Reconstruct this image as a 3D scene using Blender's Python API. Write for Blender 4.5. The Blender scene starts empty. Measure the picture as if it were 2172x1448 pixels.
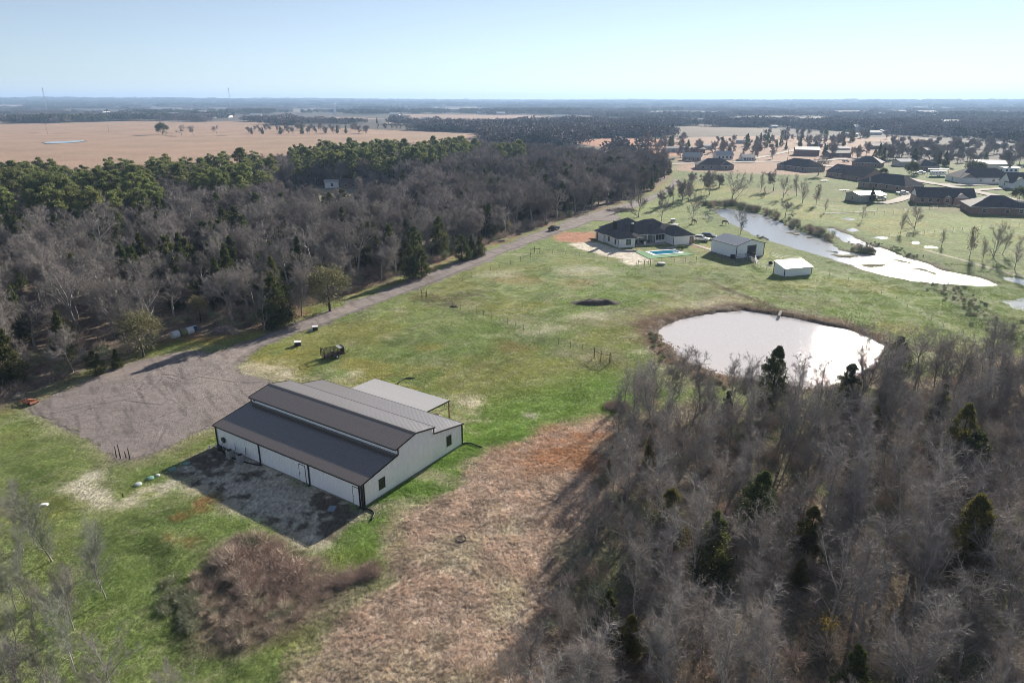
import bpy, math, random
import numpy as np
from mathutils import Vector, Matrix
sc = bpy.context.scene
R_ = math.radians
# ------------------------------------------------------------------ camera, light, exposure
CAMH, FPX, HOR = 40.0, 1448.0, 216.0
PITCH = math.atan((724 - HOR) / FPX)
cam = bpy.data.cameras.new('camera'); camo = bpy.data.objects.new('camera', cam)
sc.collection.objects.link(camo); sc.camera = camo
camo.location = (0, 0, CAMH); camo.rotation_euler = (math.pi / 2 - PITCH, 0, 0)
cam.sensor_width = 36; cam.lens = 24.0; cam.clip_start = 0.5; cam.clip_end = 60000
SUN_EL, SUN_AZ = R_(20.5), R_(31.5)          # azimuth clockwise from +Y
w = bpy.data.worlds.new('World'); sc.world = w; w.use_nodes = True
nt = w.node_tree; nt.nodes.clear()
sky = nt.nodes.new('ShaderNodeTexSky'); sky.sky_type = 'NISHITA'; sky.sun_disc = False
sky.sun_elevation = SUN_EL; sky.sun_rotation = SUN_AZ
sky.air_density = 0.72; sky.dust_density = 0.0; sky.ozone_density = 2.6; sky.altitude = 100
bg = nt.nodes.new('ShaderNodeBackground'); bg.inputs[1].default_value = 0.056
wo = nt.nodes.new('ShaderNodeOutputWorld')
hs_ = nt.nodes.new('ShaderNodeHueSaturation'); hs_.inputs['Saturation'].default_value = .66
nt.links.new(sky.outputs[0], hs_.inputs['Color']); nt.links.new(hs_.outputs[0], bg.inputs[0]); nt.links.new(bg.outputs[0], wo.inputs[0])
sun = bpy.data.lights.new('sun', 'SUN'); suno = bpy.data.objects.new('sun', sun); sc.collection.objects.link(suno)
sun.energy = 5.0; sun.angle = R_(0.53); sun.color = (1.0, 0.91, 0.79)
sdir = Vector((math.sin(SUN_AZ) * math.cos(SUN_EL), math.cos(SUN_AZ) * math.cos(SUN_EL), math.sin(SUN_EL)))
suno.rotation_euler = sdir.to_track_quat('Z', 'Y').to_euler(); suno.location = (0, 0, 200)
sc.view_settings.view_transform = 'Standard'; sc.view_settings.look = 'None'
sc.view_settings.exposure = 1.1; sc.view_settings.gamma = 1.0; sc.view_settings.use_curve_mapping = False
sc.cycles.max_bounces = 6; sc.cycles.diffuse_bounces = 3; sc.cycles.glossy_bounces = 3
sc.cycles.transmission_bounces = 3; sc.cycles.volume_bounces = 0; sc.cycles.transparent_max_bounces = 8
sc.cycles.caustics_reflective = False; sc.cycles.caustics_refractive = False
sc.cycles.use_denoising = True; sc.cycles.filter_width = 0.9
HAZE = True
rng = np.random.default_rng(7); random.seed(7)

# ------------------------------------------------------------------ picture point -> place on the ground
_cp, _sp = math.cos(PITCH), math.sin(PITCH)
def G(x, y, z=0.0):
    u = (x - 1086) / FPX; v = (724 - y) / FPX
    d = (u, _cp + v * _sp, -_sp + v * _cp); t = (z - CAMH) / d[2]
    return (d[0] * t, d[1] * t)
def GP(pts, z=0.0): return [G(x, y, z) for x, y in pts]
def proj(x, y, z):
    q = y * _cp - (z - CAMH) * _sp; up = y * _sp + (z - CAMH) * _cp
    return 1086 + FPX * x / q, 724 - FPX * up / q
def hgt(base, ytop):      # height in metres of something standing at picture point base whose top is at row ytop
    g = G(*base); v = (724 - ytop) / FPX
    return CAMH + (-_sp + v * _cp) * g[1] / (_cp + v * _sp)

# ------------------------------------------------------------------ noise and polygon distance (numpy)
def _hash(ix, iy, s):
    h = (ix.astype(np.int64) * 374761393 + iy.astype(np.int64) * 668265263 + s * 974711) & 0xffffffff
    h = ((h ^ (h >> 13)) * 1274126177) & 0xffffffff
    return ((h ^ (h >> 16)) & 0xffffff) / 16777215.0
def vn(x, y, s=0):
    x = np.asarray(x, float); y = np.asarray(y, float)
    ix = np.floor(x); iy = np.floor(y); fx = x - ix; fy = y - iy
    fx = fx * fx * (3 - 2 * fx); fy = fy * fy * (3 - 2 * fy)
    a = _hash(ix, iy, s); b = _hash(ix + 1, iy, s); c = _hash(ix, iy + 1, s); d = _hash(ix + 1, iy + 1, s)
    return (a * (1 - fx) + b * fx) * (1 - fy) + (c * (1 - fx) + d * fx) * fy
def fbm(x, y, o=4, s=0):
    t = 0; a = 0.5; n = 0
    for i in range(o):
        t = t + a * vn(x, y, s + i * 17); n += a; a *= .55; x = x * 2.03 + 3.1; y = y * 2.03 + 7.7
    return t / n
def sdp(X, Y, poly):      # signed distance, positive inside
    P = np.asarray(poly, float); X = np.asarray(X, float); Y = np.asarray(Y, float)
    d = np.full(X.shape, 1e18); ins = np.zeros(X.shape, bool)
    for i in range(len(P)):
        ax, ay = P[i]; bx, by = P[(i + 1) % len(P)]
        ex, ey = bx - ax, by - ay; wx, wy = X - ax, Y - ay
        t = np.clip((wx * ex + wy * ey) / (ex * ex + ey * ey + 1e-12), 0, 1)
        d = np.minimum(d, (wx - ex * t) ** 2 + (wy - ey * t) ** 2)
        if ay != by:
            c = ((ay > Y) != (by > Y)) & (X < (bx - ax) * (Y - ay) / (by - ay) + ax)
            ins ^= c
    d = np.sqrt(d)
    return np.where(ins, d, -d)
def sdl(X, Y, line):      # distance to a polyline
    d = np.full(np.shape(X), 1e18)
    for (ax, ay), (bx, by) in zip(line[:-1], line[1:]):
        ex, ey = bx - ax, by - ay; wx, wy = X - ax, Y - ay
        t = np.clip((wx * ex + wy * ey) / (ex * ex + ey * ey + 1e-12), 0, 1)
        d = np.minimum(d, (wx - ex * t) ** 2 + (wy - ey * t) ** 2)
    return np.sqrt(d)
def ss(a, b, x):
    t = np.clip((x - a) / (b - a), 0, 1); return t * t * (3 - 2 * t)

# ------------------------------------------------------------------ objects
C = sc.collection
def tag(o, label=None, cat=None, group=None, kind=None):
    if label: o['label'] = label
    if cat: o['category'] = cat
    if group: o['group'] = group
    if kind: o['kind'] = kind
    return o
def thing(name, label, cat, loc=(0, 0, 0), rz=0.0, group=None):
    o = bpy.data.objects.new(name, None); C.objects.link(o); o.location = loc; o.rotation_euler = (0, 0, rz)
    o.empty_display_size = 0.2
    return tag(o, label, cat, group)
def put(name, me, parent=None, loc=(0, 0, 0), rot=(0, 0, 0), scale=(1, 1, 1)):
    o = bpy.data.objects.new(name, me); C.objects.link(o); o.location = loc; o.rotation_euler = rot; o.scale = scale
    if parent: o.parent = parent
    return o
def np_mesh(name, V, F, mats, mi=None, smooth=False):      # F: (n,3) or (n,4) array, or a list of arrays
    V = np.asarray(V, np.float32)
    Fs = F if isinstance(F, list) else [F]
    Fs = [np.asarray(f, np.int32) for f in Fs if len(f)]
    me = bpy.data.meshes.new(name)
    me.vertices.add(len(V)); me.vertices.foreach_set('co', V.ravel())
    nl = sum(f.size for f in Fs); nf = sum(len(f) for f in Fs)
    me.loops.add(nl); me.polygons.add(nf)
    me.loops.foreach_set('vertex_index', np.concatenate([f.ravel() for f in Fs]))
    tot = np.concatenate([np.full(len(f), f.shape[1]) for f in Fs])
    st = np.concatenate([[0], np.cumsum(tot)[:-1]])
    me.polygons.foreach_set('loop_start', st.astype(np.int32)); me.polygons.foreach_set('loop_total', tot.astype(np.int32))
    if mi is not None: me.polygons.foreach_set('material_index', np.asarray(mi, np.int32))
    if smooth: me.polygons.foreach_set('use_smooth', np.ones(nf, bool))
    for m in (mats if isinstance(mats, (list, tuple)) else [mats]): me.materials.append(m)
    me.update(calc_edges=True); me.validate()
    return me
class MB:
    def __init__(s): s.v = []; s.f = []
    def quad(s, a, b, c, d): n = len(s.v); s.v += [a, b, c, d]; s.f.append((n, n + 1, n + 2, n + 3)); return s
    def tri(s, a, b, c): n = len(s.v); s.v += [a, b, c]; s.f.append((n, n + 1, n + 2)); return s
    def poly(s, pts): n = len(s.v); s.v += list(pts); s.f.append(tuple(range(n, n + len(pts)))); return s
    def hexa(s, p):    # 8 points, bottom ring then top ring
        n = len(s.v); s.v += [tuple(q) for q in p]
        for f in ((3, 2, 1, 0), (4, 5, 6, 7), (0, 1, 5, 4), (1, 2, 6, 5), (2, 3, 7, 6), (3, 0, 4, 7)): s.f.append(tuple(n + k for k in f))
        return s
    def box(s, x0, x1, y0, y1, z0, z1, tp=0.0):
        return s.hexa([(x0, y0, z0), (x1, y0, z0), (x1, y1, z0), (x0, y1, z0),
                       (x0 + tp, y0 + tp, z1), (x1 - tp, y0 + tp, z1), (x1 - tp, y1 - tp, z1), (x0 + tp, y1 - tp, z1)])
    def tube(s, pts, r, n=6, cap=True):
        pts = [Vector(p) for p in pts]; rs = r if isinstance(r, (list, tuple)) else [r] * len(pts); b = len(s.v)
        for i, p in enumerate(pts):
            t = (pts[min(i + 1, len(pts) - 1)] - pts[max(i - 1, 0)]).normalized()
            a = t.orthogonal().normalized() if abs(t.z) > .9 else t.cross(Vector((0, 0, 1))).normalized()
            c = t.cross(a)
            for k in range(n):
                an = 2 * math.pi * k / n; q = p + (a * math.cos(an) + c * math.sin(an)) * rs[i]; s.v.append(tuple(q))
        for i in range(len(pts) - 1):
            for k in range(n):
                s.f.append((b + i * n + k, b + i * n + (k + 1) % n, b + (i + 1) * n + (k + 1) % n, b + (i + 1) * n + k))
        if cap:
            s.f.append(tuple(b + k for k in range(n))[::-1]); s.f.append(tuple(b + (len(pts) - 1) * n + k for k in range(n)))
        return s
    def lathe(s, prof, n=12, c=(0, 0), ax='z', cz=0.0):
        b = len(s.v)
        for r, z in prof:
            for k in range(n):
                a = 2 * math.pi * k / n
                if ax == 'z': s.v.append((c[0] + r * math.cos(a), c[1] + r * math.sin(a), z))
                elif ax == 'y': s.v.append((c[0] + r * math.cos(a), z, cz + r * math.sin(a)))
                else: s.v.append((z, c[1] + r * math.cos(a), cz + r * math.sin(a)))
        for i in range(len(prof) - 1):
            for k in range(n): s.f.append((b + i * n + k, b + i * n + (k + 1) % n, b + (i + 1) * n + (k + 1) % n, b + (i + 1) * n + k))
        s.f.append(tuple(b + k for k in range(n))[::-1]); s.f.append(tuple(b + (len(prof) - 1) * n + k for k in range(n)))
        return s
    def mesh(s, name, m, smooth=False):
        me = bpy.data.meshes.new(name); me.from_pydata(s.v, [], s.f); me.materials.append(m)
        if smooth: me.polygons.foreach_set('use_smooth', [True] * len(me.polygons))
        me.update(); return me
    def obj(s, name, m, parent=None, smooth=False, **k): return put(name, s.mesh(name, m, smooth), parent, **k)

# ------------------------------------------------------------------ materials
def lin(r, g, b):
    f = lambda c: (c / 255 / 12.92) if c / 255 <= .04045 else ((c / 255 + .055) / 1.055) ** 2.4
    return (f(r), f(g), f(b))
def mat(name, col, rough=.8, var=.25, scale=3.0, bump=0.0, metal=0.0, spec=.3, transl=0.0, objrand=0.0, col2=None, det=6, huerand=0.0, coat=0.0):
    m = bpy.data.materials.new(name); m.use_nodes = True; t = m.node_tree; N = t.nodes; L = t.links
    b = N['Principled BSDF']; b.inputs['Roughness'].default_value = rough; b.inputs['Metallic'].default_value = metal
    b.inputs['Specular IOR Level'].default_value = spec
    b.inputs['Coat Weight'].default_value = coat; b.inputs['Coat Roughness'].default_value = .18
    tc = N.new('ShaderNodeTexCoord'); nz = N.new('ShaderNodeTexNoise'); nz.inputs['Scale'].default_value = scale
    nz.inputs['Detail'].default_value = det; nz.inputs['Roughness'].default_value = .65
    L.new(tc.outputs['Object'], nz.inputs['Vector'])
    rp = N.new('ShaderNodeValToRGB'); c = np.array(col); c2 = np.array(col2) if col2 is not None else c
    rp.color_ramp.elements[0].position = .3; rp.color_ramp.elements[1].position = .7
    rp.color_ramp.elements[0].color = (*(c * (1 - var)), 1); rp.color_ramp.elements[1].color = (*(c2 * (1 + var)), 1)
    L.new(nz.outputs['Fac'], rp.inputs[0]); out = rp.outputs[0]
    if objrand:
        oi = N.new('ShaderNodeObjectInfo'); mr = N.new('ShaderNodeMapRange'); mr.inputs[3].default_value = 1 - objrand; mr.inputs[4].default_value = 1 + objrand
        L.new(oi.outputs['Random'], mr.inputs[0]); hs = N.new('ShaderNodeHueSaturation')
        L.new(mr.outputs[0], hs.inputs['Value']); L.new(out, hs.inputs['Color'])
        if huerand:
            m2 = N.new('ShaderNodeMath'); m2.operation = 'MULTIPLY'; m2.inputs[1].default_value = 7.31
            m3 = N.new('ShaderNodeMath'); m3.operation = 'FRACT'; m4 = N.new('ShaderNodeMapRange')
            m4.inputs[3].default_value = .5 - huerand; m4.inputs[4].default_value = .5 + huerand
            L.new(oi.outputs['Random'], m2.inputs[0]); L.new(m2.outputs[0], m3.inputs[0]); L.new(m3.outputs[0], m4.inputs[0]); L.new(m4.outputs[0], hs.inputs['Hue'])
        out = hs.outputs[0]
    L.new(out, b.inputs['Base Color'])
    if bump:
        bp = N.new('ShaderNodeBump'); bp.inputs['Distance'].default_value = bump; bp.inputs['Strength'].default_value = .8
        L.new(nz.outputs['Fac'], bp.inputs['Height']); L.new(bp.outputs[0], b.inputs['Normal'])
    if transl:
        tr = N.new('ShaderNodeBsdfTranslucent'); mx = N.new('ShaderNodeMixShader'); mx.inputs[0].default_value = transl
        L.new(out, tr.inputs[0]); L.new(b.outputs[0], mx.inputs[1]); L.new(tr.outputs[0], mx.inputs[2]); L.new(mx.outputs[0], N['Material Output'].inputs[0])
    return m
# ------------------------------------------------------------------ the lie of the land
POND = GP([(1395,700),(1420,688),(1470,672),(1525,663),(1575,659),(1640,668),(1700,680),(1760,692),(1800,701),(1840,714),(1862,728),(1868,745),(1860,760),(1845,775),(1820,795),(1780,812),(1740,823),(1700,822),(1650,815),(1600,808),(1540,795),(1480,775),(1440,750),(1410,725)], -.5)
CREEK = GP([(1518,446),(1545,443),(1600,452),(1650,470),(1674,485),(1732,502),(1758,514),(1775,530),(1813,538),(1861,542),(1880,536),(1926,550),(1972,562),(1991,574),(2025,581),(2078,590),(2109,604),(2078,605),(2010,601),(1938,595),(1902,588),(1849,576),(1794,559),(1753,544),(1698,529),(1649,515),(1606,500),(1553,474)], -.3)
BROOK = GP([(1756,486),(1785,505),(1794,513),(1818,518),(1842,529),(1862,540),(1905,543),(1895,536),(1871,528),(1833,516),(1809,502),(1763,484)], -.3)
PUD = [GP(p, -.1) for p in ([(2133,590),(2150,589),(2185,596),(2190,608),(2160,603)], [(2126,640),(2150,637),(2185,632),(2190,662),(2155,656),(2138,648)],
       [(1799,488),(1812,484),(1820,489),(1806,491)], [(1859,504),(1868,502),(1880,505),(1870,507)], [(1960,520),(1975,521),(1984,526),(1968,526)],
       [(1930,511),(1945,513),(1955,518),(1940,516)], [(1790,464),(1800,462),(1812,465),(1800,467)])]
STOCKPOND = GP([(90,303),(120,301),(178,299),(180,301),(150,304),(100,306)])
ROAD = GP([(455,748),(520,725),(580,702),(640,680),(720,651),(800,621),(840,605),(900,583),(1000,545),(1060,524),(1120,500),(1165,484),(1200,470),(1240,456),(1290,443),(1334,430),(1391,412),(1415,400),(1428,385),(1424,383),(1432,378),(1444,386),(1425,402),(1400,416),(1345,441),(1300,455),(1320,462),(1300,470),(1255,468),(1232,480),(1190,492),(1140,510),(1080,532),(1010,562),(920,600),(840,629),(740,667),(660,699),(600,718),(540,742),(500,775),(470,790),(430,770)])
YARD = GP([(57,868),(120,835),(200,800),(300,762),(400,745),(455,748),(500,752),(512,768),(495,775),(520,795),(575,808),(560,830),(530,858),(460,903),(440,905),(350,950),(290,972),(250,972),(180,930),(100,890)])
LWOOD = GP([(-500,900),(0,862),(60,845),(150,800),(300,745),(380,715),(480,712),(620,686),(640,655),(850,588),(1000,533),(1180,472),(1280,444),(1390,402),(1420,375),(1425,362),(1380,352),(1240,346),(1100,336),(1000,330),(940,336),(700,352),(560,372),(420,392),(250,408),(0,412),(-500,416)])
RWOOD = GP([(1290,885),(1310,862),(1400,850),(1500,850),(1580,862),(1640,855),(1760,860),(1850,800),(1980,790),(2080,790),(2172,770),(2500,760),(2900,1448),(2900,2600),(1000,2600),(1060,1448),(1160,1300),(1230,1120),(1270,1000)])
DRYF = GP([(1250,870),(1130,912),(1000,978),(930,1035),(850,1105),(800,1180),(790,1215),(700,1290),(600,1400),(560,1700),(1300,1700),(1400,1100),(1320,880)])
LLWOOD = GP([(-300,1010),(20,1030),(90,1100),(150,1200),(180,1300),(200,1450),(260,1900),(-900,1900)])
THICK = GP([(430,1170),(500,1130),(600,1125),(690,1180),(700,1200),(790,1210),(740,1260),(690,1290),(640,1330),(560,1370),(480,1400),(430,1370),(380,1270),(370,1230)])
FIELD = GP([(-400,262),(0,262),(100,262),(300,255),(450,262),(700,272),(1020,283),(1025,318),(940,340),(700,355),(560,376),(250,412),(0,418),(-400,420)])
RED1 = GP([(1225,296),(1330,292),(1420,296),(1440,312),(1446,330),(1400,333),(1310,318),(1230,305)])
TAN1 = GP([(1420,292),(1650,288),(1750,296),(1850,300),(1870,330),(1880,352),(1840,372),(1760,378),(1700,372),(1580,372),(1480,372),(1430,360),(1440,330)])
SUBURB = GP([(1425,362),(1700,372),(1850,350),(2200,340),(2300,420),(2300,470),(2000,450),(1750,430),(1560,400),(1440,385)])
HOUSEPAD = GP([(1212,518),(1250,512),(1290,522),(1310,530),(1370,532),(1395,545),(1372,555),(1350,560),(1300,545),(1240,530)])
REDPAD = GP([(1168,500),(1200,492),(1262,493),(1264,508),(1230,515),(1180,512)])
SANDY = GP([(135,1040),(170,1005),(225,988),(240,1000),(200,1030),(260,1055),(330,1030),(385,1010),(410,1020),(340,1040),(280,1065),(220,1075),(170,1068)])
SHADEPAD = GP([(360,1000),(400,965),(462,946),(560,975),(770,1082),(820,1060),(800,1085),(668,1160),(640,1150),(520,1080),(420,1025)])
BEHIND = GP([(480,775),(600,760),(700,800),(760,800),(850,830),(980,840),(1050,870),(1020,930),(960,900),(800,840),(600,810),(520,795)])
H_PAD = GP([(1565,505),(1620,545),(1560,560),(1505,540)])
# far stretches of pale pasture and town yards among the woods
FARF = [GP(p) for p in ([(-100,252),(120,250),(300,246),(230,243),(-100,247)], [(820,262),(1000,268),(1240,262),(1130,245),(860,243)], [(0,262),(20,258),(0,256)],
        [(540,252),(700,256),(820,252),(700,248)], [(1240,276),(1330,276),(1300,270),(1250,270)], [(-50,233),(60,232),(50,228),(-50,229)], [(700,227),(860,229),(900,227)],
        [(380,262),(520,266),(600,262),(480,258)], [(1560,300),(1900,300),(1990,296),(1900,292),(1560,290)], [(2080,262),(2160,266),(2172,262)])]
TRACK = GP([(1748,455),(1800,470),(1880,500),(1960,530),(2050,555),(2110,572),(2172,588)])
def hfun(X, Y, full=True):
    X = np.asarray(X, float); Y = np.asarray(Y, float); r = np.hypot(X, Y)
    z = .22 * (fbm(X / 14, Y / 14, 2, 3) - .5) * ss(60, 90, r)
    z = z + .5 * (fbm(X / 60, Y / 60, 2, 5) - .5) * ss(90, 140, r) * (1 - ss(240, 320, r) * .5)
    flat = np.minimum.reduce([ss(0, 9, -sdp(X, Y, q)) for q in (YARD, ROAD)]) if full else 1
    z = z * flat
    z = z + 6 * (fbm(X / 420, Y / 420, 3, 9) - .45) * ss(750, 2000, r)
    z = z + ss(3500, 10500, r) * (34 + 66 * (fbm(X / 2600, Y / 1700, 4, 21) - .32) - 14 * ss(-2000, 7000, X)) * (1 - .0 * r)
    nx = 2.2 * (fbm(X / 2.5, Y / 2.5, 3, 31) - .5)
    s = sdp(X, Y, POND) + nx * .8
    lip = ss(-9, -2.5, s); z = z * (1 - lip) + lip * .12
    z = z - 1.5 * ss(-1.9, 2.4, s) - 0.12 * ss(-6, -2, s)
    s = np.maximum(sdp(X, Y, CREEK), sdp(X, Y, BROOK)) + nx * .8
    z = z * (1 - ss(-6, -1, s)); z = z - .95 * ss(-2.2, 2.4, s)
    z = z + .85 * ss(.55, .64, fbm(X / 5.5, Y / 3.0, 3, 333)) * ss(.5, 3, sdp(X, Y, CREEK)) * ss(82, 92, X)
    for q in PUD:
        s = sdp(X, Y, q) + nx; z = z * (1 - ss(-5, -1, s)) - .26 * ss(-2.2, 1.4, s)
    return z
def h1(x, y): return float(hfun(np.array([x]), np.array([y]))[0])

GRN = np.array((.172, .228, .074)); GRN2 = np.array((.208, .250, .094)); GRND = np.array((.108, .155, .052))
YEL = np.array((.28, .245, .075)); STRAW = np.array((.36, .33, .23)); ORG = np.array((.30, .155, .075))
PINK = np.array((.395, .305, .24)); LITTER = np.array((.235, .190, .150)); PALE = np.array((.54, .49, .40))
GRAV = np.array((.225, .196, .186)); REDC = np.array((.42, .215, .135)); TANF = np.array((.37, .255, .185)); MUD = np.array((.115, .088, .062))
WOODC = np.array((.095, .082, .080))
def paint(X, Y):
    X = np.asarray(X, float); Y = np.asarray(Y, float); r = np.hypot(X, Y)
    wx = X + 3.2 * (fbm(X / 5, Y / 5, 4, 41) - .5) * 1.6; wy = Y + 3.2 * (fbm(X / 5, Y / 5, 4, 51) - .5) * 1.6
    big = fbm(X / 26, Y / 26, 4, 61); med = fbm(X / 6, Y / 6, 4, 71); fin = fbm(X / 1.1, Y / 1.1, 3, 81)
    c = np.ones(X.shape + (3,)) * GRN
    def mx(col, a): nonlocal c; a = np.clip(a, 0, 1)[..., None]; c = c * (1 - a) + np.asarray(col) * a
    mx(GRN2, ss(.35, .65, big)); mx(GRND, ss(.5, .75, med) * .55)
    mx(YEL, ss(.50, .70, fbm(X / 17, Y / 17, 4, 91)) * .42)
    mx(STRAW, ss(.60, .74, fbm(X / 9, Y / 6, 5, 101) * .7 + fin * .3) * .55)
    mx(GRND * .9, ss(.54, .68, fbm((X * .45 + Y * .89) / 9, (X * .89 - Y * .45) / .9, 3, 401)) * .38 * (1 - ss(150, 260, r))); mx(STRAW, ss(.58, .70, fbm((X * .62 + Y * .78) / 7, (X * .78 - Y * .62) / .8, 3, 411)) * .35 * (1 - ss(150, 260, r)))
    mx(GRND * .62, ss(1.1, .25, sdl(wx, wy, GP([(300, 1130), (335, 1170), (358, 1230), (372, 1290), (412, 1360), (480, 1425)]))) * .75)
    # more straw towards the pond and the creek, greener by the barn
    mx(STRAW * .8, ss(-26, -3, sdp(wx, wy, POND)) * ss(.42, .62, med) * .6)
    mx((.125, .215, .038), ss(14, 3, sdl(X, Y, GP([(830,1075),(905,1030),(985,965),(1060,915),(1110,895),(1300,840)]))) * .8)
    mx(YEL * 1.05, ss(9, 2, sdl(wx, wy, GP([(480,720),(560,760),(700,775),(850,800)]))) * .6 * ss(.4, .6, med + .1))
    mx(MUD * 1.2, ss(6.5, 1.5, sdl(wx, wy, GP([(905,628),(950,640),(1010,625)]))) * ss(.4, .6, fin) * .8)
    for p, col, rad, k in [((1090,592),ORG,7,.35),((1220,600),ORG,6,.3),((1085,735),ORG,4.5,.4),((1150,700),PALE,5,.45),((1240,575),PALE,8,.5),((1060,580),PALE,6,.4),((1255,670),PALE,4.5,.6),
                           ((905,735),YEL,3,.7),((1400,745),PALE,3.5,.6),((1480,645),PALE,7,.4),((1560,640),PINK,7,.5),((1900,700),YEL,6,.4),((2150,770),PINK,7,.8),((440,1060),ORG,1.9,.75),((380,1140),ORG,1.6,.5),((375,1080),ORG,1.1,.7),
                           ((1555,545),REDC,3,.8),((1490,525),REDC,3,.7),((1540,725),GRND,6,.4),((1430,580),GRND,14,.5),((1570,590),GRND,14,.5),((1980,600),GRND,14,.5),((700,1230),STRAW,1.8,.5),((920,770),STRAW,4,.3),
                           ((1128,878),PALE,1.2,.9),((740,795),PALE,1.6,.9),((1290,770),MUD,4,.35),((850,1075),STRAW,2.5,.7),((920,1010),STRAW,2.4,.7)]:
        g = G(*p); d = np.hypot((wx - g[0]) / 1.35, wy - g[1]); mx(col, ss(rad, rad * .25, d) * k * ss(.3, .55, fin + .12))
    # rough marshy ground by the creek
    s = np.maximum(sdp(wx, wy, CREEK), sdp(wx, wy, BROOK)); mx(GRND * 1.05, ss(-16, -2, s) * .7)
    mx(MUD, ss(-2.6, -.4, s) * .7)
    d = sdl(wx, wy, GP([(1990,600),(2050,640),(2110,690),(2172,725),(2300,780)])); mx(GRND * .75, ss(6, 1.5, d) * .85); mx(STRAW, ss(5, 1, d) * ss(.58, .7, fin) * .7)
    mx(PALE, ss(.9, .4, sdl(X, Y, TRACK[3:])) * .8); mx(YEL * .8, ss(1.6, .6, np.abs(sdl(X, Y, TRACK[:4]) - .6)) * .4)
    s = sdp(wx, wy, LLWOOD); mx(LITTER * .95, ss(2, 12, s + 3 * (med - .5)) * .7)
    s = sdp(wx, wy, DRYF); a = ss(-1.2, 1.8, s + 2.5 * (med - .5)); mx(PINK, a); mx(STRAW * .95, a * ss(.5, .7, med) * .6); mx(LITTER * .8, a * ss(.52, .7, fin) * .65)
    mx(REDC * .85, a * ss(.5, .66, big + .1 * ss(12, 2, np.hypot(X - G(1210, 935)[0], Y - G(1210, 935)[1]))) * .22)
    mx(ORG * 1.05, ss(12, 3, np.hypot(wx - G(1200, 945)[0], wy - G(1200, 945)[1])) * .75 * a * ss(.3, .6, med + .1))
    s = sdp(wx, wy, RWOOD); a = ss(-2, 4, s); mx(LITTER, a * .9); mx(PALE * .75, a * ss(.62, .72, med) * .5); mx(GRND, a * ss(.55, .7, fbm(X / 10, Y / 10, 3, 131)) * .5)
    s = sdp(wx, wy, THICK); mx(LITTER * .9, ss(-1.2, 1.5, s) * .9)
    s = sdp(wx, wy, LWOOD); a = ss(-3, 2.5, s); mx(YEL * .9, ss(-5, -1, s) * (1 - a) * .5); mx(LITTER * .8, a); mx(STRAW * .8, a * ss(.62, .75, med) * .35)
    mx(REDC * .6, ss(-3, 0, s) * ss(4, 1, s) * ss(.45, .65, med) * .6)
    g = G(690, 415); mx(STRAW * .95, ss(30, 12, np.hypot(wx - g[0], (wy - g[1]) * .6)) * .8)
    s = sdp(wx, wy, SANDY); mx(PALE, ss(-1.0, 1.0, s + 1.6 * (fin - .5)) * .75)
    s = sdp(wx, wy, BEHIND); mx(STRAW * 1.15, ss(-1.5, 1.5, s + 2.6 * (med - .5)) * .6 * ss(.35, .6, fin)); mx(PALE, ss(-1, 2, s) * ss(.56, .64, med) * .7)
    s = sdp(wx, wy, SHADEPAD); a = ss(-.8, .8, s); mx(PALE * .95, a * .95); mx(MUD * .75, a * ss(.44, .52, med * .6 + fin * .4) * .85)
    s = sdp(wx, wy, HOUSEPAD); mx(PALE * 1.25, ss(-1.5, .8, s)); s = sdp(wx, wy, REDPAD); mx(REDC, ss(-2, 1.2, s))
    s = sdp(wx, wy, H_PAD); mx(GRAV * .8, ss(-1, 1, s) * .6)
    g = G(1180, 498); mx(REDC, 0 * X)
    # pond banks
    s = sdp(wx, wy, POND); a = ss(-4.6, -2.2, s + 2.4 * (med - .5) + 1.6 * ss(44, 30, X)); mx(np.array((.185, .135, .095)), a); mx(LITTER * .75, ss(-2.5, -.5, s) * .8); mx(MUD * .8, a * ss(.5, .62, fin) * .7)
    mx(MUD, ss(1.2, .5, sdl(wx, wy, GP([(1655,665),(1640,650),(1590,630),(1480,590)]))) * .8); mx(MUD, ss(2.2, .9, sdl(wx, wy, GP([(1870,738),(1950,735),(2080,738)]))) * .55)
    # gravel shoulders
    s = sdp(wx, wy, YARD); mx(STRAW * .95, ss(-3.5, -.5, s + 2 * (med - .5)) * .55); s2 = np.maximum(sdp(wx, wy, ROAD), sdp(X + (wx - X) * .3, Y + (wy - Y) * .3, YARD))
    mx(GRN * 1.05, ss(-2.4, -1.2, sdp(wx, wy, ROAD)) * .35); mx(GRAV, ss(-.7, .1, s2))
    # far land
    far = ss(430, 620, r); mx(WOODC * (1), far * .9)
    mx((.27, .21, .15), ss(600, 1500, r) * ss(.50, .60, fbm(X / 260, Y / 420, 3, 151)) * .7)
    mx(TANF, ss(-6, 4, sdp(wx, wy, FIELD))); mx(TANF * np.array((.9, .95, .9)), ss(-6, 4, sdp(wx, wy, FIELD)) * ss(.45, .65, fbm(X / 50, Y / 90, 4, 161)) * .6)
    for q in (TAN1,): mx(TANF * .92, ss(-5, 5, sdp(wx, wy, q)))
    mx(REDC, ss(-5, 5, sdp(wx, wy, RED1)))
    s = sdp(wx, wy, SUBURB); mx(GRN * .74, ss(-6, 6, s) * .9); mx(TANF * .85, ss(-6, 6, s) * ss(.58, .70, fbm(X / 30, Y / 30, 3, 171)) * .35)
    g = G(1480, 400); mx(YEL, ss(40, 10, np.hypot(wx - g[0], wy - g[1])) * .35)
    for q in FARF: mx(TANF * .95, ss(-12, 8, sdp(wx, wy, q)))
    mx(MUD, ss(3, 1, np.abs(sdp(wx, wy, STOCKPOND)) ) * .6)
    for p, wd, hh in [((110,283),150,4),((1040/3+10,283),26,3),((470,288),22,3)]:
        g = G(*p); mx(MUD * .8, ss(1, .5, np.hypot((X - g[0]) / (wd * .35), (Y - g[1]) / 9)) * .7)
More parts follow.
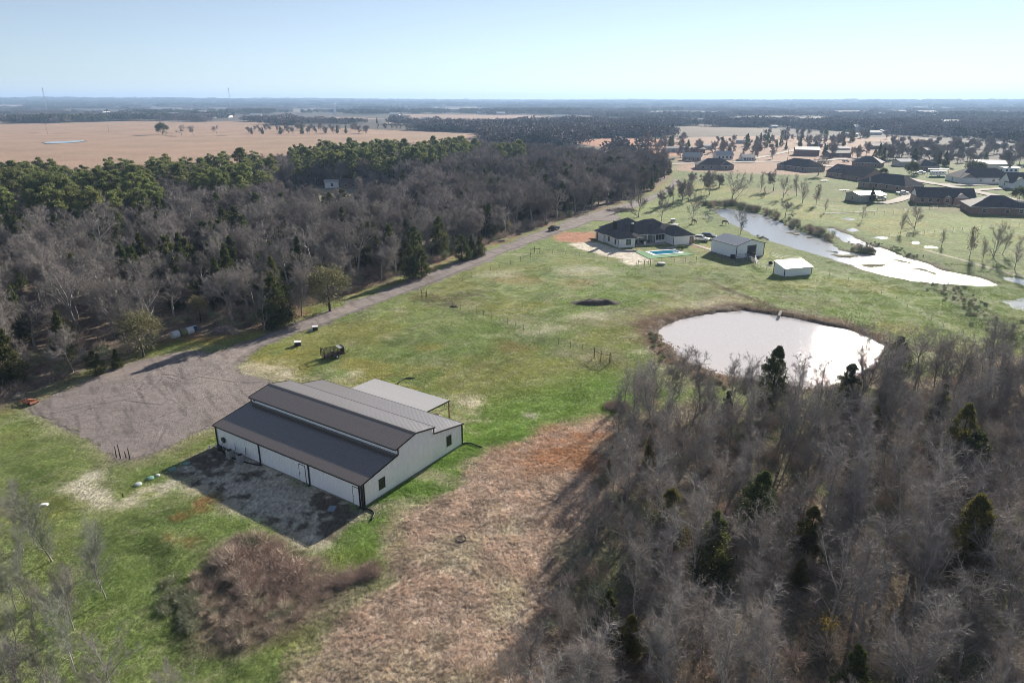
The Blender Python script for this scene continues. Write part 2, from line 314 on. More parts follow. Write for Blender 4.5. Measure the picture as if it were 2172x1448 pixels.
    return c

# ---- one ground sheet out past the horizon, finer where the camera is near
ra = 28 * 1.0052 ** np.arange(0, 590); rb = ra[-1] * 1.021 ** np.arange(1, 160); rr = np.concatenate([[2, 12, 20], ra, rb])
th = np.concatenate([np.arange(-180, -60, 8), np.arange(-60, -43.5, 1.5), np.arange(-43.5, 43.5, .16), np.arange(43.5, 60, 1.5), np.arange(60, 180, 8)]) * math.pi / 180
nr, na = len(rr), len(th)
RR, TT = np.meshgrid(rr, th, indexing='ij'); GX = RR * np.sin(TT); GY = RR * np.cos(TT)
GZ = hfun(GX, GY)
ii = np.arange(nr - 1)[:, None] * na; jj = np.arange(na)[None, :]; j2 = (jj + 1) % na
F = np.stack([ii + jj, ii + j2, ii + na + j2, ii + na + jj], -1).reshape(-1, 4)[:, ::-1]
gcol = paint(GX, GY)
def ground_mat(name, bumpd, fine, attr=True, base=None, rough=.95, contrast=.55):
    m = bpy.data.materials.new(name); m.use_nodes = True; t = m.node_tree; N = t.nodes; L = t.links; b = N['Principled BSDF']
    b.inputs['Roughness'].default_value = rough; b.inputs['Specular IOR Level'].default_value = .12
    tc = N.new('ShaderNodeTexCoord')
    def noise(s, d=5, ro=.65, sx=(1, 1, 1), rot=0):
        mp = N.new('ShaderNodeMapping'); mp.inputs['Scale'].default_value = sx; mp.inputs['Rotation'].default_value = (0, 0, rot)
        L.new(tc.outputs['Object'], mp.inputs[0]); n = N.new('ShaderNodeTexNoise'); n.inputs['Scale'].default_value = s; n.inputs['Detail'].default_value = d; n.inputs['Roughness'].default_value = ro
        L.new(mp.outputs[0], n.inputs['Vector']); return n.outputs['Fac']
    if attr: a = N.new('ShaderNodeAttribute'); a.attribute_name = 'Col'; col = a.outputs['Color']
    else: rgb = N.new('ShaderNodeRGB'); rgb.outputs[0].default_value = (*base, 1); col = rgb.outputs[0]
    n1 = noise(fine, 6, .7, (1, .45, 1), .5); n2 = noise(fine * .17, 6, .7); n3 = noise(.02, 6, .6)
    def mul(col, fac, lo, hi):
        mr = N.new('ShaderNodeMapRange'); mr.inputs[1].default_value = .32; mr.inputs[2].default_value = .68; mr.inputs[3].default_value = lo; mr.inputs[4].default_value = hi; L.new(fac, mr.inputs[0])
        v = N.new('ShaderNodeVectorMath'); v.operation = 'SCALE'; L.new(col, v.inputs[0]); L.new(mr.outputs[0], v.inputs['Scale']); return v.outputs[0]
    col = mul(col, n1, 1 - contrast, 1 + contrast); col = mul(col, n2, 1 - contrast * .6, 1 + contrast * .6); col = mul(col, n3, .88, 1.12)
    L.new(col, b.inputs['Base Color'])
    ad = N.new('ShaderNodeMath'); ad.operation = 'ADD'; L.new(n1, ad.inputs[0]); ml = N.new('ShaderNodeMath'); ml.operation = 'MULTIPLY'; ml.inputs[1].default_value = 2.2
    L.new(n2, ml.inputs[0]); L.new(ml.outputs[0], ad.inputs[1])
    bp = N.new('ShaderNodeBump'); bp.inputs['Distance'].default_value = bumpd; bp.inputs['Strength'].default_value = 1
    L.new(ad.outputs[0], bp.inputs['Height']); L.new(bp.outputs[0], b.inputs['Normal'])
    return m
M_ground = ground_mat('pasture_and_earth', .20, 3.2, contrast=.5)
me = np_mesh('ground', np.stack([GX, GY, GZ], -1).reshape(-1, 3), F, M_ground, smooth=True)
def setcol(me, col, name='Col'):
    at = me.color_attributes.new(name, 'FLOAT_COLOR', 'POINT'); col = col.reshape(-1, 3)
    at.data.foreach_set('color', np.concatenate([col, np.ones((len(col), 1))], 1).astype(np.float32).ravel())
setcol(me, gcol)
tag(put('ground', me), kind='structure')

def sheet(name, poly, res, dz, m, wob=.5, colf=None, zf=None, kind='structure'):
    P = np.array(poly); x = np.arange(P[:, 0].min() - 1, P[:, 0].max() + 1, res); y = np.arange(P[:, 1].min() - 1, P[:, 1].max() + 1, res)
    X, Y = np.meshgrid(x, y, indexing='ij')
    s = sdp(X + wob * (vn(X / .8, Y / .8, 5) - .5) + wob * (vn(X / 3, Y / 3, 6) - .5), Y + wob * (vn(X / .8, Y / .8, 7) - .5), poly)
    Z = hfun(X, Y) + dz if zf is None else zf(X, Y)
    ok = s > 0; q = ok[:-1, :-1] & ok[1:, :-1] & ok[1:, 1:] & ok[:-1, 1:]
    idx = np.arange(X.size).reshape(X.shape)
    F = np.stack([idx[:-1, :-1][q], idx[1:, :-1][q], idx[1:, 1:][q], idx[:-1, 1:][q]], -1)
    u, inv = np.unique(F, return_inverse=True); V = np.stack([X, Y, Z], -1).reshape(-1, 3)[u]
    me = np_mesh(name, V, inv.reshape(-1, 4), m, smooth=True)
    if colf: setcol(me, colf(V[:, 0], V[:, 1]))
    return tag(put(name, me), kind=kind)
# gravel yard with the ruts that lorries left in it, and the gravel road
M_grav = ground_mat('gravel', .05, 5.0, contrast=.28)
RUTS = [GP(p) for p in ([(330,815),(345,795),(365,797),(385,803),(372,812),(340,818)], [(300,845),(290,830),(300,815)], [(240,815),(330,785)], [(255,822),(345,793)], [(120,870),(290,830),(440,782)], [(100,880),(280,845),(450,790)],
        [(330,945),(350,905)], [(350,800),(380,810),(372,798)], [(470,762),(520,738),(600,706)], [(460,754),(510,731),(590,700)], [(150,880),(260,850),(340,860)], [(300,900),(400,860),(480,820)], [(420,800),(500,812),(560,812)])]
def rutd(X, Y):
    d = np.full(np.shape(X), 9.)
    for l in RUTS: d = np.minimum(d, sdl(X + .22 * (vn(X / 2, Y / 2, 8) - .5), Y, l))
    return d
def gravcol(X, Y):
    n = fbm(X / 5, Y / 2.2, 4, 201); c = GRAV * (1 + .35 * (n - .5))[..., None]
    d = rutd(X, Y); c = c * (1 - .30 * ss(.24, .05, d) * ss(.3, .55, fbm(X / 1.3, Y / 1.3, 2, 17) + .1))[..., None]
    a = ss(.5, .75, fbm(X / 9, Y / 9, 3, 211))[..., None] * .5; c = c * (1 - a) + np.array((.30, .255, .23)) * a
    st = ss(.55, .7, fbm((X * .8 + Y * .6) / .5, (X * -.6 + Y * .8) / 5, 3, 221))[..., None] * .3; c = c * (1 - st)
    s = sdp(X, Y, ROAD)
    g = (ss(.36, .5, np.abs(fbm(X / 3, Y / 3, 2, 231) - .5) * 0 + .2) * 0)
    return c
def gz(X, Y):
    d = rutd(X, Y); return hfun(X, Y) + .03 - .035 * ss(.3, .06, d) + .02 * ss(.2, .35, d) * ss(.6, .4, d)
sheet('gravel_yard', YARD, .2, .03, M_grav, 1.2, gravcol, gz)
def roadcol(X, Y):
    c = gravcol(X, Y); s = sdp(X, Y, ROAD); a = (ss(1.6, .2, s) * .45)[..., None]; c = c * (1 - a) + c * .72 * a; return c * (1 + (.22 * ss(.42, .1, np.abs(s - 1.35)) + .10 * ss(.5, .1, np.abs(s - 2.4)))[..., None])
sheet('gravel_road', ROAD, .35, .045, M_grav, .7, roadcol)
# water
def water(name, poly, z, deep, rough, bsc, bstr, mud=.5, grow=5.0):
    m = bpy.data.materials.new(name); m.use_nodes = True; t = m.node_tree; N = t.nodes; L = t.links; b = N['Principled BSDF']
    b.inputs['Base Color'].default_value = (*deep, 1); b.inputs['Roughness'].default_value = rough; b.inputs['Specular IOR Level'].default_value = .5; b.inputs['IOR'].default_value = 1.33
    tc = N.new('ShaderNodeTexCoord'); h = None
    for s, k in ((bsc, 1.0), (bsc * 4, .35)):
        n = N.new('ShaderNodeTexNoise'); n.inputs['Scale'].default_value = s; n.inputs['Detail'].default_value = 3; L.new(tc.outputs['Object'], n.inputs['Vector'])
        ml = N.new('ShaderNodeMath'); ml.operation = 'MULTIPLY'; ml.inputs[1].default_value = k; L.new(n.outputs['Fac'], ml.inputs[0])
        if h is None: h = ml.outputs[0]
        else: ad = N.new('ShaderNodeMath'); L.new(h, ad.inputs[0]); L.new(ml.outputs[0], ad.inputs[1]); h = ad.outputs[0]
    bp = N.new('ShaderNodeBump'); bp.inputs['Distance'].default_value = bstr; L.new(h, bp.inputs['Height']); L.new(bp.outputs[0], b.inputs['Normal'])
    P = np.array(poly); c = P.mean(0); 
    # grown outline; the ground's own bank cuts the shoreline
    Q = []
    n = len(P)
    for i in range(n):
        e = P[(i + 1) % n] - P[i - 1]; nn = np.array((e[1], -e[0])); nn = nn / (np.linalg.norm(nn) + 1e-9)
        if sdp(np.array([P[i][0] + nn[0] * .3]), np.array([P[i][1] + nn[1] * .3]), poly)[0] > 0: nn = -nn
        Q.append(P[i] + nn * grow)
    o = MB().poly([(q[0], q[1], z) for q in Q]).mesh(name, m)
    import mathutils.geometry as mg
    tr = mg.tessellate_polygon([[Vector((q[0], q[1], 0)) for q in Q]])
    me = bpy.data.meshes.new(name); me.from_pydata([(q[0], q[1], z) for q in Q], [], [tuple(f) for f in tr]); me.materials.append(m); me.update()
    for p in me.polygons:
        if p.normal.z < 0: p.flip()
    return tag(put(name, me), kind='structure')
water('pond_water', POND, -.5, (.62, .58, .56), .075, 1.5, .045, grow=1.6)
water('creek_water', CREEK, -.3, (.42, .43, .43), .10, 1.6, .05, grow=1.4)
water('brook_water', BROOK, -.31, (.42, .43, .43), .10, 1.6, .05, grow=1.0)
for q in PUD: water('puddle', q, -.1, (.38, .38, .37), .10, 1.8, .04, grow=.8)
water('stock_pond', STOCKPOND, .5, (.25, .27, .27), .1, 1, .02, grow=0)
# pale concrete streets of the suburb
M_conc = ground_mat('concrete', .01, 1.5, attr=False, base=(.46, .42, .37), contrast=.12)
def street(name, pts, wd, m=None, dz=.25):
    P = [Vector((*G(*p), 0)) for p in pts]; b = MB()
    L, Rr = [], []
    for i, p in enumerate(P):
        t = (P[min(i + 1, len(P) - 1)] - P[max(i - 1, 0)]).normalized(); n = Vector((-t.y, t.x, 0)) * wd / 2
        z = h1(p.x, p.y) + dz; L.append((p.x + n.x, p.y + n.y, z)); Rr.append((p.x - n.x, p.y - n.y, z))
    for i in range(len(P) - 1): b.quad(Rr[i], Rr[i + 1], L[i + 1], L[i])
    return tag(b.obj(name, m or M_conc), kind='structure')
street('street', [(1420,348),(1480,347),(1560,345),(1650,343),(1700,346),(1760,353),(1800,358),(1850,364),(1890,372),(1930,381),(1985,391),(2040,393),(2100,391),(2180,389)], 6.5)
street('driveway', [(1985,390),(2060,405),(2146,424),(2200,436)], 6)
street('driveway', [(2063,405),(2100,402),(2150,399),(2190,397)], 5, dz=.27)
street('driveway', [(1870,432),(1900,427),(1925,418),(1935,405),(1920,395)], 5)
street('street', [(1700,346),(1780,338),(1850,336),(1925,338),(1980,344)], 6, dz=.27)
street('street', [(1560,345),(1700,316),(1780,306)], 5, dz=.27)
street('street', [(1060,262),(1180,258),(1320,262)], 9)
street('highway', [(830,246),(950,248),(1090,249),(1240,245)], 16)
street('drainage_path', [(1750,452),(1800,451),(1858,448)], 1.2, dz=.1)
street('walkway', [(1392,532),(1432,524),(1470,519),(1500,528),(1520,533)], 1.5, dz=.06)
# ------------------------------------------------------------------ trees
def unit(v): return v / (np.linalg.norm(v, axis=-1, keepdims=True) + 1e-9)
def tubes(p0, p1, r0, r1, n):
    d = unit(p1 - p0); a = np.cross(d, np.where(np.abs(d[:, 2:3]) > .9, (1., 0, 0), (0, 0, 1.))); a = unit(a); b = np.cross(d, a)
    V = []
    for p, r in ((p0, r0), (p1, r1)):
        for k in range(n):
            an = 2 * math.pi * k / n; V.append(p + (a * math.cos(an) + b * math.sin(an)) * r[:, None])
    V = np.stack(V, 1); m = len(p0); base = np.arange(m)[:, None] * 2 * n
    F = [base + np.array([[k, (k + 1) % n, n + (k + 1) % n, n + k]]) for k in range(n)]
    return V.reshape(-1, 3), np.stack(F, 1).reshape(-1, 4)
class Tree:
    def __init__(s, seed): s.r = np.random.default_rng(seed); s.seg = []; s.tw = []
    def branch(s, p, d, L, r, lev, K):
        n = K['n'][lev]; st = L / n; R = s.r
        for i in range(n):
            d = unit(d + R.normal(0, K['wob'][lev], 3) + np.array((0, 0, K['up'][lev])))
            q = p + d * st; t0 = i / n; t1 = (i + 1) / n
            s.seg.append((p, q, r * (1 - t0 * K['tap']), r * (1 - t1 * K['tap']), lev))
            if lev < K['max']:
                k = K['kids'][lev]
                if t1 >= K['bare'][lev]:
                    k = int(k) + (R.random() < k % 1)
                    for _ in range(k):
                        az = R.random() * 6.283; an = R.normal(K['ang'][lev], .18)
                        u = unit(np.cross(d, R.normal(0, 1, 3))); e = unit(d * math.cos(an) + (u * math.cos(az) + np.cross(d, u) * math.sin(az)) * math.sin(an))
                        s.branch(p + (q - p) * R.random(), e, L * K['len'][lev] * (1.15 - .55 * t1) * R.uniform(.75, 1.2), max(r * (1 - t1 * .5) * K['rr'], .016), lev + 1, K)
            else:
                for _ in range(K['twigs']):
                    e = unit(d * .7 + R.normal(0, .55, 3) + np.array((0, 0, K['up'][lev] * 2))); s.tw.append((p + (q - p) * R.random(), e, R.uniform(.5, 1.2) * K['tl']))
            p = q
        if lev == 0:
            for _ in range(K.get('top', 3)):
                e = unit(d + R.normal(0, .35, 3)); s.branch(p, e, L * K['len'][0] * .9, r * (1 - K['tap']) * .9, 1, K)
    def build(s, name, K, H, bark, twigm):
        P0 = np.array([q[0] for q in s.seg]); P1 = np.array([q[1] for q in s.seg]); R0 = np.array([q[2] for q in s.seg]); R1 = np.array([q[3] for q in s.seg]); LV = np.array([q[4] for q in s.seg])
        top = max(P1[:, 2].max(), 1); f = H / (top + .4); P0 *= f; P1 *= f
        tw0 = np.array([q[0] for q in s.tw]) * f; twd = np.array([q[1] for q in s.tw]); twl = np.array([q[2] for q in s.tw])[:, None]
        out = []
        for lo, hi in ((0, 1), (2, 9)):
            Vs, Fs, o = [], [], 0
            for n, mm in ((7, LV == 0), (5, LV == 1), (4, LV == 2), (3, LV >= 3)):
                mm = mm & (LV >= lo) & (LV <= hi)
                if mm.any():
                    v, fc = tubes(P0[mm], P1[mm], R0[mm], R1[mm], n); Vs.append(v); Fs.append(fc + o); o += len(v)
            if lo == 2:
                sd = unit(np.cross(twd, s.r.normal(0, 1, twd.shape))) * K['tw']; bend = s.r.normal(0, .12, twd.shape)
                a = tw0 - sd; b = tw0 + sd; c = tw0 + twd * twl + bend
                v = np.stack([a, b, c], 1).reshape(-1, 3); T = np.arange(len(v)).reshape(-1, 3) + o
                # side twiglets
                e = tw0 + twd * twl * .45; e2 = e + unit(twd + s.r.normal(0, .7, twd.shape)) * twl * .55
                v2 = np.stack([e - sd * .7, e + sd * .7, e2], 1).reshape(-1, 3); T2 = np.arange(len(v2)).reshape(-1, 3) + o + len(v)
                Vs += [v, v2]; Fs += [T, T2]
            Vs = np.concatenate(Vs); q4 = [x for x in Fs if x.shape[1] == 4]; t3 = [x for x in Fs if x.shape[1] == 3]
            Fl = ([np.concatenate(q4)] if q4 else []) + ([np.concatenate(t3)] if t3 else [])
            nq = sum(len(x) for x in q4); ntr = sum(len(x) for x in t3)
            out.append(np_mesh(name + ('_trunk' if lo == 0 else '_crown'), Vs, Fl, bark if lo == 0 else [bark, twigm], None if lo == 0 else np.concatenate([np.zeros(nq), np.ones(ntr)])))
        return out
M_bark = mat('bark', (.32, .305, .29), .9, .45, 2, objrand=.3)
M_barkd = mat('dark_bark', (.075, .06, .05), .9, .3, 4, objrand=.2)
M_twig = mat('twigs', (.25, .222, .203), .85, .5, 1.6, objrand=.30, huerand=.02, transl=.0)
M_twig2 = mat('young_twigs', (.25, .222, .203), .85, .5, 1.6, objrand=.35, huerand=.02)
M_twigg = mat('green_twigs', (.26, .29, .20), .85, .3, 1.2, objrand=.3, huerand=.03)
M_leafb = mat('brown_leaves', (.16, .09, .055), .8, .3, 2, objrand=.2, transl=.2)
M_olive = mat('olive_leaves', (.20, .19, .10), .8, .4, .8, objrand=.2, transl=.25)
K_big = dict(n=[3, 5, 4, 3, 3], wob=[.06, .13, .16, .2, .22], up=[.1, .04, .05, .04, .05], kids=[1.4, 1.65, 1.55, 1.4, 0], bare=[.5, .25, .1, .0, 0], ang=[.85, .72, .7, .7, .7],
             len=[1.05, .62, .6, .58], rr=.56, tap=.55, max=4, twigs=3, tl=.62, tw=.011, top=4)
K_slim = dict(n=[8, 4, 3, 3], wob=[.05, .13, .18, .22], up=[.06, .09, .06, .04], kids=[2.3, 1.5, 1.4, 0], bare=[.35, .15, .1, 0], ang=[.66, .62, .7, .8],
              len=[.42, .52, .58], rr=.5, tap=.75, max=3, twigs=2, tl=.70, tw=.007, top=3)
K_vase = dict(n=[3, 6, 4, 3], wob=[.05, .09, .14, .18], up=[.1, .05, .04, .02], kids=[1.5, 1.5, 1.6, 0], bare=[.3, .25, .1, 0], ang=[.75, .6, .6, .7],
              len=[1.5, .42, .55], rr=.55, tap=.65, max=3, twigs=3, tl=.62, tw=.010, top=6)
K_sap = dict(n=[7, 4, 3], wob=[.06, .1, .16], up=[.05, .16, .1], kids=[3.0, 2.2, 0], bare=[.2, .1, 0], ang=[.6, .6, .6],
             len=[.42, .5], rr=.5, tap=.85, max=2, twigs=4, tl=.6, tw=.006, top=3)
def tree_var(nm, K, nvar, H, L, r, bark, twm, seed, **over):
    out = []; K = dict(K, **over); n = nvar
    for i in range(n):
        t = Tree(seed + i); t.branch(np.zeros(3) + (0, 0, -.2), unit(np.array((t.r.normal(0, .06), t.r.normal(0, .06), 1.))), L, r, 0, K)
        out.append((*t.build(nm, K, H, bark, twm), H))
    return out
V_big = tree_var('bare_tree', K_big, 6, 13, 4.4, .30, M_bark, M_twig, 100)
V_slim = tree_var('slender_tree', K_slim, 6, 10, 9.0, .13, M_bark, M_twig2, 200)
V_vase = tree_var('vase_tree', K_vase, 4, 12, 2.6, .20, M_bark, M_twig2, 300)
V_sap = tree_var('sapling', K_sap, 4, 8, 7.5, .07, M_bark, M_twig2, 400)
V_sapg = tree_var('sapling', K_sap, 3, 8, 7.5, .06, M_bark, M_twigg, 420)
V_far = tree_var('far_tree', K_big, 4, 12, 4.2, .30, M_bark, M_twig, 500, n=[2, 4, 3, 3], max=3, kids=[1.5, 1.6, 1.8, 0], twigs=5, tl=1.3, tw=.035)
# evergreens
def leafmat(name, a, b, objr=.22, sc_=.55, transl=.3, hue=.015): return mat(name, a, .6, .35, sc_, col2=b, objrand=objr, transl=transl, spec=.25, huerand=hue)
M_cedar = leafmat('cedar_foliage', (.036, .058, .024), (.12, .135, .045))
M_cedaro = leafmat('cedar_foliage_bronze', (.055, .066, .022), (.19, .165, .045))
M_pine = leafmat('pine_needles', (.085, .120, .040), (.26, .28, .10))
def blades(rg, c, dirs, L, Wd):
    sd = unit(np.cross(dirs, rg.normal(0, 1, dirs.shape))) * Wd
    return np.stack([c - sd, c + sd, c + dirs * L], 1)
def cedar(seed, H, Rb, nclump, per, size, mt, shape=.75):
    rg = np.random.default_rng(seed); T = []
    t = rg.random(nclump) ** 1.15 * .97 + .02; az = rg.random(nclump) * 6.283
    prof = np.minimum((1 - t) ** shape, .45 + t * 3) * Rb
    lump = .72 + .5 * vn(az * 1.3 + seed, t * 6, seed)
    rad = prof * lump * (rg.random(nclump) ** .45)
    cc = np.stack([np.cos(az) * rad, np.sin(az) * rad, t * H * .97 + .3], 1)
    cs = (.09 * H * (1.15 - t)) * rg.uniform(.6, 1.2, nclump)
    for i in range(nclump):
        o = rg.normal(0, 1, (per, 3)) * (cs[i] * .55, cs[i] * .55, cs[i] * .6); p = cc[i] + o
        out = unit(np.array((cc[i][0], cc[i][1], .25 * Rb)))
        d = unit(out + rg.normal(0, .55, (per, 3)) + (0, 0, .5)); L = rg.uniform(.5, 1.25, (per, 1)) * size
        T.append(blades(rg, p, d, L, L * .24))
    # leader
    d = unit(rg.normal(0, .35, (per * 2, 3)) + (0, 0, 1)); p = np.stack([rg.normal(0, .1, per * 2), rg.normal(0, .1, per * 2), H * rg.uniform(.86, 1., per * 2)], 1); T.append(blades(rg, p, d, size, size * .2))
    V = np.concatenate(T).reshape(-1, 3); V[:, 2] = np.maximum(V[:, 2], .05)
    cr = np_mesh('cedar_crown', V, np.arange(len(V)).reshape(-1, 3), mt)
    tk = MB().tube([(0, 0, -.3), (.04, 0, H * .5), (0, .03, H * .92)], [H * .018, H * .012, .01], 7).mesh('cedar_trunk', M_barkd)
    return tk, cr, H
def pine(seed, H, nclump, per, size, mt, low=.42, Rc=2.9):
    rg = np.random.default_rng(seed); T = []; lim = MB()
    lim.tube([(0, 0, -.3), (rg.normal(0, .15), rg.normal(0, .15), H * .5), (0, 0, H * .95)], [H * .016, H * .012, .04], 7)
    for i in range(nclump):
        t = rg.random() ** .8; z = H * (low + (1 - low) * t); az = rg.random() * 6.283
        R = Rc * (math.sin(math.pi * min(max(.22 + t * .72, 0), 1)) ** .8) * rg.uniform(.35, 1.05)
        c = np.array((math.cos(az) * R, math.sin(az) * R, z - .12 * R)); q = rg.uniform(.75, 1.25) * .95 * (1.1 - .3 * t)
        if R > .8: lim.tube([(0, 0, z - .5 * R - .3), tuple(c)], [.06, .02], 3, False)
        o = unit(rg.normal(0, 1, (per, 3))) * (rg.random((per, 1)) ** .4) * (q, q, q * .6); p = c + o
        d = unit(o * .8 + rg.normal(0, .5, (per, 3)) + (0, 0, .5)); L = rg.uniform(.6, 1.2, (per, 1)) * size
        T.append(blades(rg, p, d, L, L * .22))
    V = np.concatenate(T).reshape(-1, 3)
    return lim.mesh('pine_trunk', M_barkd), np_mesh('pine_crown', V, np.arange(len(V)).reshape(-1, 3), mt), H
V_cedar = [cedar(10 + i, 8, (1.9, 2.3, 1.6, 2.6)[i], 110, 60, .34, M_cedar, (.75, .6, .9, .5)[i]) for i in range(4)]
V_cedarn = [cedar(30 + i, 7.5, (1.9, 2.3, 2.0)[i], 150, 110, .22, (M_cedaro, M_cedar, M_cedaro)[i], (.7, .55, .8)[i]) for i in range(3)]
V_pine = [pine(50 + i, 15, 34, 120, .60, M_pine, (.38, .45, .52, .33)[i], (3.3, 3.8, 3.1, 3.6)[i]) for i in range(4)]
def roundbush(seed, H, R, n, size, mt, name='bush_crown', trunk=True, zb=.15):
    rg = np.random.default_rng(seed); nc = n // 40; T = []
    for i in range(nc):
        v = unit(rg.normal(0, 1, 3)); v[2] = abs(v[2]) if rg.random() < .75 else v[2]; c = v * (R, R, H * .5) * rg.uniform(.55, .95) + (0, 0, H * .5)
        p = c + rg.normal(0, .14 * R, (40, 3)); d = unit(v + rg.normal(0, .6, (40, 3))); L = rg.uniform(.5, 1.2, (40, 1)) * size; T.append(blades(rg, p, d, L, L * .25))
    V = np.concatenate(T).reshape(-1, 3); V[:, 2] = np.maximum(V[:, 2], zb * .2)
    return MB().tube([(0, 0, -.3), (0, 0, H * .55)], [.05 * H * .5, .03], 6).mesh('bush_trunk', M_barkd), np_mesh(name, V, np.arange(len(V)).reshape(-1, 3), mt), H
V_olive = [roundbush(70 + i, 5, 1.7, 3600, .22, M_olive) for i in range(2)]
V_round = [roundbush(80, 6, 3.2, 4400, .45, M_cedar)]
V_pampas = [roundbush(85, 4, 3.4, 3000, .7, mat('pale_plumes', (.22, .23, .15), .8, .3, 1, transl=.2))]
V_leafy = []
for i in range(2):
    tk, cr, H_ = tree_var('leafy_tree', K_slim, 1, 9, 8, .12, M_bark, M_twig2, 600 + i)[0]
    rg = np.random.default_rng(i); n = 420; az = rg.random(n) * 6.28; t = rg.random(n); rad = 2.1 * np.sin(np.pi * (.15 + .75 * t)) * rg.random(n) ** .5
    p = np.stack([np.cos(az) * rad, np.sin(az) * rad, 2 + t * 6.5], 1); V = blades(rg, p, unit(rg.normal(0, 1, (n, 3))), .3, .12).reshape(-1, 3)
    V_leafy.append((tk, cr, np_mesh('leaves', V, np.arange(len(V)).reshape(-1, 3), M_leafb), H_))

placed = []      # (x, y) of every tree that stands by itself
def tree(kind, var, x, y, H, label, group=None, rz=None, wide=1.0, cat='tree', lean=None):
    me_t, me_c = var[0], var[1]; s = H / var[-1]
    o = thing(kind, label, cat, (x, y, h1(x, y) - .05), random.uniform(0, 6.28) if rz is None else rz, group)
    o.scale = (s * wide, s * wide, s)
    if lean: o.rotation_euler[0] = lean[0]; o.rotation_euler[1] = lean[1]
    put('trunk', me_t, o); put('crown', me_c, o)
    if len(var) == 4: put('leaves', var[2], o)
    placed.append((x, y)); return o
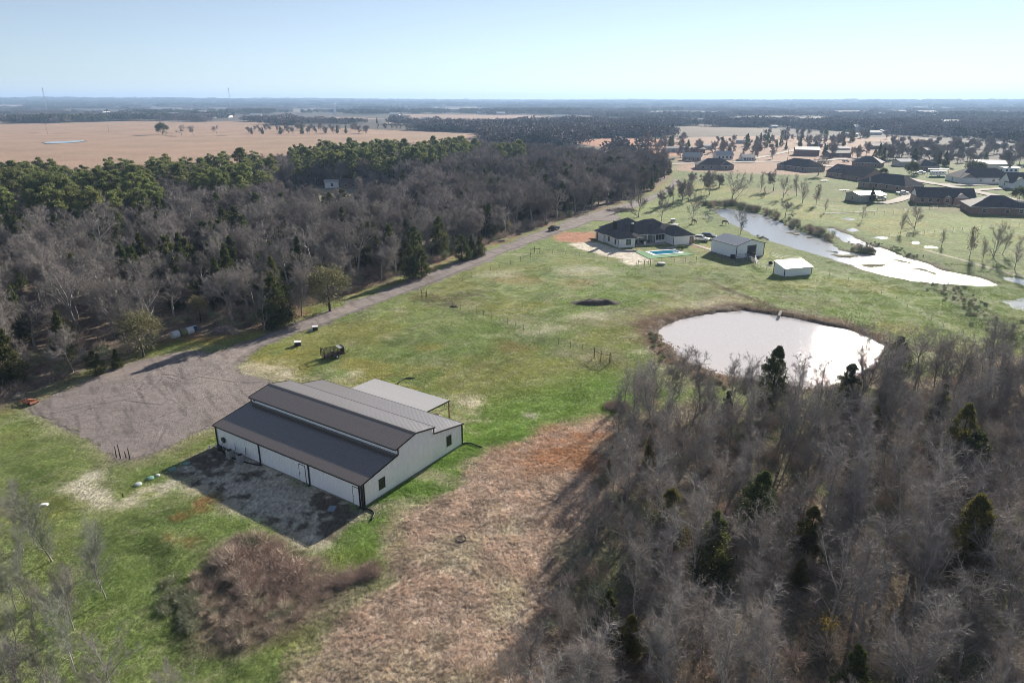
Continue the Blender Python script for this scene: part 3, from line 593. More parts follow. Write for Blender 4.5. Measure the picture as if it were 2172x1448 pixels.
# ---- trees that stand out one by one
lone = [  # px base, row of top, kind, variants, label
 ((1551,432),356,'bare_tree','vase','tall spreading bare tree at the head of the creek, greenish twigs',1.25),
 ((1640,405),357,'bare_tree','big','round bare tree in the middle of the upper meadow',1.0),
 ((1735,372),328,'bare_tree','big','big dark bare oak beside the street and the brown houses',1.3),
 ((1614,407),362,'bare_tree','slim','slim bare tree just left of the round tree in the upper meadow',1.0),
 ((1661,420),366,'bare_tree','vase','bare tree just right of the round tree in the upper meadow',1.1),
 ((1690,416),366,'bare_tree','slim','thin tall bare tree, second from the right in the upper meadow row',1.0),
 ((1702,430),372,'bare_tree','vase','leaning vase-shaped bare tree at the right end of the upper meadow row',.9),
 ((1731,434),388,'leafy_tree','leafy','small tree with brown leaves right of the upper meadow row',1.0),
 ((1590,392),364,'bare_tree','slim','thin leaning bare tree behind the creek head tree',.7),
 ((1621,418),396,'bare_tree','sap','little bare sapling in front of the upper meadow trees',1.0),
 ((1571,497),432,'bare_tree','vase','bare tree on the creek bank behind the white workshop',.8),
 ((1665,462),424,'bare_tree','big','low bare tree on the far creek bank among the brush',1.2),
 ((1828,468),430,'bare_tree','slim','small bare tree in the green field below the white carport shed',1.0),
 ((1750,450),418,'bare_tree','sap','thin sapling beside the pale drainage path',1.0),
 ((1910,494),440,'bare_tree','sap','thin bare tree left of the bushy tree in the right-hand field',1.0),
 ((1940,482),428,'bare_tree','vase','bushy bare tree with a thick twiggy skirt in the right-hand field',1.2),
 ((1997,522),482,'bare_tree','slim','short dense upright bare tree by the fence line in the right-hand field',1.1),
 ((2056,546),478,'leafy_tree','leafy','slim tree with a tuft of brown leaves low on its trunk',.8),
 ((2084,553),500,'bare_tree','sap','thin bare tree leaning right next to the tall pair',1.0),
 ((2107,546),462,'bare_tree','vase','tallest double-stemmed bare tree at the right edge of the lower meadow',.8),
 ((2126,541),484,'bare_tree','slim','slim bare tree right of the double-stemmed tree',1.0),
 ((2152,572),500,'bare_tree','slim','dense bare tree at the right edge by the pale track',1.0),
 ((1339,443),394,'bare_tree','sap','thin bare tree beside the gravel road behind the house',1.2),
 ((1354,461),386,'bare_tree','vase','tall bare tree behind the left part of the white house roof',1.0),
 ((1403,469),410,'bare_tree','vase','bare tree behind the middle of the white house roof',1.0),
 ((1427,432),388,'bare_tree','big','small round bare tree by the narrow lane',1.0),
 ((1448,425),386,'bare_tree','vase','small bare tree between the lane and the tall slim tree',1.0),
 ((1460,427),368,'bare_tree','slim','tall slim bare tree by the narrow lane',1.0),
 ((1467,477),392,'bare_tree','vase','tall thin forked bare tree where the brown horse grazes',.7),
 ((345,286),261,'round_tree','round','round dark evergreen in the tan field, leftmost of three',1.0),
 ((385,287),264,'bare_tree','big','middle bare tree of three in the tan field',1.2),
 ((410,288),264,'bare_tree','big','right bare tree of three in the tan field',1.2),
 ((460,284),265,'bare_tree','big','lone bare tree on the tan field left of the tree row',1.2),
 ((1872,374),357,'round_tree','round','rounded grey-green evergreen behind the brick house by the carport',1.0),
 ((1932,371),344,'round_tree','round','large dark round evergreen beside the street',1.0),
 ((2161,426),398,'round_tree','round','dark evergreen at the right edge by the driveway',1.2),
 ((1848,428),397,'cedar_tree','cedar','dark cedar standing in front of the white carport shed',1.3),
 ((2069,363),343,'pampas_shrub','pampas','big pale feathery shrub behind the street',1.1),
 ((1895,338),318,'bare_tree','big','greenish bare tree between the far houses',1.0),
 ((1636,856),736,'cedar_tree','cedarn1','dark pointed cedar standing against the pond, tallest of its kind there',1.0),
 ((1792,868),772,'cedar_tree','cedarn1','dark ragged cedar at the pond edge, right of the glare',1.1),
 ((1845,915),848,'cedar_tree','cedarn0','round-topped bronze cedar below the right end of the pond',1.2),
 ((1985,905),815,'cedar_tree','cedarn1','pointed dark cedar behind the large right-hand cedar',1.0),
 ((2020,1015),858,'cedar_tree','cedarn0','large dark cedar with olive top in the right of the wood',1.0),
 ((1376,990),922,'cedar_tree','cedarn2','narrow little cedar in the left part of the near wood',.75),
 ((1605,1125),1000,'cedar_tree','cedarn1','dark round cedar in the centre of the near wood',1.2),
 ((1415,1165),1038,'cedar_tree','cedarn0','wide bronze cedar near the left side of the near wood',1.35),
 ((1712,1175),1075,'cedar_tree','cedarn0','bronze cedar right of the central dark cedar',1.3),
 ((2035,1240),1052,'cedar_tree','cedarn2','tall bronze cedar at the right of the near wood',1.1),
 ((1695,1240),1185,'cedar_tree','cedarn2','small olive cedar low in the near wood',1.3),
 ((1335,1390),1305,'cedar_tree','cedarn0','small olive cedar at the bottom left of the near wood',1.3),
 ((1290,1010),975,'cedar_tree','cedarn2','tiny cedar on the edge of the near wood beside the dry field',.8),
 ((1540,890),830,'cedar_tree','cedarn1','little dark cedar left of the pointed pond cedar',.8),
 ((1950,800),676,'bare_tree','vase','big spreading bare tree right of the pond',1.35),
 ((2035,815),700,'bare_tree','vase','dense bare tree behind the wood right of the big spreading one',1.2),
 ((1440,838),718,'bare_tree','vase','leaning bare tree with its crown against the left of the pond',1.0),
 ((1385,880),760,'bare_tree','vase','dense upright clump of bare stems at the left tip of the near wood',1.1),
 ((1325,850),775,'bare_tree','slim','slim bare tree at the left tip of the near wood, outside its edge',1.0),
 ((1550,840),745,'bare_tree','slim','fine bare tree against the pond left of the pointed cedar',1.1),
 ((1585,850),740,'bare_tree','slim','fine bare tree between the pond and the pointed cedar',1.0),
 ((1690,870),745,'bare_tree','slim','bare tree standing dark against the glare on the pond, left one',1.1),
 ((1735,870),750,'bare_tree','slim','bare tree standing dark against the glare on the pond, right one',1.1),
 ((112,1190),985,'bare_tree','sapg','tall thin greenish tree at the left edge of the grass',1.1),
 ((205,1215),1085,'bare_tree','sapg','thin greenish tree among the saplings at lower left',1.1),
 ((225,1270),1095,'bare_tree','sapg','greenish sapling, right-hand one in the lower left grass',1.2),
 ((160,1425),1255,'bare_tree','sapg','thin sapling at the bottom left with a pale stem',1.0),
 ((245,1500),1330,'bare_tree','vase','pale bare tree rising from the bottom edge at lower left',.9),
 ((375,1560),1405,'bare_tree','vase','pale bare crown at the bottom edge left of the thicket',.9),
 ((305,758),655,'olive_tree','olive','small tree with yellow-green leaves in front of the left wood',1.2),
 ((588,692),580,'cedar_tree','cedar','dark pointed cedar where the wood meets the gravel road',1.3),
 ((560,700),600,'bare_tree','slim','small pale bare tree left of the cedar by the gravel road',1.0),
 ((895,588),530,'cedar_tree','cedar','dark cedar at the corner of the wood, rightmost of the three there',1.2),
 ((870,592),520,'cedar_tree','cedar','tall cedar second from the road at the wood corner',1.2),
 ((1018,543),500,'cedar_tree','cedar','bright cedar beside the road, right of three in a row',1.2),
 ((1000,547),498,'cedar_tree','cedar','cedar beside the road, middle of three in a row',1.3),
 ((980,553),500,'cedar_tree','cedar','cedar beside the road, left of three in a row',1.3),
 ((700,660),560,'olive_tree','olive','tree with pale olive leaves at the front of the wood above the road',1.3),
 ((640,670),575,'bare_tree','slim','slim bare tree at the front of the wood above the road bend',1.1),
 ((250,780),740,'cedar_tree','cedar','low dark cedar bush at the wood edge by the gravel yard',1.4),
 ((205,795),745,'cedar_tree','cedar','low cedar at the wood edge, nearest the rusty implement',1.3),
 ((370,560),508,'cedar_tree','cedar','dark cedar rising among the bare crowns of the left wood',1.3),
]
VV = dict(vase=V_vase, big=V_big, slim=V_slim, sap=V_sap, leafy=V_leafy, round=V_round, cedar=V_cedar, cedarn0=V_cedarn[:1], cedarn1=V_cedarn[1:2], cedarn2=V_cedarn[2:], pampas=V_pampas, sapg=V_sapg, olive=V_olive)
NK = dict(bare_tree=0, cedar_tree=0)
for i, (b, top, kind, vk, lab, wide) in enumerate(lone):
    x, y = G(*b); H = hgt(b, top); vs = VV[vk]
    tree(kind, vs[i % len(vs)], x, y, H, lab, wide=wide)
    if kind in NK: NK[kind] += 1
# ---- the woods: every place where a tree stands
def scatter(poly, sp, seed, xr=None, clip=None):
    P = np.array(poly); x0, y0 = P.min(0); x1, y1 = P.max(0)
    x = np.arange(x0, x1, sp); y = np.arange(y0, y1, sp * .87); X, Y = np.meshgrid(x, y); X = X + (np.arange(len(y)) % 2)[:, None] * sp / 2
    rg = np.random.default_rng(seed); X = X + rg.uniform(-.42, .42, X.shape) * sp; Y = Y + rg.uniform(-.42, .42, Y.shape) * sp
    X, Y = X.ravel(), Y.ravel(); s = sdp(X, Y, poly); ok = (s > .8) & (np.abs(X) < .83 * Y + 22) & (Y > 20)
    return X[ok], Y[ok], s[ok]
def keep_clear(X, Y, sites):
    ok = np.ones(X.shape, bool)
    for (x, y, r) in sites: ok &= np.hypot(X - x, Y - y) > r
    return ok
PINEZ = [GP([(-200,540),(-200,412),(60,412),(330,405),(420,390),(560,370),(600,430),(500,470),(380,450),(290,490),(60,520)]),
         GP([(620,400),(620,358),(760,350),(960,338),(1030,352),(900,392),(780,402)]), GP([(205,520),(330,505),(370,470),(330,450),(200,470)]), GP([(1060,372),(1110,372),(1110,350),(1050,350)])]
CEDZ = [GP([(-200,600),(0,585),(240,565),(370,545),(330,500),(100,510),(-200,530)]), GP([(1010,425),(1150,435),(1310,400),(1300,375),(1150,372),(1020,395)]), GP([(350,660),(640,690),(640,600),(420,610)]),
        GP([(800,590),(920,575),(900,520),(800,540)]), GP([(735,470),(800,465),(800,445),(740,450)]), GP([(500,440),(700,430),(700,400),(520,405)])]
clear = [(*G(700,405), 14), (*G(690,420), 20), (*G(645,412), 10), (*G(760,420), 14), (*G(840,432), 9), (*G(390,705), 5)]
EL = []
X, Y, S = scatter(LWOOD, 6.6, 11); ok = keep_clear(X, Y, clear + [(a, b, 3.0) for a, b in placed]); X, Y, S = X[ok], Y[ok], S[ok]
rg = np.random.default_rng(5); u = rg.random(len(X)); v = rg.random(len(X))
inp = np.maximum.reduce([sdp(X, Y, q) for q in PINEZ]) > 0; inc = np.maximum.reduce([sdp(X, Y, q) for q in CEDZ]) > 0
for x, y, s, a, b, p_, c_ in zip(X, Y, S, u, v, inp, inc):
    k = 'bare'
    if p_: k = 'pine' if a < .52 else ('bare' if a < .8 else 'cedar')
    elif c_: k = 'cedar' if a < .55 else 'bare'
    elif a < .22: k = 'cedar'
    elif a < .26: k = 'olive'
    H = dict(pine=15, bare=12, cedar=9.8, olive=5.5)[k] * (.78 + .42 * b) * (1 if s > 5 or k == 'cedar' else .85)
    if s < 1.5 and k == 'bare' and y < 300: continue
    qx, qy = proj(x, y, 0)
    if 590 < qx < 850 and 398 < qy < 468: H *= .52; k = 'bare' if k == 'pine' else k
    EL.append((x, y, H, k, s, 'left'))
X, Y, S = scatter(RWOOD, 3.7, 12); ok = keep_clear(X, Y, [(a, b, 1.6) for a, b in placed]) & (sdp(X, Y, POND) < -1.8) & (Y > 27)
X, Y, S = X[ok], Y[ok], S[ok]; u = rg.random(len(X)); v = rg.random(len(X)); gap = fbm(X / 7, Y / 7, 2, 77)
for x, y, s, a, b, g in zip(X, Y, S, u, v, gap):
    px, py = proj(x, y, 0)
    if g < .33: continue
    H = (6.6 + 4.2 * b) * (.66 + .34 * min(1, s / 5) if y < 72 else 1.0)
    k = 'cedar' if a < .03 else 'slim'
    if k == 'cedar': H *= .7
    if k == 'slim' and a > .62: H *= .72
    EL.append((x, y, H, k, s, 'near'))
X, Y, S = scatter(LLWOOD, 1.9, 13); ok = (sdp(X, Y, LLWOOD) > .5) & (Y > 24); X, Y, S = X[ok], Y[ok], S[ok]
for x, y, s in zip(X, Y, S):
    if rg.random() < (.42 if s < 5 else .25): continue
    EL.append((x, y, rg.uniform(3.5, 6.5), 'sap', s, 'lower left'))
# rows and clumps across the far fields and the suburb
def rowpts(pts, n, jit):
    P = np.array([G(*p) for p in pts]); seg = np.linalg.norm(np.diff(P, axis=0), axis=1); cum = np.concatenate([[0], np.cumsum(seg)])
    for t in np.linspace(0, cum[-1], n): 
        i = min(np.searchsorted(cum, t, 'right') - 1, len(seg) - 1); q = P[i] + (P[i + 1] - P[i]) * ((t - cum[i]) / seg[i]); yield q[0] + rg.normal(0, jit), q[1] + rg.normal(0, jit)
for pts, n, jit, mix, where in [([(520,284),(620,284),(760,283)], 24, 6, .2, 'field row'), ([(540,279),(700,276),(760,278)], 26, 10, .25, 'field row'), ([(800,274),(900,276),(1010,275)], 17, 7, .2, 'field row'), ([(800,262),(900,262),(1000,262)], 12, 7, .2, 'field row'), ([(1330,318),(1380,330),(1440,333)], 5, 5, .3, 'suburb'),
                                ([(1370,305),(1440,318),(1560,326),(1660,326)], 40, 9, .12, 'suburb'), ([(1420,338),(1500,334),(1640,336)], 14, 6, .2, 'suburb'), ([(1440,302),(1560,310),(1700,304),(1800,308)], 30, 16, .25, 'suburb'), ([(1650,290),(1760,288),(1880,294)], 24, 16, .2, 'suburb'), ([(1740,330),(1800,334),(1900,340)], 12, 6, .1, 'suburb'), ([(1640,318),(1740,316),(1800,300)], 16, 7, .5, 'suburb'),
                                ([(1580,300),(1660,298),(1700,296)], 10, 8, .6, 'suburb'), ([(1860,330),(1950,336),(2040,345),(2172,352),(2250,352)], 46, 9, .1, 'suburb'), ([(1900,322),(2040,326),(2172,330),(2250,330)], 44, 12, .1, 'suburb'),
                                ([(1850,345),(2000,352),(2172,366)], 12, 5, .2, 'suburb'), ([(1880,312),(2040,314),(2250,315)], 36, 14, .1, 'suburb'), ([(1450,395),(1500,400),(1520,395)], 4, 3, 0, 'suburb'), ([(1400,440),(1450,415),(1500,412)], 4, 3, 0, 'suburb')]:
    for x, y in rowpts(pts, n, jit): EL.append((x, y, rg.uniform(6.5, 11.5), 'cedar' if rg.random() < mix else 'bare', 9, where))
sites_clear = []
HC = [(1518,352),(1682,360),(1815,384),(1880,400),(1830,350),(1990,425),(2110,450),(2090,382),(1710,324),(1466,337),(1987,370),(1970,360),(1835,420),(2100,358),(1560,333)]
for p in HC: g = G(*p); sites_clear.append((*g, 13))
EL = [e for e in EL if all((e[0] - a) ** 2 + (e[1] - b) ** 2 > r * r for a, b, r in sites_clear)]
# the largest in the picture become trees of their own, the rest of each kind one mass
def inview(x, y, H):
    px, py = proj(x, y, H * .6); return -60 < px < 2232 and -40 < py < 1500
KN = dict(bare='bare_tree', slim='slender_tree', sap='sapling', cedar='cedar_tree', pine='pine_tree', olive='olive_tree')
KV = dict(bare=V_big, slim=V_slim, sap=V_sap + V_sapg, cedar=V_cedar, pine=V_pine, olive=V_olive)
PH = {('bare','left'): 'bare grey-brown {s} tree', ('slim','near'): 'slender bare {s} tree', ('sap','lower left'): 'thin bare {s} sapling', ('cedar','left'): 'dark evergreen {s} cedar', ('pine','left'): 'bright green {s} pine'}
LANDL = [((760,640),'above the gravel road bend'),((860,560),'by the road above the pasture'),((1000,520),'beside the straight gravel road'),((1110,470),'above the dark car by the road'),((1230,440),'near the utility pole by the road'),((1340,400),'at the far end of the wood'),
         ((480,700),'behind the brush pile and barrels'),((380,690),'behind the hay bales'),((200,760),'along the edge of the gravel yard'),((60,820),'behind the rusty implement'),((30,650),'at the left edge of the picture'),((150,560),'left part of the wood'),
         ((400,600),'middle of the left wood'),((600,560),'wood above the roadside cedar'),((700,500),'below the clearing of the white shed'),((680,380),'around the hidden brown house'),((850,440),'right of the clearing'),((500,470),'left of the clearing'),((300,480),'left among the pines'),
         ((100,420),'at the far left field edge'),((350,400),'at the tan field edge'),((560,380),'at the tan field edge, centre'),((800,370),'in the grove above the clearing'),((950,360),'at the grove right end'),((1100,380),'amid the cedars of the far wood'),((1250,370),'top right of the far wood'),((1000,450),'centre right of the wood')]
LANDR = [((1330,930),'at the near wood left tip'),((1480,880),'on the pond shore, left end'),((1620,880),'on the shore by the pointed cedar'),((1750,880),'below the glare on the pond'),((1900,850),'right of the pond'),((2080,850),'on the far right behind the wood'),((1300,1080),'on the edge by the dry field'),((1450,1040),'around the wide bronze cedar'),
         ((1600,1060),'around the central dark cedar'),((1760,1080),'right of the central dark cedar'),((1920,1000),'by the large right-hand cedar'),((2100,1050),'on the right edge, upper half'),((1250,1300),'lower down by the dry field'),((1400,1300),'by the bottom olive cedar'),((1560,1280),'low in the near wood middle'),
         ((1750,1290),'below the bronze cedars'),((1900,1250),'left of the tall bronze cedar'),((2080,1250),'on the right edge, lower half'),((1500,1420),'bottom edge by the yellow bush'),((1700,1420),'at the bottom edge, centre right'),((1950,1420),'at the bottom edge, right'),((2130,1430),'in the bottom right corner')]
def where(e, px, py):
    if e[5] in ('left', 'near'):
        L_ = LANDL if e[5] == 'left' else LANDR
        return min(L_, key=lambda q: (q[0][0] - px) ** 2 + ((q[0][1] - py) * 1.6) ** 2)[1]
    if e[5] == 'lower left': return ('at the top' if py < 1150 else 'in the middle' if py < 1320 else 'at the bottom') + ' of the lower left growth'
    if e[5] == 'field row': return 'in the tree row across the tan field, ' + ('left half' if px < 650 else 'right half' if px < 780 else 'separate right row')
    return 'among the suburb houses, ' + ('far left' if px < 1560 else 'centre left' if px < 1760 else 'centre right' if px < 1960 else 'far right')
rest = []
byk = {}; LABS = []
for e in EL:
    if inview(e[0], e[1], e[2]): byk.setdefault(e[3], []).append(e)
    elif e[5] in ('near', 'left', 'lower left'): rest.append(e)
for k, lst in byk.items():
    lst.sort(key=lambda e: -e[2] / math.hypot(e[0], e[1])); cap = 296 - NK.get(KN[k], 0)
    # labels: place, then height rank within the place
    cells = {}
    for e in lst[:cap]:
        px, py = proj(e[0], e[1], e[2] * .5); cells.setdefault(where(e, px, py), []).append((px, py, e))
    adj = dict(bare='bare tree', slim='slender tree', sap='thin sapling', cedar='dark cedar', pine='green pine', olive='olive-leaved tree')[k]
    ordn = ['leftmost', 'second from left', 'third from left', 'fourth from left', 'fifth from left', 'sixth from left', 'seventh from left', 'eighth from left', 'ninth from left', 'tenth from left']
    for wh, cl in cells.items():
        cl.sort(key=lambda q: q[1]); nrow = max(1, math.ceil(len(cl) / 10)); rows = [cl[i * len(cl) // nrow:(i + 1) * len(cl) // nrow] for i in range(nrow)]
        for ri, qs in enumerate(rows):
            qs = sorted(qs, key=lambda q: q[0]); rn = '' if nrow == 1 else ('front row' if ri == nrow - 1 else 'back row' if ri == 0 else ('second', 'third', 'fourth', 'fifth', 'sixth', 'seventh', 'eighth', 'ninth', 'tenth')[ri - 1] + ' row from back')
            for i, (px, py, e) in enumerate(qs):
                o_ = (ordn[i] if i < len(qs) - 1 else 'rightmost') if len(qs) > 1 else ''
                lab = ', '.join(t for t in (adj + ' ' + wh.replace(', ', ' '), rn, o_) if t); assert len(lab.split()) <= 18, lab
                LABS.append(lab)
                vs = KV[k]; vi = int(abs(e[0] * 13.7 + e[1] * 7.1)) % len(vs)
                if k == 'slim' and vi == 0: vs = V_vase; 
                tree(KN[k], vs[vi % len(vs)], e[0], e[1], e[2], lab, dict(bare='bare trees', slim='slender trees of the near wood', sap='saplings at lower left', cedar='cedars', pine='pines', olive='olive-leaved trees')[k],
                     wide=random.uniform(.9, 1.2), cat='tree')
    rest += lst[cap:]

# ---- geometry-nodes scattering for what nobody can count
def joined(var, name):
    vs, fs, mi, off, mats_ = [], [], [], 0, []
    me = bpy.data.meshes.new(name); bmv = []; bmf = []; bmm = []
    for j, m_ in enumerate(var[:-1]):
        n = len(m_.vertices); co = np.empty(n * 3, np.float32); m_.vertices.foreach_get('co', co); bmv.append(co.reshape(-1, 3))
        lt = np.empty(len(m_.polygons), np.int32); m_.polygons.foreach_get('loop_total', lt); li = np.empty(len(m_.loops), np.int32); m_.loops.foreach_get('vertex_index', li)
        st = np.concatenate([[0], np.cumsum(lt)[:-1]])
        for k in (3, 4):
            q = lt == k
            if q.any(): bmf.append(li[(st[q][:, None] + np.arange(k)).ravel()].reshape(-1, k) + off); bmm.append(np.full(q.sum(), j))
        off += n; mats_.append(m_.materials[-1])
    return np_mesh(name, np.concatenate(bmv), bmf, mats_, np.concatenate(bmm))
def scatter_mass(name, pts, scl, meshes, label, lean=0.0, col=None, idx=None, wide=None, rot=None):
    coll = bpy.data.collections.new(name + '_kinds')
    for i, m_ in enumerate(meshes):
        o = bpy.data.objects.new('kind_%02d' % i, m_); coll.objects.link(o)
    n = len(pts); me = bpy.data.meshes.new(name); me.vertices.add(n); me.vertices.foreach_set('co', np.asarray(pts, np.float32).ravel())
    rgx = np.random.default_rng(n)
    a = me.attributes.new('scl', 'FLOAT_VECTOR', 'POINT'); s = np.asarray(scl, float); s3 = np.stack([s * (1 if wide is None else wide)] * 2 + [s], 1); a.data.foreach_set('vector', s3.astype(np.float32).ravel())
    a = me.attributes.new('rot', 'FLOAT_VECTOR', 'POINT'); r3 = np.stack([rgx.normal(0, lean + 1e-6, n), rgx.normal(0, lean + 1e-6, n), rgx.random(n) * 6.283 if rot is None else rot], 1); a.data.foreach_set('vector', r3.astype(np.float32).ravel())
    a = me.attributes.new('idx', 'INT', 'POINT'); a.data.foreach_set('value', (rgx.integers(0, len(meshes), n) if idx is None else np.asarray(idx)).astype(np.int32))
    if col is not None:
        a = me.attributes.new('tcol', 'FLOAT_COLOR', 'POINT'); a.data.foreach_set('color', np.concatenate([col, np.ones((n, 1))], 1).astype(np.float32).ravel())
    me.update(); o = put(name, me)
    ng = bpy.data.node_groups.new(name, 'GeometryNodeTree')
    ng.interface.new_socket('Geometry', in_out='INPUT', socket_type='NodeSocketGeometry'); ng.interface.new_socket('Geometry', in_out='OUTPUT', socket_type='NodeSocketGeometry')
    gi = ng.nodes.new('NodeGroupInput'); go = ng.nodes.new('NodeGroupOutput'); ip = ng.nodes.new('GeometryNodeInstanceOnPoints'); ci = ng.nodes.new('GeometryNodeCollectionInfo')
    ci.inputs['Collection'].default_value = coll; ci.inputs['Separate Children'].default_value = True; ci.inputs['Reset Children'].default_value = True
    def na(nm, ty): q = ng.nodes.new('GeometryNodeInputNamedAttribute'); q.data_type = ty; q.inputs['Name'].default_value = nm; return q.outputs['Attribute']
    mp = ng.nodes.new('GeometryNodeMeshToPoints'); ng.links.new(gi.outputs[0], mp.inputs['Mesh'])
    ng.links.new(mp.outputs[0], ip.inputs['Points']); ng.links.new(ci.outputs[0], ip.inputs['Instance']); ip.inputs['Pick Instance'].default_value = True
    ng.links.new(na('idx', 'INT'), ip.inputs['Instance Index']); ng.links.new(na('rot', 'FLOAT_VECTOR'), ip.inputs['Rotation']); ng.links.new(na('scl', 'FLOAT_VECTOR'), ip.inputs['Scale'])
    ng.links.new(ip.outputs[0], go.inputs[0])
    md = o.modifiers.new('scatter', 'NODES'); md.node_group = ng
    return tag(o, label, None, None, 'stuff')
J = {}
def J_of(vs, key):
    if key not in J: J[key] = [joined(v, key) for v in vs]
    return J[key]
for k in ('bare', 'slim', 'sap', 'cedar', 'pine', 'olive'):
    es = [e for e in rest if e[3] == k]
    if not es: continue
    ms = J_of(V_far if k == 'bare' else KV[k], 'mass_' + k); Hv = V_far[0][-1] if k == 'bare' else KV[k][0][-1]
    z = hfun(np.array([e[0] for e in es]), np.array([e[1] for e in es]))
    scatter_mass(dict(bare='bare_woodland', slim='slender_woodland', sap='sapling_growth', cedar='cedar_growth', pine='pine_growth', olive='olive_growth')[k], [(e[0], e[1], zz) for e, zz in zip(es, z)], [e[2] / Hv for e in es], ms, 'further ' + dict(bare='bare trees behind the front rows', slim='bare stems of the near wood', sap='saplings at lower left', cedar='cedars far into the woods', pine='pines behind the first rows', olive='olive trees in the wood')[k])
# ---- far woodland out to the horizon, low-detail crowns in clumps
def clump(seed, n, W, mt, Hm, conical=0):
    rg = np.random.default_rng(seed); T = []
    for i in range(n):
        c = np.array((rg.uniform(-W, W), rg.uniform(-W, W), 0)); H = Hm * rg.uniform(.7, 1.15); R = H * rg.uniform(.32, .45) * (.6 if conical else 1); m = 46
        v = unit(rg.normal(0, 1, (m, 3))); v[:, 2] = v[:, 2] * .8
        p = c + v * (R, R, H * .38) * rg.uniform(.55, 1.0, (m, 1)) + (0, 0, H * .6)
        if conical: k = (1.15 - p[:, 2:3] / H); p[:, :2] = c[:2] + (p[:, :2] - c[:2]) * np.clip(k, .1, 1.2) * 1.5
        T.append(blades(rg, p, unit(rg.normal(0, 1, (m, 3)) + v), H * .2, H * .075)); 
        T.append(blades(rg, np.array([c + (.18, 0, 0)]), np.array([[0, 0, 1.]]), H * .7, .22))
    V = np.concatenate(T).reshape(-1, 3); return np_mesh('wood_clump', V, np.arange(len(V)).reshape(-1, 3), mt)
M_fart = mat('far_twigs', (.165, .148, .142), .9, .25, .05, objrand=.25, huerand=.02)
M_farc = mat('far_evergreen', (.05, .066, .038), .9, .35, .05, objrand=.3)
M_farp = mat('far_pine', (.06, .08, .035), .9, .35, .05, objrand=.3)
CL = [clump(1, 14, 20, M_fart, 12), clump(2, 14, 20, M_fart, 11), clump(3, 14, 20, M_fart, 13), clump(4, 12, 20, M_farc, 9, 1), clump(5, 12, 20, M_farp, 15)]
n = 26000; rg = np.random.default_rng(99)
r = np.exp(rg.uniform(math.log(560), math.log(12500), n)); a = rg.uniform(-.70, .70, n); X = r * np.sin(a); Y = r * np.cos(a)
open_ = fbm(X / 330, Y / 520, 3, 151 + 7)
d = np.maximum.reduce([sdp(X, Y, q) for q in [FIELD, RED1, TAN1, SUBURB] + FARF])
px = 1086 + FPX * X / (Y * _cp + CAMH * _sp); py = 724 - FPX * (Y * _sp - CAMH * _cp) / (Y * _cp + CAMH * _sp)
TOWN = [(1960,250,170,16),(1700,285,140,12),(430,242,120,8),(200,240,110,6),(620,244,90,7),(880,247,60,8),(1360,243,110,6),(2080,275,120,12)]
tw = np.zeros(n)
for tx, ty, sx, sy in TOWN: tw = np.maximum(tw, np.exp(-((px - tx) / sx) ** 2 - ((py - ty) / sy) ** 2))
ok = (d < -14) & ((open_ > .455) | (r > 5000)) & (rg.random(n) > tw * .75) & (np.abs(X) < .80 * Y + 60) & ~((py > 285) & (px > 1900) & (rg.random(n) < .5))
ok &= sdp(X, Y, LWOOD) < -6
X, Y, r = X[ok], Y[ok], r[ok]
ev = fbm(X / 600, Y / 500, 3, 300); q = rg.random(len(X)); idx = rg.integers(0, 3, len(X)); idx = np.where((ev > .56) & (q < .7), 4, idx); idx = np.where((ev < .42) & (q < .4), 3, idx)
idx = np.where(((q > .965) & (idx < 3)), 3, idx); idx = np.where(r > 4500, np.where(q < .6, 4, idx), idx)
scatter_mass('far_woodland', np.stack([X, Y, hfun(X, Y, False) - .3], 1), rg.uniform(.7, 1.25, len(X)) * (1 + ss(2500, 9000, r) * 1.0), CL, 'far bare and evergreen woods reaching to the horizon', idx=idx)
# ------------------------------------------------------------------ the metal barn
M_white = mat('white_metal_sheet', (.90, .91, .94), .45, .03, .8, spec=.4)
M_black = mat('dark_trim', (.022, .020, .020), .5, .1, 3, spec=.4)
M_droof = mat('bronze_metal_roof', (.135, .110, .093), .30, .08, .6, spec=1.0, coat=.7)
M_lroof = mat('grey_metal_roof', (.40, .39, .385), .35, .06, .6, spec=.8)
M_glass = mat('window_glass', (.03, .032, .03), .08, .1, 1, spec=.7)
M_rust = mat('rusty_steel', (.17, .07, .04), .8, .35, 6)
M_steel = mat('galvanised_steel', (.38, .38, .37), .45, .1, 5, metal=.4)
M_grey = mat('grey_casing', (.36, .36, .36), .5, .05, 4)
M_dark = mat('dark_rubber', (.018, .018, .018), .6, .1, 4)
M_wood = mat('weathered_wood', (.19, .14, .10), .85, .3, 5)
M_slab = mat('slab_concrete', (.32, .30, .28), .85, .15, 2)
def rib_profile(w0, w1, step=.305, h=.035, bw=.08, tw=.025):
    out = [(w0, 0)]; n = max(1, round((w1 - w0) / step))
    for i in range(n):
        c = w0 + (i + .5) * (w1 - w0) / n
        out += [(c - bw / 2, 0), (c - tw / 2, h), (c + tw / 2, h), (c + bw / 2, 0)]
    return out + [(w1, 0)]
def rib_panel(prof, f):      # f(t, off, k) -> 3D; k=0,1 the two ends
    b = MB()
    for (a, ha), (c, hc) in zip(prof[:-1], prof[1:]): b.quad(f(a, ha, 0), f(c, hc, 0), f(c, hc, 1), f(a, ha, 1))
    return b
def panels(name, parent, L0, L1, width, f, m, share=None):
    n = max(1, round((L1 - L0) / width)); wd = (L1 - L0) / n; me0 = None
    for i in range(n):
        a = L0 + i * wd
        if share is not None:      # same panel moved along share (unit vector in the parent's frame)
            if me0 is None: me0 = rib_panel(rib_profile(0.002, wd - .002), f).mesh(name, m)
            put(name, me0, parent, loc=tuple(np.array(share) * a))
        else: rib_panel(rib_profile(a + .002, a + wd - .002), f).obj(name, m, parent)
BW, BL = 16.9, 24.9
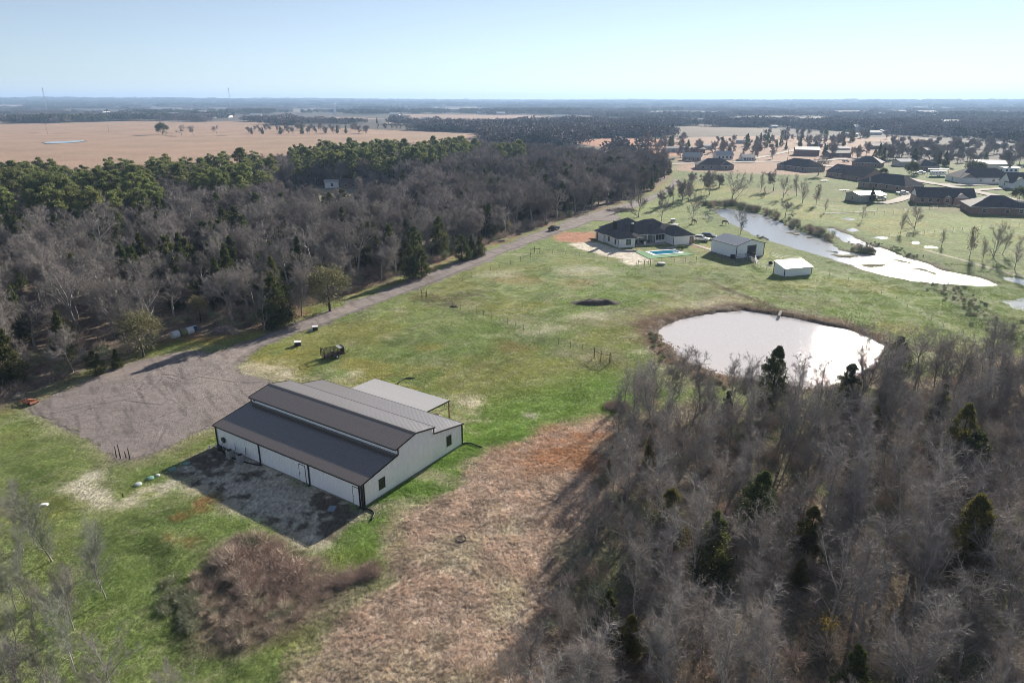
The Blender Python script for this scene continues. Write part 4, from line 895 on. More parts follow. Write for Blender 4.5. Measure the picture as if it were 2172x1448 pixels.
ang = math.atan2(.832, .5548); bx, by = G(770, 1077)
barn = thing('metal_barn', 'large white metal barn with dark stepped roof, in the foreground beside the gravel yard', 'barn', (bx, by, 0), ang)
E1, E2, S1, S2 = 2.8, 3.8, 5.45, 11.45
def prof_z(s):
    if s < S1: return E1 + (E2 - E1) * s / S1
    if s < 8.45: return 4.55 + .6 * (s - S1) / 3.0
    if s < S2: return 5.15 - .6 * (s - 8.45) / 3.0
    return E2 - (E2 - E1) * (s - S2) / (BW - S2)
# long walls
panels('wall_panel', barn, 0, BL, .915, lambda t, o, k: (0 - o, t, (.12, E1 - .03)[k]), M_white, (0, 1, 0))
panels('wall_panel', barn, 0, BL, .915, lambda t, o, k: (BW + o, t, (.12, E1 - .03)[k]), M_white, (0, 1, 0))
panels('wall_panel', barn, 0, BL, .915, lambda t, o, k: (S1 - o, t, (E2 - .02, 4.5)[k]), M_white, (0, 1, 0))
panels('wall_panel', barn, 0, BL, .915, lambda t, o, k: (S2 + o, t, (E2 - .02, 4.5)[k]), M_white, (0, 1, 0))
for y_, sg in ((0, -1), (BL, 1)):
    for a, b in ((0, S1), (S1, S2), (S2, BW)):
        mid = (a + b) / 2
        panels('wall_panel', barn, a, b, .915, lambda t, o, k, a=a, b=b: (t, y_ + sg * o, .12 if k == 0 else prof_z(min(max(t, a + .001), b - .001)) - .03), M_white)
# roof panels, each 0.915 m wide
def slope(s0, z0, s1, z1): 
    nx, nz = -(z1 - z0), (s1 - s0); l = math.hypot(nx, nz); nx, nz = nx / l, nz / l
    return lambda t, o, k: ((s0, s1)[k] + nx * o, t, (z0, z1)[k] + nz * o)
def roof(s0, z0, s1, z1, y0, y1, m, parent=barn):
    n = round((y1 - y0) / .915); wd = (y1 - y0) / n; me0 = rib_panel(rib_profile(.002, wd - .002, h=.03, bw=.08, tw=.03), slope(s0, z0, s1, z1)).mesh('roof_panel', m)
    for i in range(n): put('roof_panel', me0, parent, loc=(0, y0 + i * wd, 0))
sl1 = (E2 - E1) / S1; OH = .18
roof(-OH, E1 - OH * sl1 + .05, S1, E2 + .05, -OH, BL + OH, M_droof)
roof(S1 - .25, 4.55, 8.45, 5.20, -OH, BL + OH, M_droof)
roof(8.45, 5.20, S2 + .25, 4.55, -OH, BL + OH, M_droof)
roof(S2, E2 + .05, BW + OH, E1 - OH * sl1 + .05, -OH, BL + OH, M_droof)
# trims
t = MB(); 
def beam(b, p, q, w_, h_):
    p, q = Vector(p), Vector(q); d = (q - p).normalized(); s_ = d.cross(Vector((0, 0, 1))); s_ = (s_ if s_.length > .1 else Vector((1, 0, 0))).normalized(); u_ = s_.cross(d)
    b.hexa([tuple(p - s_ * w_ / 2 - u_ * h_ / 2), tuple(p + s_ * w_ / 2 - u_ * h_ / 2), tuple(p + s_ * w_ / 2 + u_ * h_ / 2), tuple(p - s_ * w_ / 2 + u_ * h_ / 2),
            tuple(q - s_ * w_ / 2 - u_ * h_ / 2), tuple(q + s_ * w_ / 2 - u_ * h_ / 2), tuple(q + s_ * w_ / 2 + u_ * h_ / 2), tuple(q - s_ * w_ / 2 + u_ * h_ / 2)]); return b
for (x_, y_) in ((0, 0), (0, BL), (BW, 0), (BW, BL)): MB().box(x_ - .09, x_ + .09, y_ - .09, y_ + .09, .02, E1).obj('corner_trim', M_black, barn)
for y_ in (-OH - .02, BL + OH + .02):
    for p, q in (((-OH, E1 - OH * sl1), (S1, E2)), ((S1 - .25, 4.5), (8.45, 5.15)), ((8.45, 5.15), (S2 + .25, 4.5)), ((S2, E2), (BW + OH, E1 - OH * sl1))):
        beam(MB(), (p[0], y_, p[1] + .02), (q[0], y_, q[1] + .02), .05, .16).obj('rake_trim', M_black, barn)
    for s_ in (S1, S2): beam(MB(), (s_, y_ * .999, E2), (s_, y_ * .999, 4.55), .10, .10).obj('corner_trim', M_black, barn)
for x_, z_ in ((-OH - .06, E1 - .06), (BW + OH + .06, E1 - .06), (S1 - .3, 4.48), (S2 + .3, 4.48)): MB().box(x_ - .06, x_ + .06, -OH, BL + OH, z_ - .06, z_ + .07).obj('gutter', M_black, barn)
MB().poly([(8.2, -OH - .03, 5.19), (8.45, -OH - .03, 5.27), (8.45, BL + OH + .03, 5.27), (8.2, BL + OH + .03, 5.19)]).poly([(8.45, -OH - .03, 5.27), (8.7, -OH - .03, 5.19), (8.7, BL + OH + .03, 5.19), (8.45, BL + OH + .03, 5.27)]).obj('ridge_cap', M_droof, barn)
MB().box(-.03, BW + .03, -.03, BL + .03, -.3, .14).obj('slab', M_slab, barn)
for y_ in (.25, 8.05, 16.56, 24.75): MB().box(-.17, -.06, y_ - .06, y_ + .06, .1, E1 - .1).box(-.32, -.10, y_ - .05, y_ + .05, .03, .13).obj('downspout', M_black, barn)
for s_ in (.2,): MB().box(s_ - .05, s_ + .06, -.16, -.05, .1, E1).obj('downspout', M_black, barn)
MB().box(S1 - .12, S1 - .05, 24.2, 24.4, 4.1, 4.3).obj('wall_lamp', M_black, barn)
def door(y0, y1):
    f = MB().box(-.06, -.028, y0 - .05, y0, .14, 2.2).box(-.06, -.028, y1, y1 + .05, .14, 2.2).box(-.06, -.028, y0 - .05, y1 + .05, 2.2, 2.25).obj('door_frame', M_black, barn)
    d = MB().box(-.05, -.026, y0, y1, .14, 2.2).obj('door', M_white, barn); MB().box(-.11, -.05, y1 - .14, y1 - .10, 1.05, 1.16).obj('handle', M_black, d)
door(8.72, 9.68); door(.42, 1.28)
def win(s0, s1, z0, z1):
    f = MB().box(s0, s1, -.06, -.024, z0, z0 + .07).box(s0, s1, -.06, -.024, z1 - .07, z1).box(s0, s0 + .07, -.06, -.024, z0 + .07, z1 - .07).box(s1 - .07, s1, -.06, -.024, z0 + .07, z1 - .07).box(s0 + .07, s1 - .07, -.05, -.026, (z0 + z1) / 2 - .02, (z0 + z1) / 2 + .02).obj('window', M_black, barn)
    MB().box(s0 + .07, s1 - .07, -.040, -.026, z0 + .07, z1 - .07).obj('pane', M_glass, f)
win(2.45, 3.38, .85, 2.15); win(13.9, 14.8, .95, 2.3)
# lean-to roof behind, on rusty posts
lt = thing('lean_to', 'open lean-to with grey ribbed roof behind the metal barn', 'lean-to', (bx, by, 0), ang)
roof(BW + .25, 2.72, 22.0, 2.55, 6.0, 19.6, M_lroof, lt)
for p, q in (((BW + .2, 5.97, 2.62), (22, 5.97, 2.45)), ((BW + .2, 19.62, 2.62), (22, 19.62, 2.45)), ((21.95, 6, 2.43), (21.95, 19.6, 2.43))): beam(MB(), p, q, .08, .16).obj('roof_beam', M_black, lt)
for y_ in (6.05, 10.5, 15, 19.5): MB().box(21.86, 21.98, y_ - .06, y_ + .06, -.2, 2.4).obj('post', M_rust, lt)
def at_barn(s, l, z=0): c, sn = math.cos(ang), math.sin(ang); return (bx + c * s - sn * l, by + sn * s + c * l, z)
# round bale under the lean-to, boards beside it
M_hay = mat('old_hay', (.24, .22, .12), .95, .3, 6, bump=.03)
b = MB().lathe([(.05, -.6), (.62, -.6), (.66, -.5), (.66, .5), (.62, .6), (.05, .6)], 16, c=(0, 0), ax='x', cz=.62); o = b.obj('hay_bale', M_hay); o.location = at_barn(19.9, 7.0); o.rotation_euler = (0, 0, .3)
tag(o, 'green-brown round hay bale under the corner of the lean-to roof', 'hay bale')
o = MB().box(-1.2, 1.2, -.3, .3, 0, .12).box(-1.1, 1.3, -.28, .1, .12, .2).obj('board_stack', M_conc); o.location = at_barn(21.2, 8.3); o.rotation_euler = (0, 0, -.3); tag(o, 'pale boards lying under the lean-to beside the bale', 'boards')
# condensers
def condenser(l, lab):
    o = thing('air_conditioner', lab, 'air conditioner', at_barn(-1.1, l), ang, 'air conditioners by the barn wall')
    MB().box(-.42, .42, -.42, .42, -.05, .09).obj('pad', M_slab, o)
    b = MB().box(-.33, .33, -.33, .33, .09, .95)
    b.obj('casing', M_grey, o)
    g = MB()
    for k in range(9):
        z = .16 + k * .085
        for sx in (-1, 1): g.box(sx * .33 - .012, sx * .33 + .012, -.31, .31, z, z + .03); g.box(-.31, .31, sx * .33 - .012, sx * .33 + .012, z, z + .03)
    g.obj('louvre', M_steel, o)
    MB().box(-.35, .35, -.35, .35, .95, 1.0).obj('lid', M_grey, o)
    f = MB().lathe([(.26, 1.0), (.28, 1.03), (.23, 1.03), (.22, 1.0)], 16).obj('fan_guard', M_dark, o); MB().lathe([(.20, 1.004), (.20, 1.012)], 14).obj('fan', M_black, f)
    MB().tube([(.33, .2, .35), (.7, .25, .4), (.95, .25, .55), (.98, .25, 1.4)], .03, 6).obj('pipe', M_black, o)
condenser(20.9, 'grey air conditioner by the white barn wall, nearer the far corner'); condenser(18.9, 'grey air conditioner by the white barn wall, the one nearer the doors')
o = thing('pressure_tank', 'small dark tank with a coiled hose at the far corner of the white wall', 'tank', at_barn(-.7, 23.4), ang)
MB().lathe([(.05, 0), (.2, .02), (.22, .1), (.22, .55), (.15, .68), (.03, .72)], 12).obj('tank', M_dark, o); MB().tube([(.2, 0, .5), (.5, .1, .9), (.52, .1, 1.2)], .03, 6).obj('pipe', M_steel, o)
MB().lathe([(.35, .9), (.38, .9), (.38, .98), (.35, .98)], 16, ax='x', cz=1.2).obj('hose_coil', M_dark, o).location = (-.4, 0, 0)
for l, s in ((24.6, -.5), (24.9, -1.2)):
    o = MB().lathe([(.08, -.1), (.08, .45), (.10, .45), (.10, .5)], 10).obj('cleanout_pipe', M_white); o.location = at_barn(s, l); tag(o, 'short white pipe stub, ' + ('beside the dark tank' if s > -1 else 'left of the barn corner'), 'pipe')
def ribbon_pipe(pts, r, lab): 
    o = MB().tube([(x, y, z) for x, y, z in pts], r, 8).obj('drain_hose', M_dark, smooth=True); tag(o, lab, 'drain hose')
q = [at_barn(-.25, -.1, .12)] + [(*G(x, y), .1) for x, y in ((783, 1081), (791, 1085), (794, 1091), (791, 1098), (786, 1105))]; ribbon_pipe(q, .09, 'black corrugated drain hose curling out from the near barn corner')
q = [at_barn(16.9, -.2, .12)] + [(*G(x, y), .1) for x, y in ((988, 940), (1000, 941), (1010, 945), (1022, 949))]; ribbon_pipe(q, .09, 'black drain hose lying at the right end of the barn wall')
q = [(*G(x, y), .1) for x, y in ((843, 815), (850, 809), (858, 804), (866, 802), (880, 803))]; ribbon_pipe(q, .09, 'black drain hose lying in the grass behind the lean-to')
q = [at_barn(-.3 - .8 * math.sin(k / 9 * math.pi), 24.6 - k * .95, .1) for k in range(10)]; ribbon_pipe(q, .08, 'black hose running round the air conditioners along the barn wall')
o = thing('scrap_panels', 'bluish sheet and loose boards lying in the barn shadow', 'scrap', at_barn(-1.9, 2.6), ang + .5)
MB().box(-.5, .5, -.35, .35, .02, .06).obj('sheet', mat('blue_grey_sheet', (.25, .32, .42), .5, .1, 3), o, rot=(.08, 0, 0)); MB().box(.6, .75, -.9, .9, .02, .07).obj('board', M_wood, o); MB().box(-.1, .9, .42, .5, .02, .07).obj('board', M_wood, o)
# septic lids and wooden stakes
M_lid = mat('green_plastic', (.16, .30, .24), .5, .1, 3); M_lidp = mat('pale_green_plastic', (.42, .48, .45), .5, .1, 3)
for (p, m_, r, lab) in (((293, 1028), M_lidp, .42, 'pale septic lid, the nearest of four in a row on the grass'), ((319, 1015), M_lid, .42, 'green septic lid, second from the left in the row'), ((334, 1009), M_lidp, .28, 'small pale septic lid, third in the row'), ((366, 996), M_lid, .45, 'green septic lid at the edge of the barn shadow'), ((396, 984), M_lid, .4, 'green septic lid inside the barn shadow')):
    o = MB().lathe([(r, -.1), (r, .10), (r * .96, .15), (r * .6, .22), (.04, .25)], 18).obj('septic_lid', m_, smooth=False); o.location = (*G(*p), 0); tag(o, lab, 'septic lid', 'septic tank lids')
for (p, h, lab) in (((247, 970), 1.5, 'dark leaning stake at the yard corner, leftmost'), ((256, 972), 1.9, 'thick dark stake at the yard corner, the tallest'), ((268, 971), .9, 'short stake in the middle of the yard corner group'), ((276, 974), 1.5, 'dark stake at the yard corner, rightmost'), ((262, 1054), .5, 'short dark stake on the pale track below the septic lids')):
    o = MB().tube([(0, 0, -.2), (random.uniform(-.1, .1), 0, h)], [.07, .035], 6).obj('wooden_stake', M_dark); o.location = (*G(*p), 0); tag(o, lab, 'stake')
# rusty implement by the yard
M_orange = mat('faded_orange_paint', (.33, .125, .075), .7, .3, 4)
x, y = G(58, 855); o = thing('rusty_implement', 'orange-red rusty farm mower standing at the left end of the gravel yard', 'farm implement', (x, y, 0), -.35); o.scale = (.82, .82, .82)
MB().box(-.2, 1.9, -.8, .8, .35, .6, .06).poly([(.0, -.7, .61), (1.7, -.7, .61), (1.3, 0, .85), (.1, 0, .8)]).poly([(.1, 0, .8), (1.3, 0, .85), (1.7, .7, .61), (0, .7, .61)]).obj('deck', M_orange, o)
b = MB(); beam(b, (-1.6, -.4, .35), (.1, -.6, .7), .1, .1); beam(b, (-1.6, .3, .35), (.1, .5, .7), .1, .1); beam(b, (-1.6, -.5, .35), (-1.6, .5, .35), .1, .1); b.obj('hitch_frame', M_rust, o)
for s_ in (-.7, .7): MB().lathe([(.05, -.1), (.3, -.1), (.33, 0), (.3, .1), (.05, .1)], 12, ax='y', cz=.33, c=(1.5, 0)).obj('wheel', M_dark, o, loc=(0, s_, 0))
MB().tube([(-.9, -.7, .4), (-.2, .1, 1.0)], .05, 6).tube([(-1.2, 0, .35), (-1.1, .3, .9)], .04, 6).obj('lever', M_steel, o); MB().lathe([(.03, .6), (.18, .62), (.18, .8), (.03, .85)], 10, c=(-.4, 0)).obj('gearbox', M_rust, o)
# bales, barrels, brush pile at the wood's edge
M_wrap = mat('white_bale_wrap', (.62, .64, .66), .5, .1, 3); M_blue = mat('blue_plastic', (.03, .09, .28), .45, .1, 3)
for (p, m_, rz, lab) in (((403, 709), M_wrap, -.5, 'wrapped round bale with white face, right of the bales'), ((390, 712), M_hay, -.5, 'brown round bale between the two wrapped ones'), ((373, 717), M_wrap, -.6, 'wrapped round bale with white face, left of the bales')):
    o = thing('hay_bale', lab, 'hay bale', (*G(*p), 0), rz, 'hay bales at the edge of the left wood'); MB().lathe([(.05, -.6), (.66, -.6), (.7, -.5), (.7, .5), (.66, .6), (.05, .6)], 16, ax='y', cz=.68).obj('bale_body', M_hay if m_ is M_hay else m_, o)
    MB().lathe([(.66, -.66), (.66, -.61)], 16, ax='y', cz=.68).obj('bale_face', M_hay if m_ is M_hay else M_wrap, o)
for (p, lab) in (((409, 703), 'blue plastic barrel with white lid, the left of two'), ((415, 701), 'blue plastic barrel with pale lid, the right of two')):
    o = thing('barrel', lab, 'barrel', (*G(*p), 0), 0, 'blue barrels'); MB().lathe([(.26, 0), (.3, .05), (.3, .4), (.31, .45), (.3, .5), (.3, .9)], 14).obj('barrel_body', M_blue, o); MB().lathe([(.31, .9), (.31, .97), (.1, .98)], 14).obj('lid', M_wrap, o)
def heap(name, p, R, H, m, lab, n=420, cat='brush pile', sz=.5, kind=None):
    rg = np.random.default_rng(int(R * 100)); a = rg.random(n) * 6.28; r_ = rg.random(n) ** .6; P = np.stack([np.cos(a) * r_ * R, np.sin(a) * r_ * R * .6, (1 - r_ ** 2) * H * rg.random(n) + .05], 1)
    V = blades(rg, P, unit(rg.normal(0, 1, (n, 3)) * (1, 1, .45)), rg.uniform(.4, 1.4, (n, 1)) * sz, .04).reshape(-1, 3); V[:, 2] = np.abs(V[:, 2])
    o = put(name, np_mesh(name, V, np.arange(len(V)).reshape(-1, 3), m), loc=(*G(*p), 0)); return tag(o, lab, cat, None, kind)
heap('brush_pile', (478, 706), 2.6, 1.4, M_twig, 'heap of cut brush with grey-green leaves beside the road', 1500, sz=.7)
heap('brush_pile', (1318, 447), 6, 1.2, M_twig, 'low dark heap of branches beside the road behind the white house', 900, sz=1.6)
# dirt mound: a real heap
def mound(p, rx, ry, H, m, name, lab, cat, rz=0):
    x = np.linspace(-1.1, 1.1, 34); X, Y = np.meshgrid(x, x, indexing='ij'); r_ = np.hypot(X, Y); Z = H * ss(1, .15, r_ + .35 * (fbm(X * 3 + 5, Y * 3, 3, 3) - .5)) * (.65 + .7 * fbm(X * 5, Y * 5, 3, 9)) - .06
    V = np.stack([X * rx, Y * ry, Z], -1).reshape(-1, 3); i = np.arange(33)[:, None] * 34 + np.arange(33)[None]; F = np.stack([i, i + 34, i + 35, i + 1], -1).reshape(-1, 4)
    g = G(*p); o = put(name, np_mesh(name, V, F, m), loc=(*g, h1(*g)), rot=(0, 0, rz)); return tag(o, lab, cat)
M_soil = mat('dark_soil', (.085, .070, .056), .95, .3, 2.5, bump=.08)
mound((1265, 643), 6.2, 2.2, .85, M_soil, 'dirt_mound', 'dark heap of soil in the middle of the green pasture', 'dirt mound')
mound((963, 652), 1.4, .5, .35, M_soil, 'dirt_mound', 'small dark scrape of soil beside the corner brace posts', 'dirt mound', -.4)
mound((1335, 533), 4, 1.2, .5, M_conc, 'rubble_heap', 'pale rubble bank along the edge of the house patio', 'rubble')
# stock trailer and feed boxes
x, y = G(706, 757); o = thing('stock_trailer', 'dark open-topped livestock trailer standing on the pasture', 'trailer', (x, y, 0), .62)
L_, W_, Z_ = 1.7, .85, 1.55
for s_ in (-1, 1):
    for k in range(7): MB().box(-L_, L_, s_ * W_ - .02, s_ * W_ + .02, .5 + k * .16, .58 + k * .16).obj('slat', M_black, o)
    for k in range(4): MB().box(-L_ + k * 2 * L_ / 3 - .03, -L_ + k * 2 * L_ / 3 + .03, s_ * (W_ + .04) - .025, s_ * (W_ + .04) + .025, .4, Z_ + .05).obj('upright', M_black, o)
    wl = MB().lathe([(.05, -.1), (.28, -.1), (.32, 0), (.28, .1), (.05, .1)], 14, ax='y', cz=.32).obj('wheel', M_dark, o, loc=(.35, s_ * (W_ + .2), 0)); MB().lathe([(.02, -.115), (.16, -.115), (.16, .115), (.02, .115)], 10, ax='y', cz=.32).obj('rim', M_white, wl)
    fd = MB()
    for k in range(6):
        a0, a1 = math.pi * k / 6, math.pi * (k + 1) / 6; fd.quad(*[(.35 + .42 * math.cos(a), s_ * (W_ + e), .32 + .42 * math.sin(a)) for a, e in ((a0, .08), (a1, .08), (a1, .34), (a0, .34))])
    fd.obj('fender', M_steel, o)
MB().box(-L_, L_, -W_, W_, .38, .46).obj('floor', M_wood, o); MB().box(L_ - .03, L_ + .03, -W_, W_, .5, 1.7).obj('front_panel', M_black, o); MB().box(-L_ - .03, -L_ + .02, -W_, W_, 1.3, 1.4).box(-L_ - .03, -L_ + .02, -W_, -W_ + .1, .46, 1.9).box(-L_ - .03, -L_ + .02, W_ - .1, W_, .46, 1.9).box(-L_ - .03, -L_ + .02, -W_, W_, 1.82, 1.9).obj('rear_gate', M_black, o)
MB().box(.9, L_, -W_, W_, 1.56, 1.6).obj('roof_panel', M_grey, o); b = MB(); beam(b, (L_, -.6, .42), (L_ + 1.2, 0, .42), .08, .08); beam(b, (L_, .6, .42), (L_ + 1.2, 0, .42), .08, .08); b.obj('drawbar', M_black, o)
for p, s_, lab in (((632, 733), 1.0, 'black feed box with white lid near the stock trailer'), ((669, 700), .85, 'black feed box with pale lid just below the gravel road')):
    o = thing('feed_box', lab, 'box', (*G(*p), 0), .25, 'black boxes with pale lids'); MB().box(-.55 * s_, .55 * s_, -.4, .4, .1, .72, .03).obj('box_body', M_black, o); MB().box(-.6 * s_, .6 * s_, -.45, .45, .72, .79).obj('lid', M_white, o)
    for sx in (-.45, .45):
        for sy in (-.3, .3): MB().box(sx * s_ - .05, sx * s_ + .05, sy - .05, sy + .05, -.05, .1).obj('leg', M_wood, o)
    if s_ < 1: tag((lambda q: q)(MB().box(-.35, .35, -.3, .3, .0, .4).obj('bucket_crate', M_grey, loc=(G(659, 703)[0], G(659, 703)[1], 0))), 'small grey crate beside the pale-lidded feed box', 'crate')
# ------------------------------------------------------------------ fences
M_post = mat('fence_post', (.14, .12, .10), .85, .25, 5); M_wire = mat('fence_wire', (.20, .20, .20), .5, .1, 5)
POST = MB().box(-.026, .026, -.026, .026, -.3, 1.25).mesh('post', M_post)
def fence(pts, sp, lab, ph=1.25, grp=None, rail=False, name='wire_fence', group=None):
    P = [Vector((*G(*p), 0)) for p in pts]; x0, y0 = P[0].x, P[0].y; o = thing(name, lab, 'fence', (x0, y0, 0), 0, group); wr = MB()
    Q = []
    for a, b in zip(P[:-1], P[1:]):
        n = max(1, round((b - a).length / sp))
        for k in range(n): Q.append(a.lerp(b, k / n))
    Q.append(P[-1]); Q = [Vector((q.x, q.y, h1(q.x, q.y))) for q in Q]
    for q in Q: put('post', POST, o, loc=(q.x - x0, q.y - y0, q.z), rot=(random.gauss(0, .03), random.gauss(0, .03), random.random()), scale=(1, 1, ph / 1.25))
    for a, b in zip(Q[:-1], Q[1:]):
        for hh in ((.35, .7, 1.1) if not rail else (.5, .85, 1.2)):
            beam(wr, (a.x - x0, a.y - y0, a.z + hh * ph / 1.25), (b.x - x0, b.y - y0, b.z + hh * ph / 1.25), .012 if not rail else .07, .012 if not rail else .07)
    wr.obj('rail' if rail else 'wire', M_wire if not rail else M_steel, o); return o
fence([(905, 628), (960, 652), (1010, 668), (1060, 683), (1110, 702), (1160, 722), (1210, 740), (1260, 756)], 2.6, 'wire fence crossing the pasture from the corner brace down to the double brace')
fence([(905, 625), (940, 612), (1000, 588), (1060, 568), (1125, 548)], 4, 'wire fence climbing beside the gravel road')
fence([(1145, 538), (1200, 541), (1260, 548), (1350, 563)], 4, 'wire fence below the red earth pad')
fence([(1375, 562), (1430, 557), (1500, 551), (1560, 556)], 4, 'wire fence between the pool and the pasture')
fence([(1295, 770), (1330, 782)], 3, 'short wire fence running towards the near wood')
fence([(1760, 585), (1840, 612), (1900, 640), (1950, 668), (2000, 695), (2085, 738)], 5, 'faint wire fence across the slope right of the pond')
fence([(1885, 503), (1960, 497), (2060, 488), (2200, 478)], 4, 'long dark fence line across the right-hand field')
fence([(1860, 448), (1760, 452)], 5, 'fence beside the pale drainage path')
fence([(1855, 455), (1990, 442), (2060, 440)], 5, 'back garden fence below the big gabled house')
fence([(1430, 362), (1460, 372), (1500, 384), (1560, 392), (1640, 402)], 5, 'fence round the first brick house garden', rail=False)
def brace(pts, lab, H=1.7):
    P = [G(*p) for p in pts]; o = thing('brace_posts', lab, 'fence posts', (*P[0], h1(*P[0])), 0)
    for x, y in P: MB().tube([(0, 0, -.3), (.02, 0, H)], .08, 7).obj('post', M_wood, o, loc=(x - P[0][0], y - P[0][1], 0))
    for a, b in zip(P[:-1], P[1:]):
        q = MB(); beam(q, (a[0] - P[0][0], a[1] - P[0][1], H * .72), (b[0] - P[0][0], b[1] - P[0][1], H * .72), .09, .09); q.obj('brace_rail', M_wood, o)
brace([(1260, 761), (1274, 768), (1293, 771)], 'three timber brace posts at the end of the pasture fence', 1.9)
brace([(895, 632), (904, 634)], 'two-post timber brace beside the road, at the fence corner')
brace([(1353, 565), (1366, 566), (1379, 564)], 'three timber brace posts below the swimming pool')
brace([(1126, 540), (1133, 537), (1145, 538)], 'small brace posts beside the road above the red pad')
brace([(2090, 739), (2097, 744), (2105, 738)], 'brace posts with a white rail at the far right of the pond')
brace([(2114, 744), (2118, 748)], 'pair of posts right of the white-railed brace', 1.3)
# steel pipe pens by the workshop
fence([(1580, 548), (1602, 562), (1625, 572), (1647, 574)], 3.0, 'steel pipe pen between the workshop and the shed', rail=True, name='pipe_fence', ph=1.5)
fence([(1560, 549), (1580, 548), (1600, 552), (1606, 565)], 3.0, 'steel pipe chute in front of the workshop door', rail=True, name='pipe_fence', ph=1.5)
fence([(1633, 545), (1660, 552), (1700, 556)], 3.5, 'pipe fence running behind the small shed', rail=True, name='pipe_fence', ph=1.4)
x, y = G(1634, 561); o = MB().lathe([(.3, 0), (.5, .1), (.55, .7), (.5, .72), (.4, .2)], 12).obj('feed_trough', M_dark, loc=(x, y, 0)); tag(o, 'dark round feeder in the pipe pen left of the shed', 'feeder')
x, y = G(1402, 562); o = MB().lathe([(.3, -.05), (1.0, .0), (1.05, .5), (.95, .62), (.3, .66)], 14).obj('water_tank', M_steel, loc=(x, y, 0)); tag(o, 'grey round stock tank on the grass below the pool', 'tank')
x, y = G(1655, 668, -.2); o = MB().tube([(-.8, -1.2, -.1), (.4, .9, .25)], .3, 12).obj('culvert_pipe', M_slab, loc=(x, y, 0)); tag(o, 'pale culvert pipe sticking out at the head of the pond', 'pipe')
x, y = G(978, 1143); o = MB().lathe([(.55, -.05), (.5, .12), (.3, .05), (.1, .04)], 14).obj('fire_ring', M_soil, loc=(x, y, 0)); tag(o, 'dark burnt ring with ash in the dry field', 'fire ring')
x, y = G(92, 1072); o = MB().box(-.5, .5, -.2, .2, 0, .1).box(-.2, .4, -.15, .25, .1, .2).obj('plastic_sheet', M_white, loc=(x, y, 0), rot=(0, 0, .2)); tag(o, 'white scrap lying in the grass among the left saplings', 'scrap')
x, y = G(1748, 1388); V = blades(np.random.default_rng(3), np.random.default_rng(4).normal(0, .35, (260, 3)) + (0, 0, .8), unit(np.random.default_rng(5).normal(0, 1, (260, 3))), .13, .035).reshape(-1, 3)
o = thing('yellow_bush', 'small bright yellow-leaved bush low in the near wood', 'bush', (x, y, h1(x, y))); put('foliage', np_mesh('foliage', V, np.arange(len(V)).reshape(-1, 3), mat('yellow_leaves', (.50, .36, .04), .6, .2, 2, transl=.3)), o, loc=(0, 0, 2.2)); MB().tube([(0, 0, -.2), (0, 0, 3.2)], [.04, .02], 5).obj('stem', M_bark, o)
# ------------------------------------------------------------------ houses
M_paint = mat('white_painted_brick', (.74, .74, .74), .7, .06, 2, spec=.2)
M_shing = mat('charcoal_shingles', (.105, .10, .10), .8, .3, 1.2, spec=.2)
M_shing2 = mat('dark_brown_shingles', (.145, .122, .11), .8, .3, 1.2, spec=.2)
M_brick = mat('tan_brick', (.36, .26, .21), .85, .2, 1.5); M_brick2 = mat('brown_brick', (.26, .18, .145), .85, .2, 1.5); M_brick3 = mat('grey_brick', (.32, .29, .26), .85, .2, 1.5)
M_pale = mat('pale_metal_roof', (.66, .64, .61), .32, .04, 1, spec=.8)
M_fr = mat('white_trim', (.72, .72, .70), .6, .03, 2); M_tan = mat('tan_metal', (.46, .43, .39), .38, .05, 1); M_wroof = mat('white_metal_roof', (.5, .5, .5), .5, .04, 1, spec=.6)
def walls(p, x0, x1, y0, y1, h, m, gable=None, pk=0):      # one box of walls, gable='x' or 'y' adds gable ends along that ridge axis
    b = MB(); z0 = -.4
    b.quad((x0, y0, z0), (x1, y0, z0), (x1, y0, h), (x0, y0, h)).quad((x1, y0, z0), (x1, y1, z0), (x1, y1, h), (x1, y0, h)).quad((x1, y1, z0), (x0, y1, z0), (x0, y1, h), (x1, y1, h)).quad((x0, y1, z0), (x0, y0, z0), (x0, y0, h), (x0, y1, h))
    o = b.obj('wall', m, p)
    if gable == 'x':
        ym = (y0 + y1) / 2
        for x_ in (x0, x1): MB().tri((x_, y0, h), (x_, y1, h), (x_, ym, pk)).obj('gable', p.get('gm') and bpy.data.materials[p['gm']] or m, p)
    if gable == 'y':
        xm = (x0 + x1) / 2
        for y_ in (y0, y1): MB().tri((x0, y_, h), (x1, y_, h), (xm, y_, pk)).obj('gable', p.get('gm') and bpy.data.materials[p['gm']] or m, p)
    return o
def hip(p, x0, x1, y0, y1, h, sl, m, oh=.5, fascia=M_fr, th=.16):
    x0 -= oh; x1 += oh; y0 -= oh; y1 += oh; z = h - oh * sl * .3; w_, d_ = x1 - x0, y1 - y0; r = min(w_, d_) / 2; zt = z + r * sl; b = MB()
    if w_ >= d_: A, B_ = (x0 + r, (y0 + y1) / 2, zt), (x1 - r, (y0 + y1) / 2, zt)
    else: A, B_ = ((x0 + x1) / 2, y0 + r, zt), ((x0 + x1) / 2, y1 - r, zt)
    a, b1, c, d = (x0, y0, z), (x1, y0, z), (x1, y1, z), (x0, y1, z)
    if w_ >= d_: b.poly([a, b1, B_, A]).poly([b1, c, B_]).poly([c, d, A, B_]).poly([d, a, A])
    else: b.poly([a, b1, A]).poly([b1, c, B_, A]).poly([c, d, B_]).poly([d, a, A, B_])
    o = b.obj('roof', m, p)
    f = MB(); e = .03
    for q, r_ in ((a, b1), (b1, c), (c, d), (d, a)): f.quad((q[0], q[1], z - th), (r_[0], r_[1], z - th), (r_[0], r_[1], z - .002), (q[0], q[1], z - .002))
    f.quad((x0, y0, z - th), (x0, y1, z - th), (x1, y1, z - th), (x1, y0, z - th)); f.obj('eave', fascia, o); return o
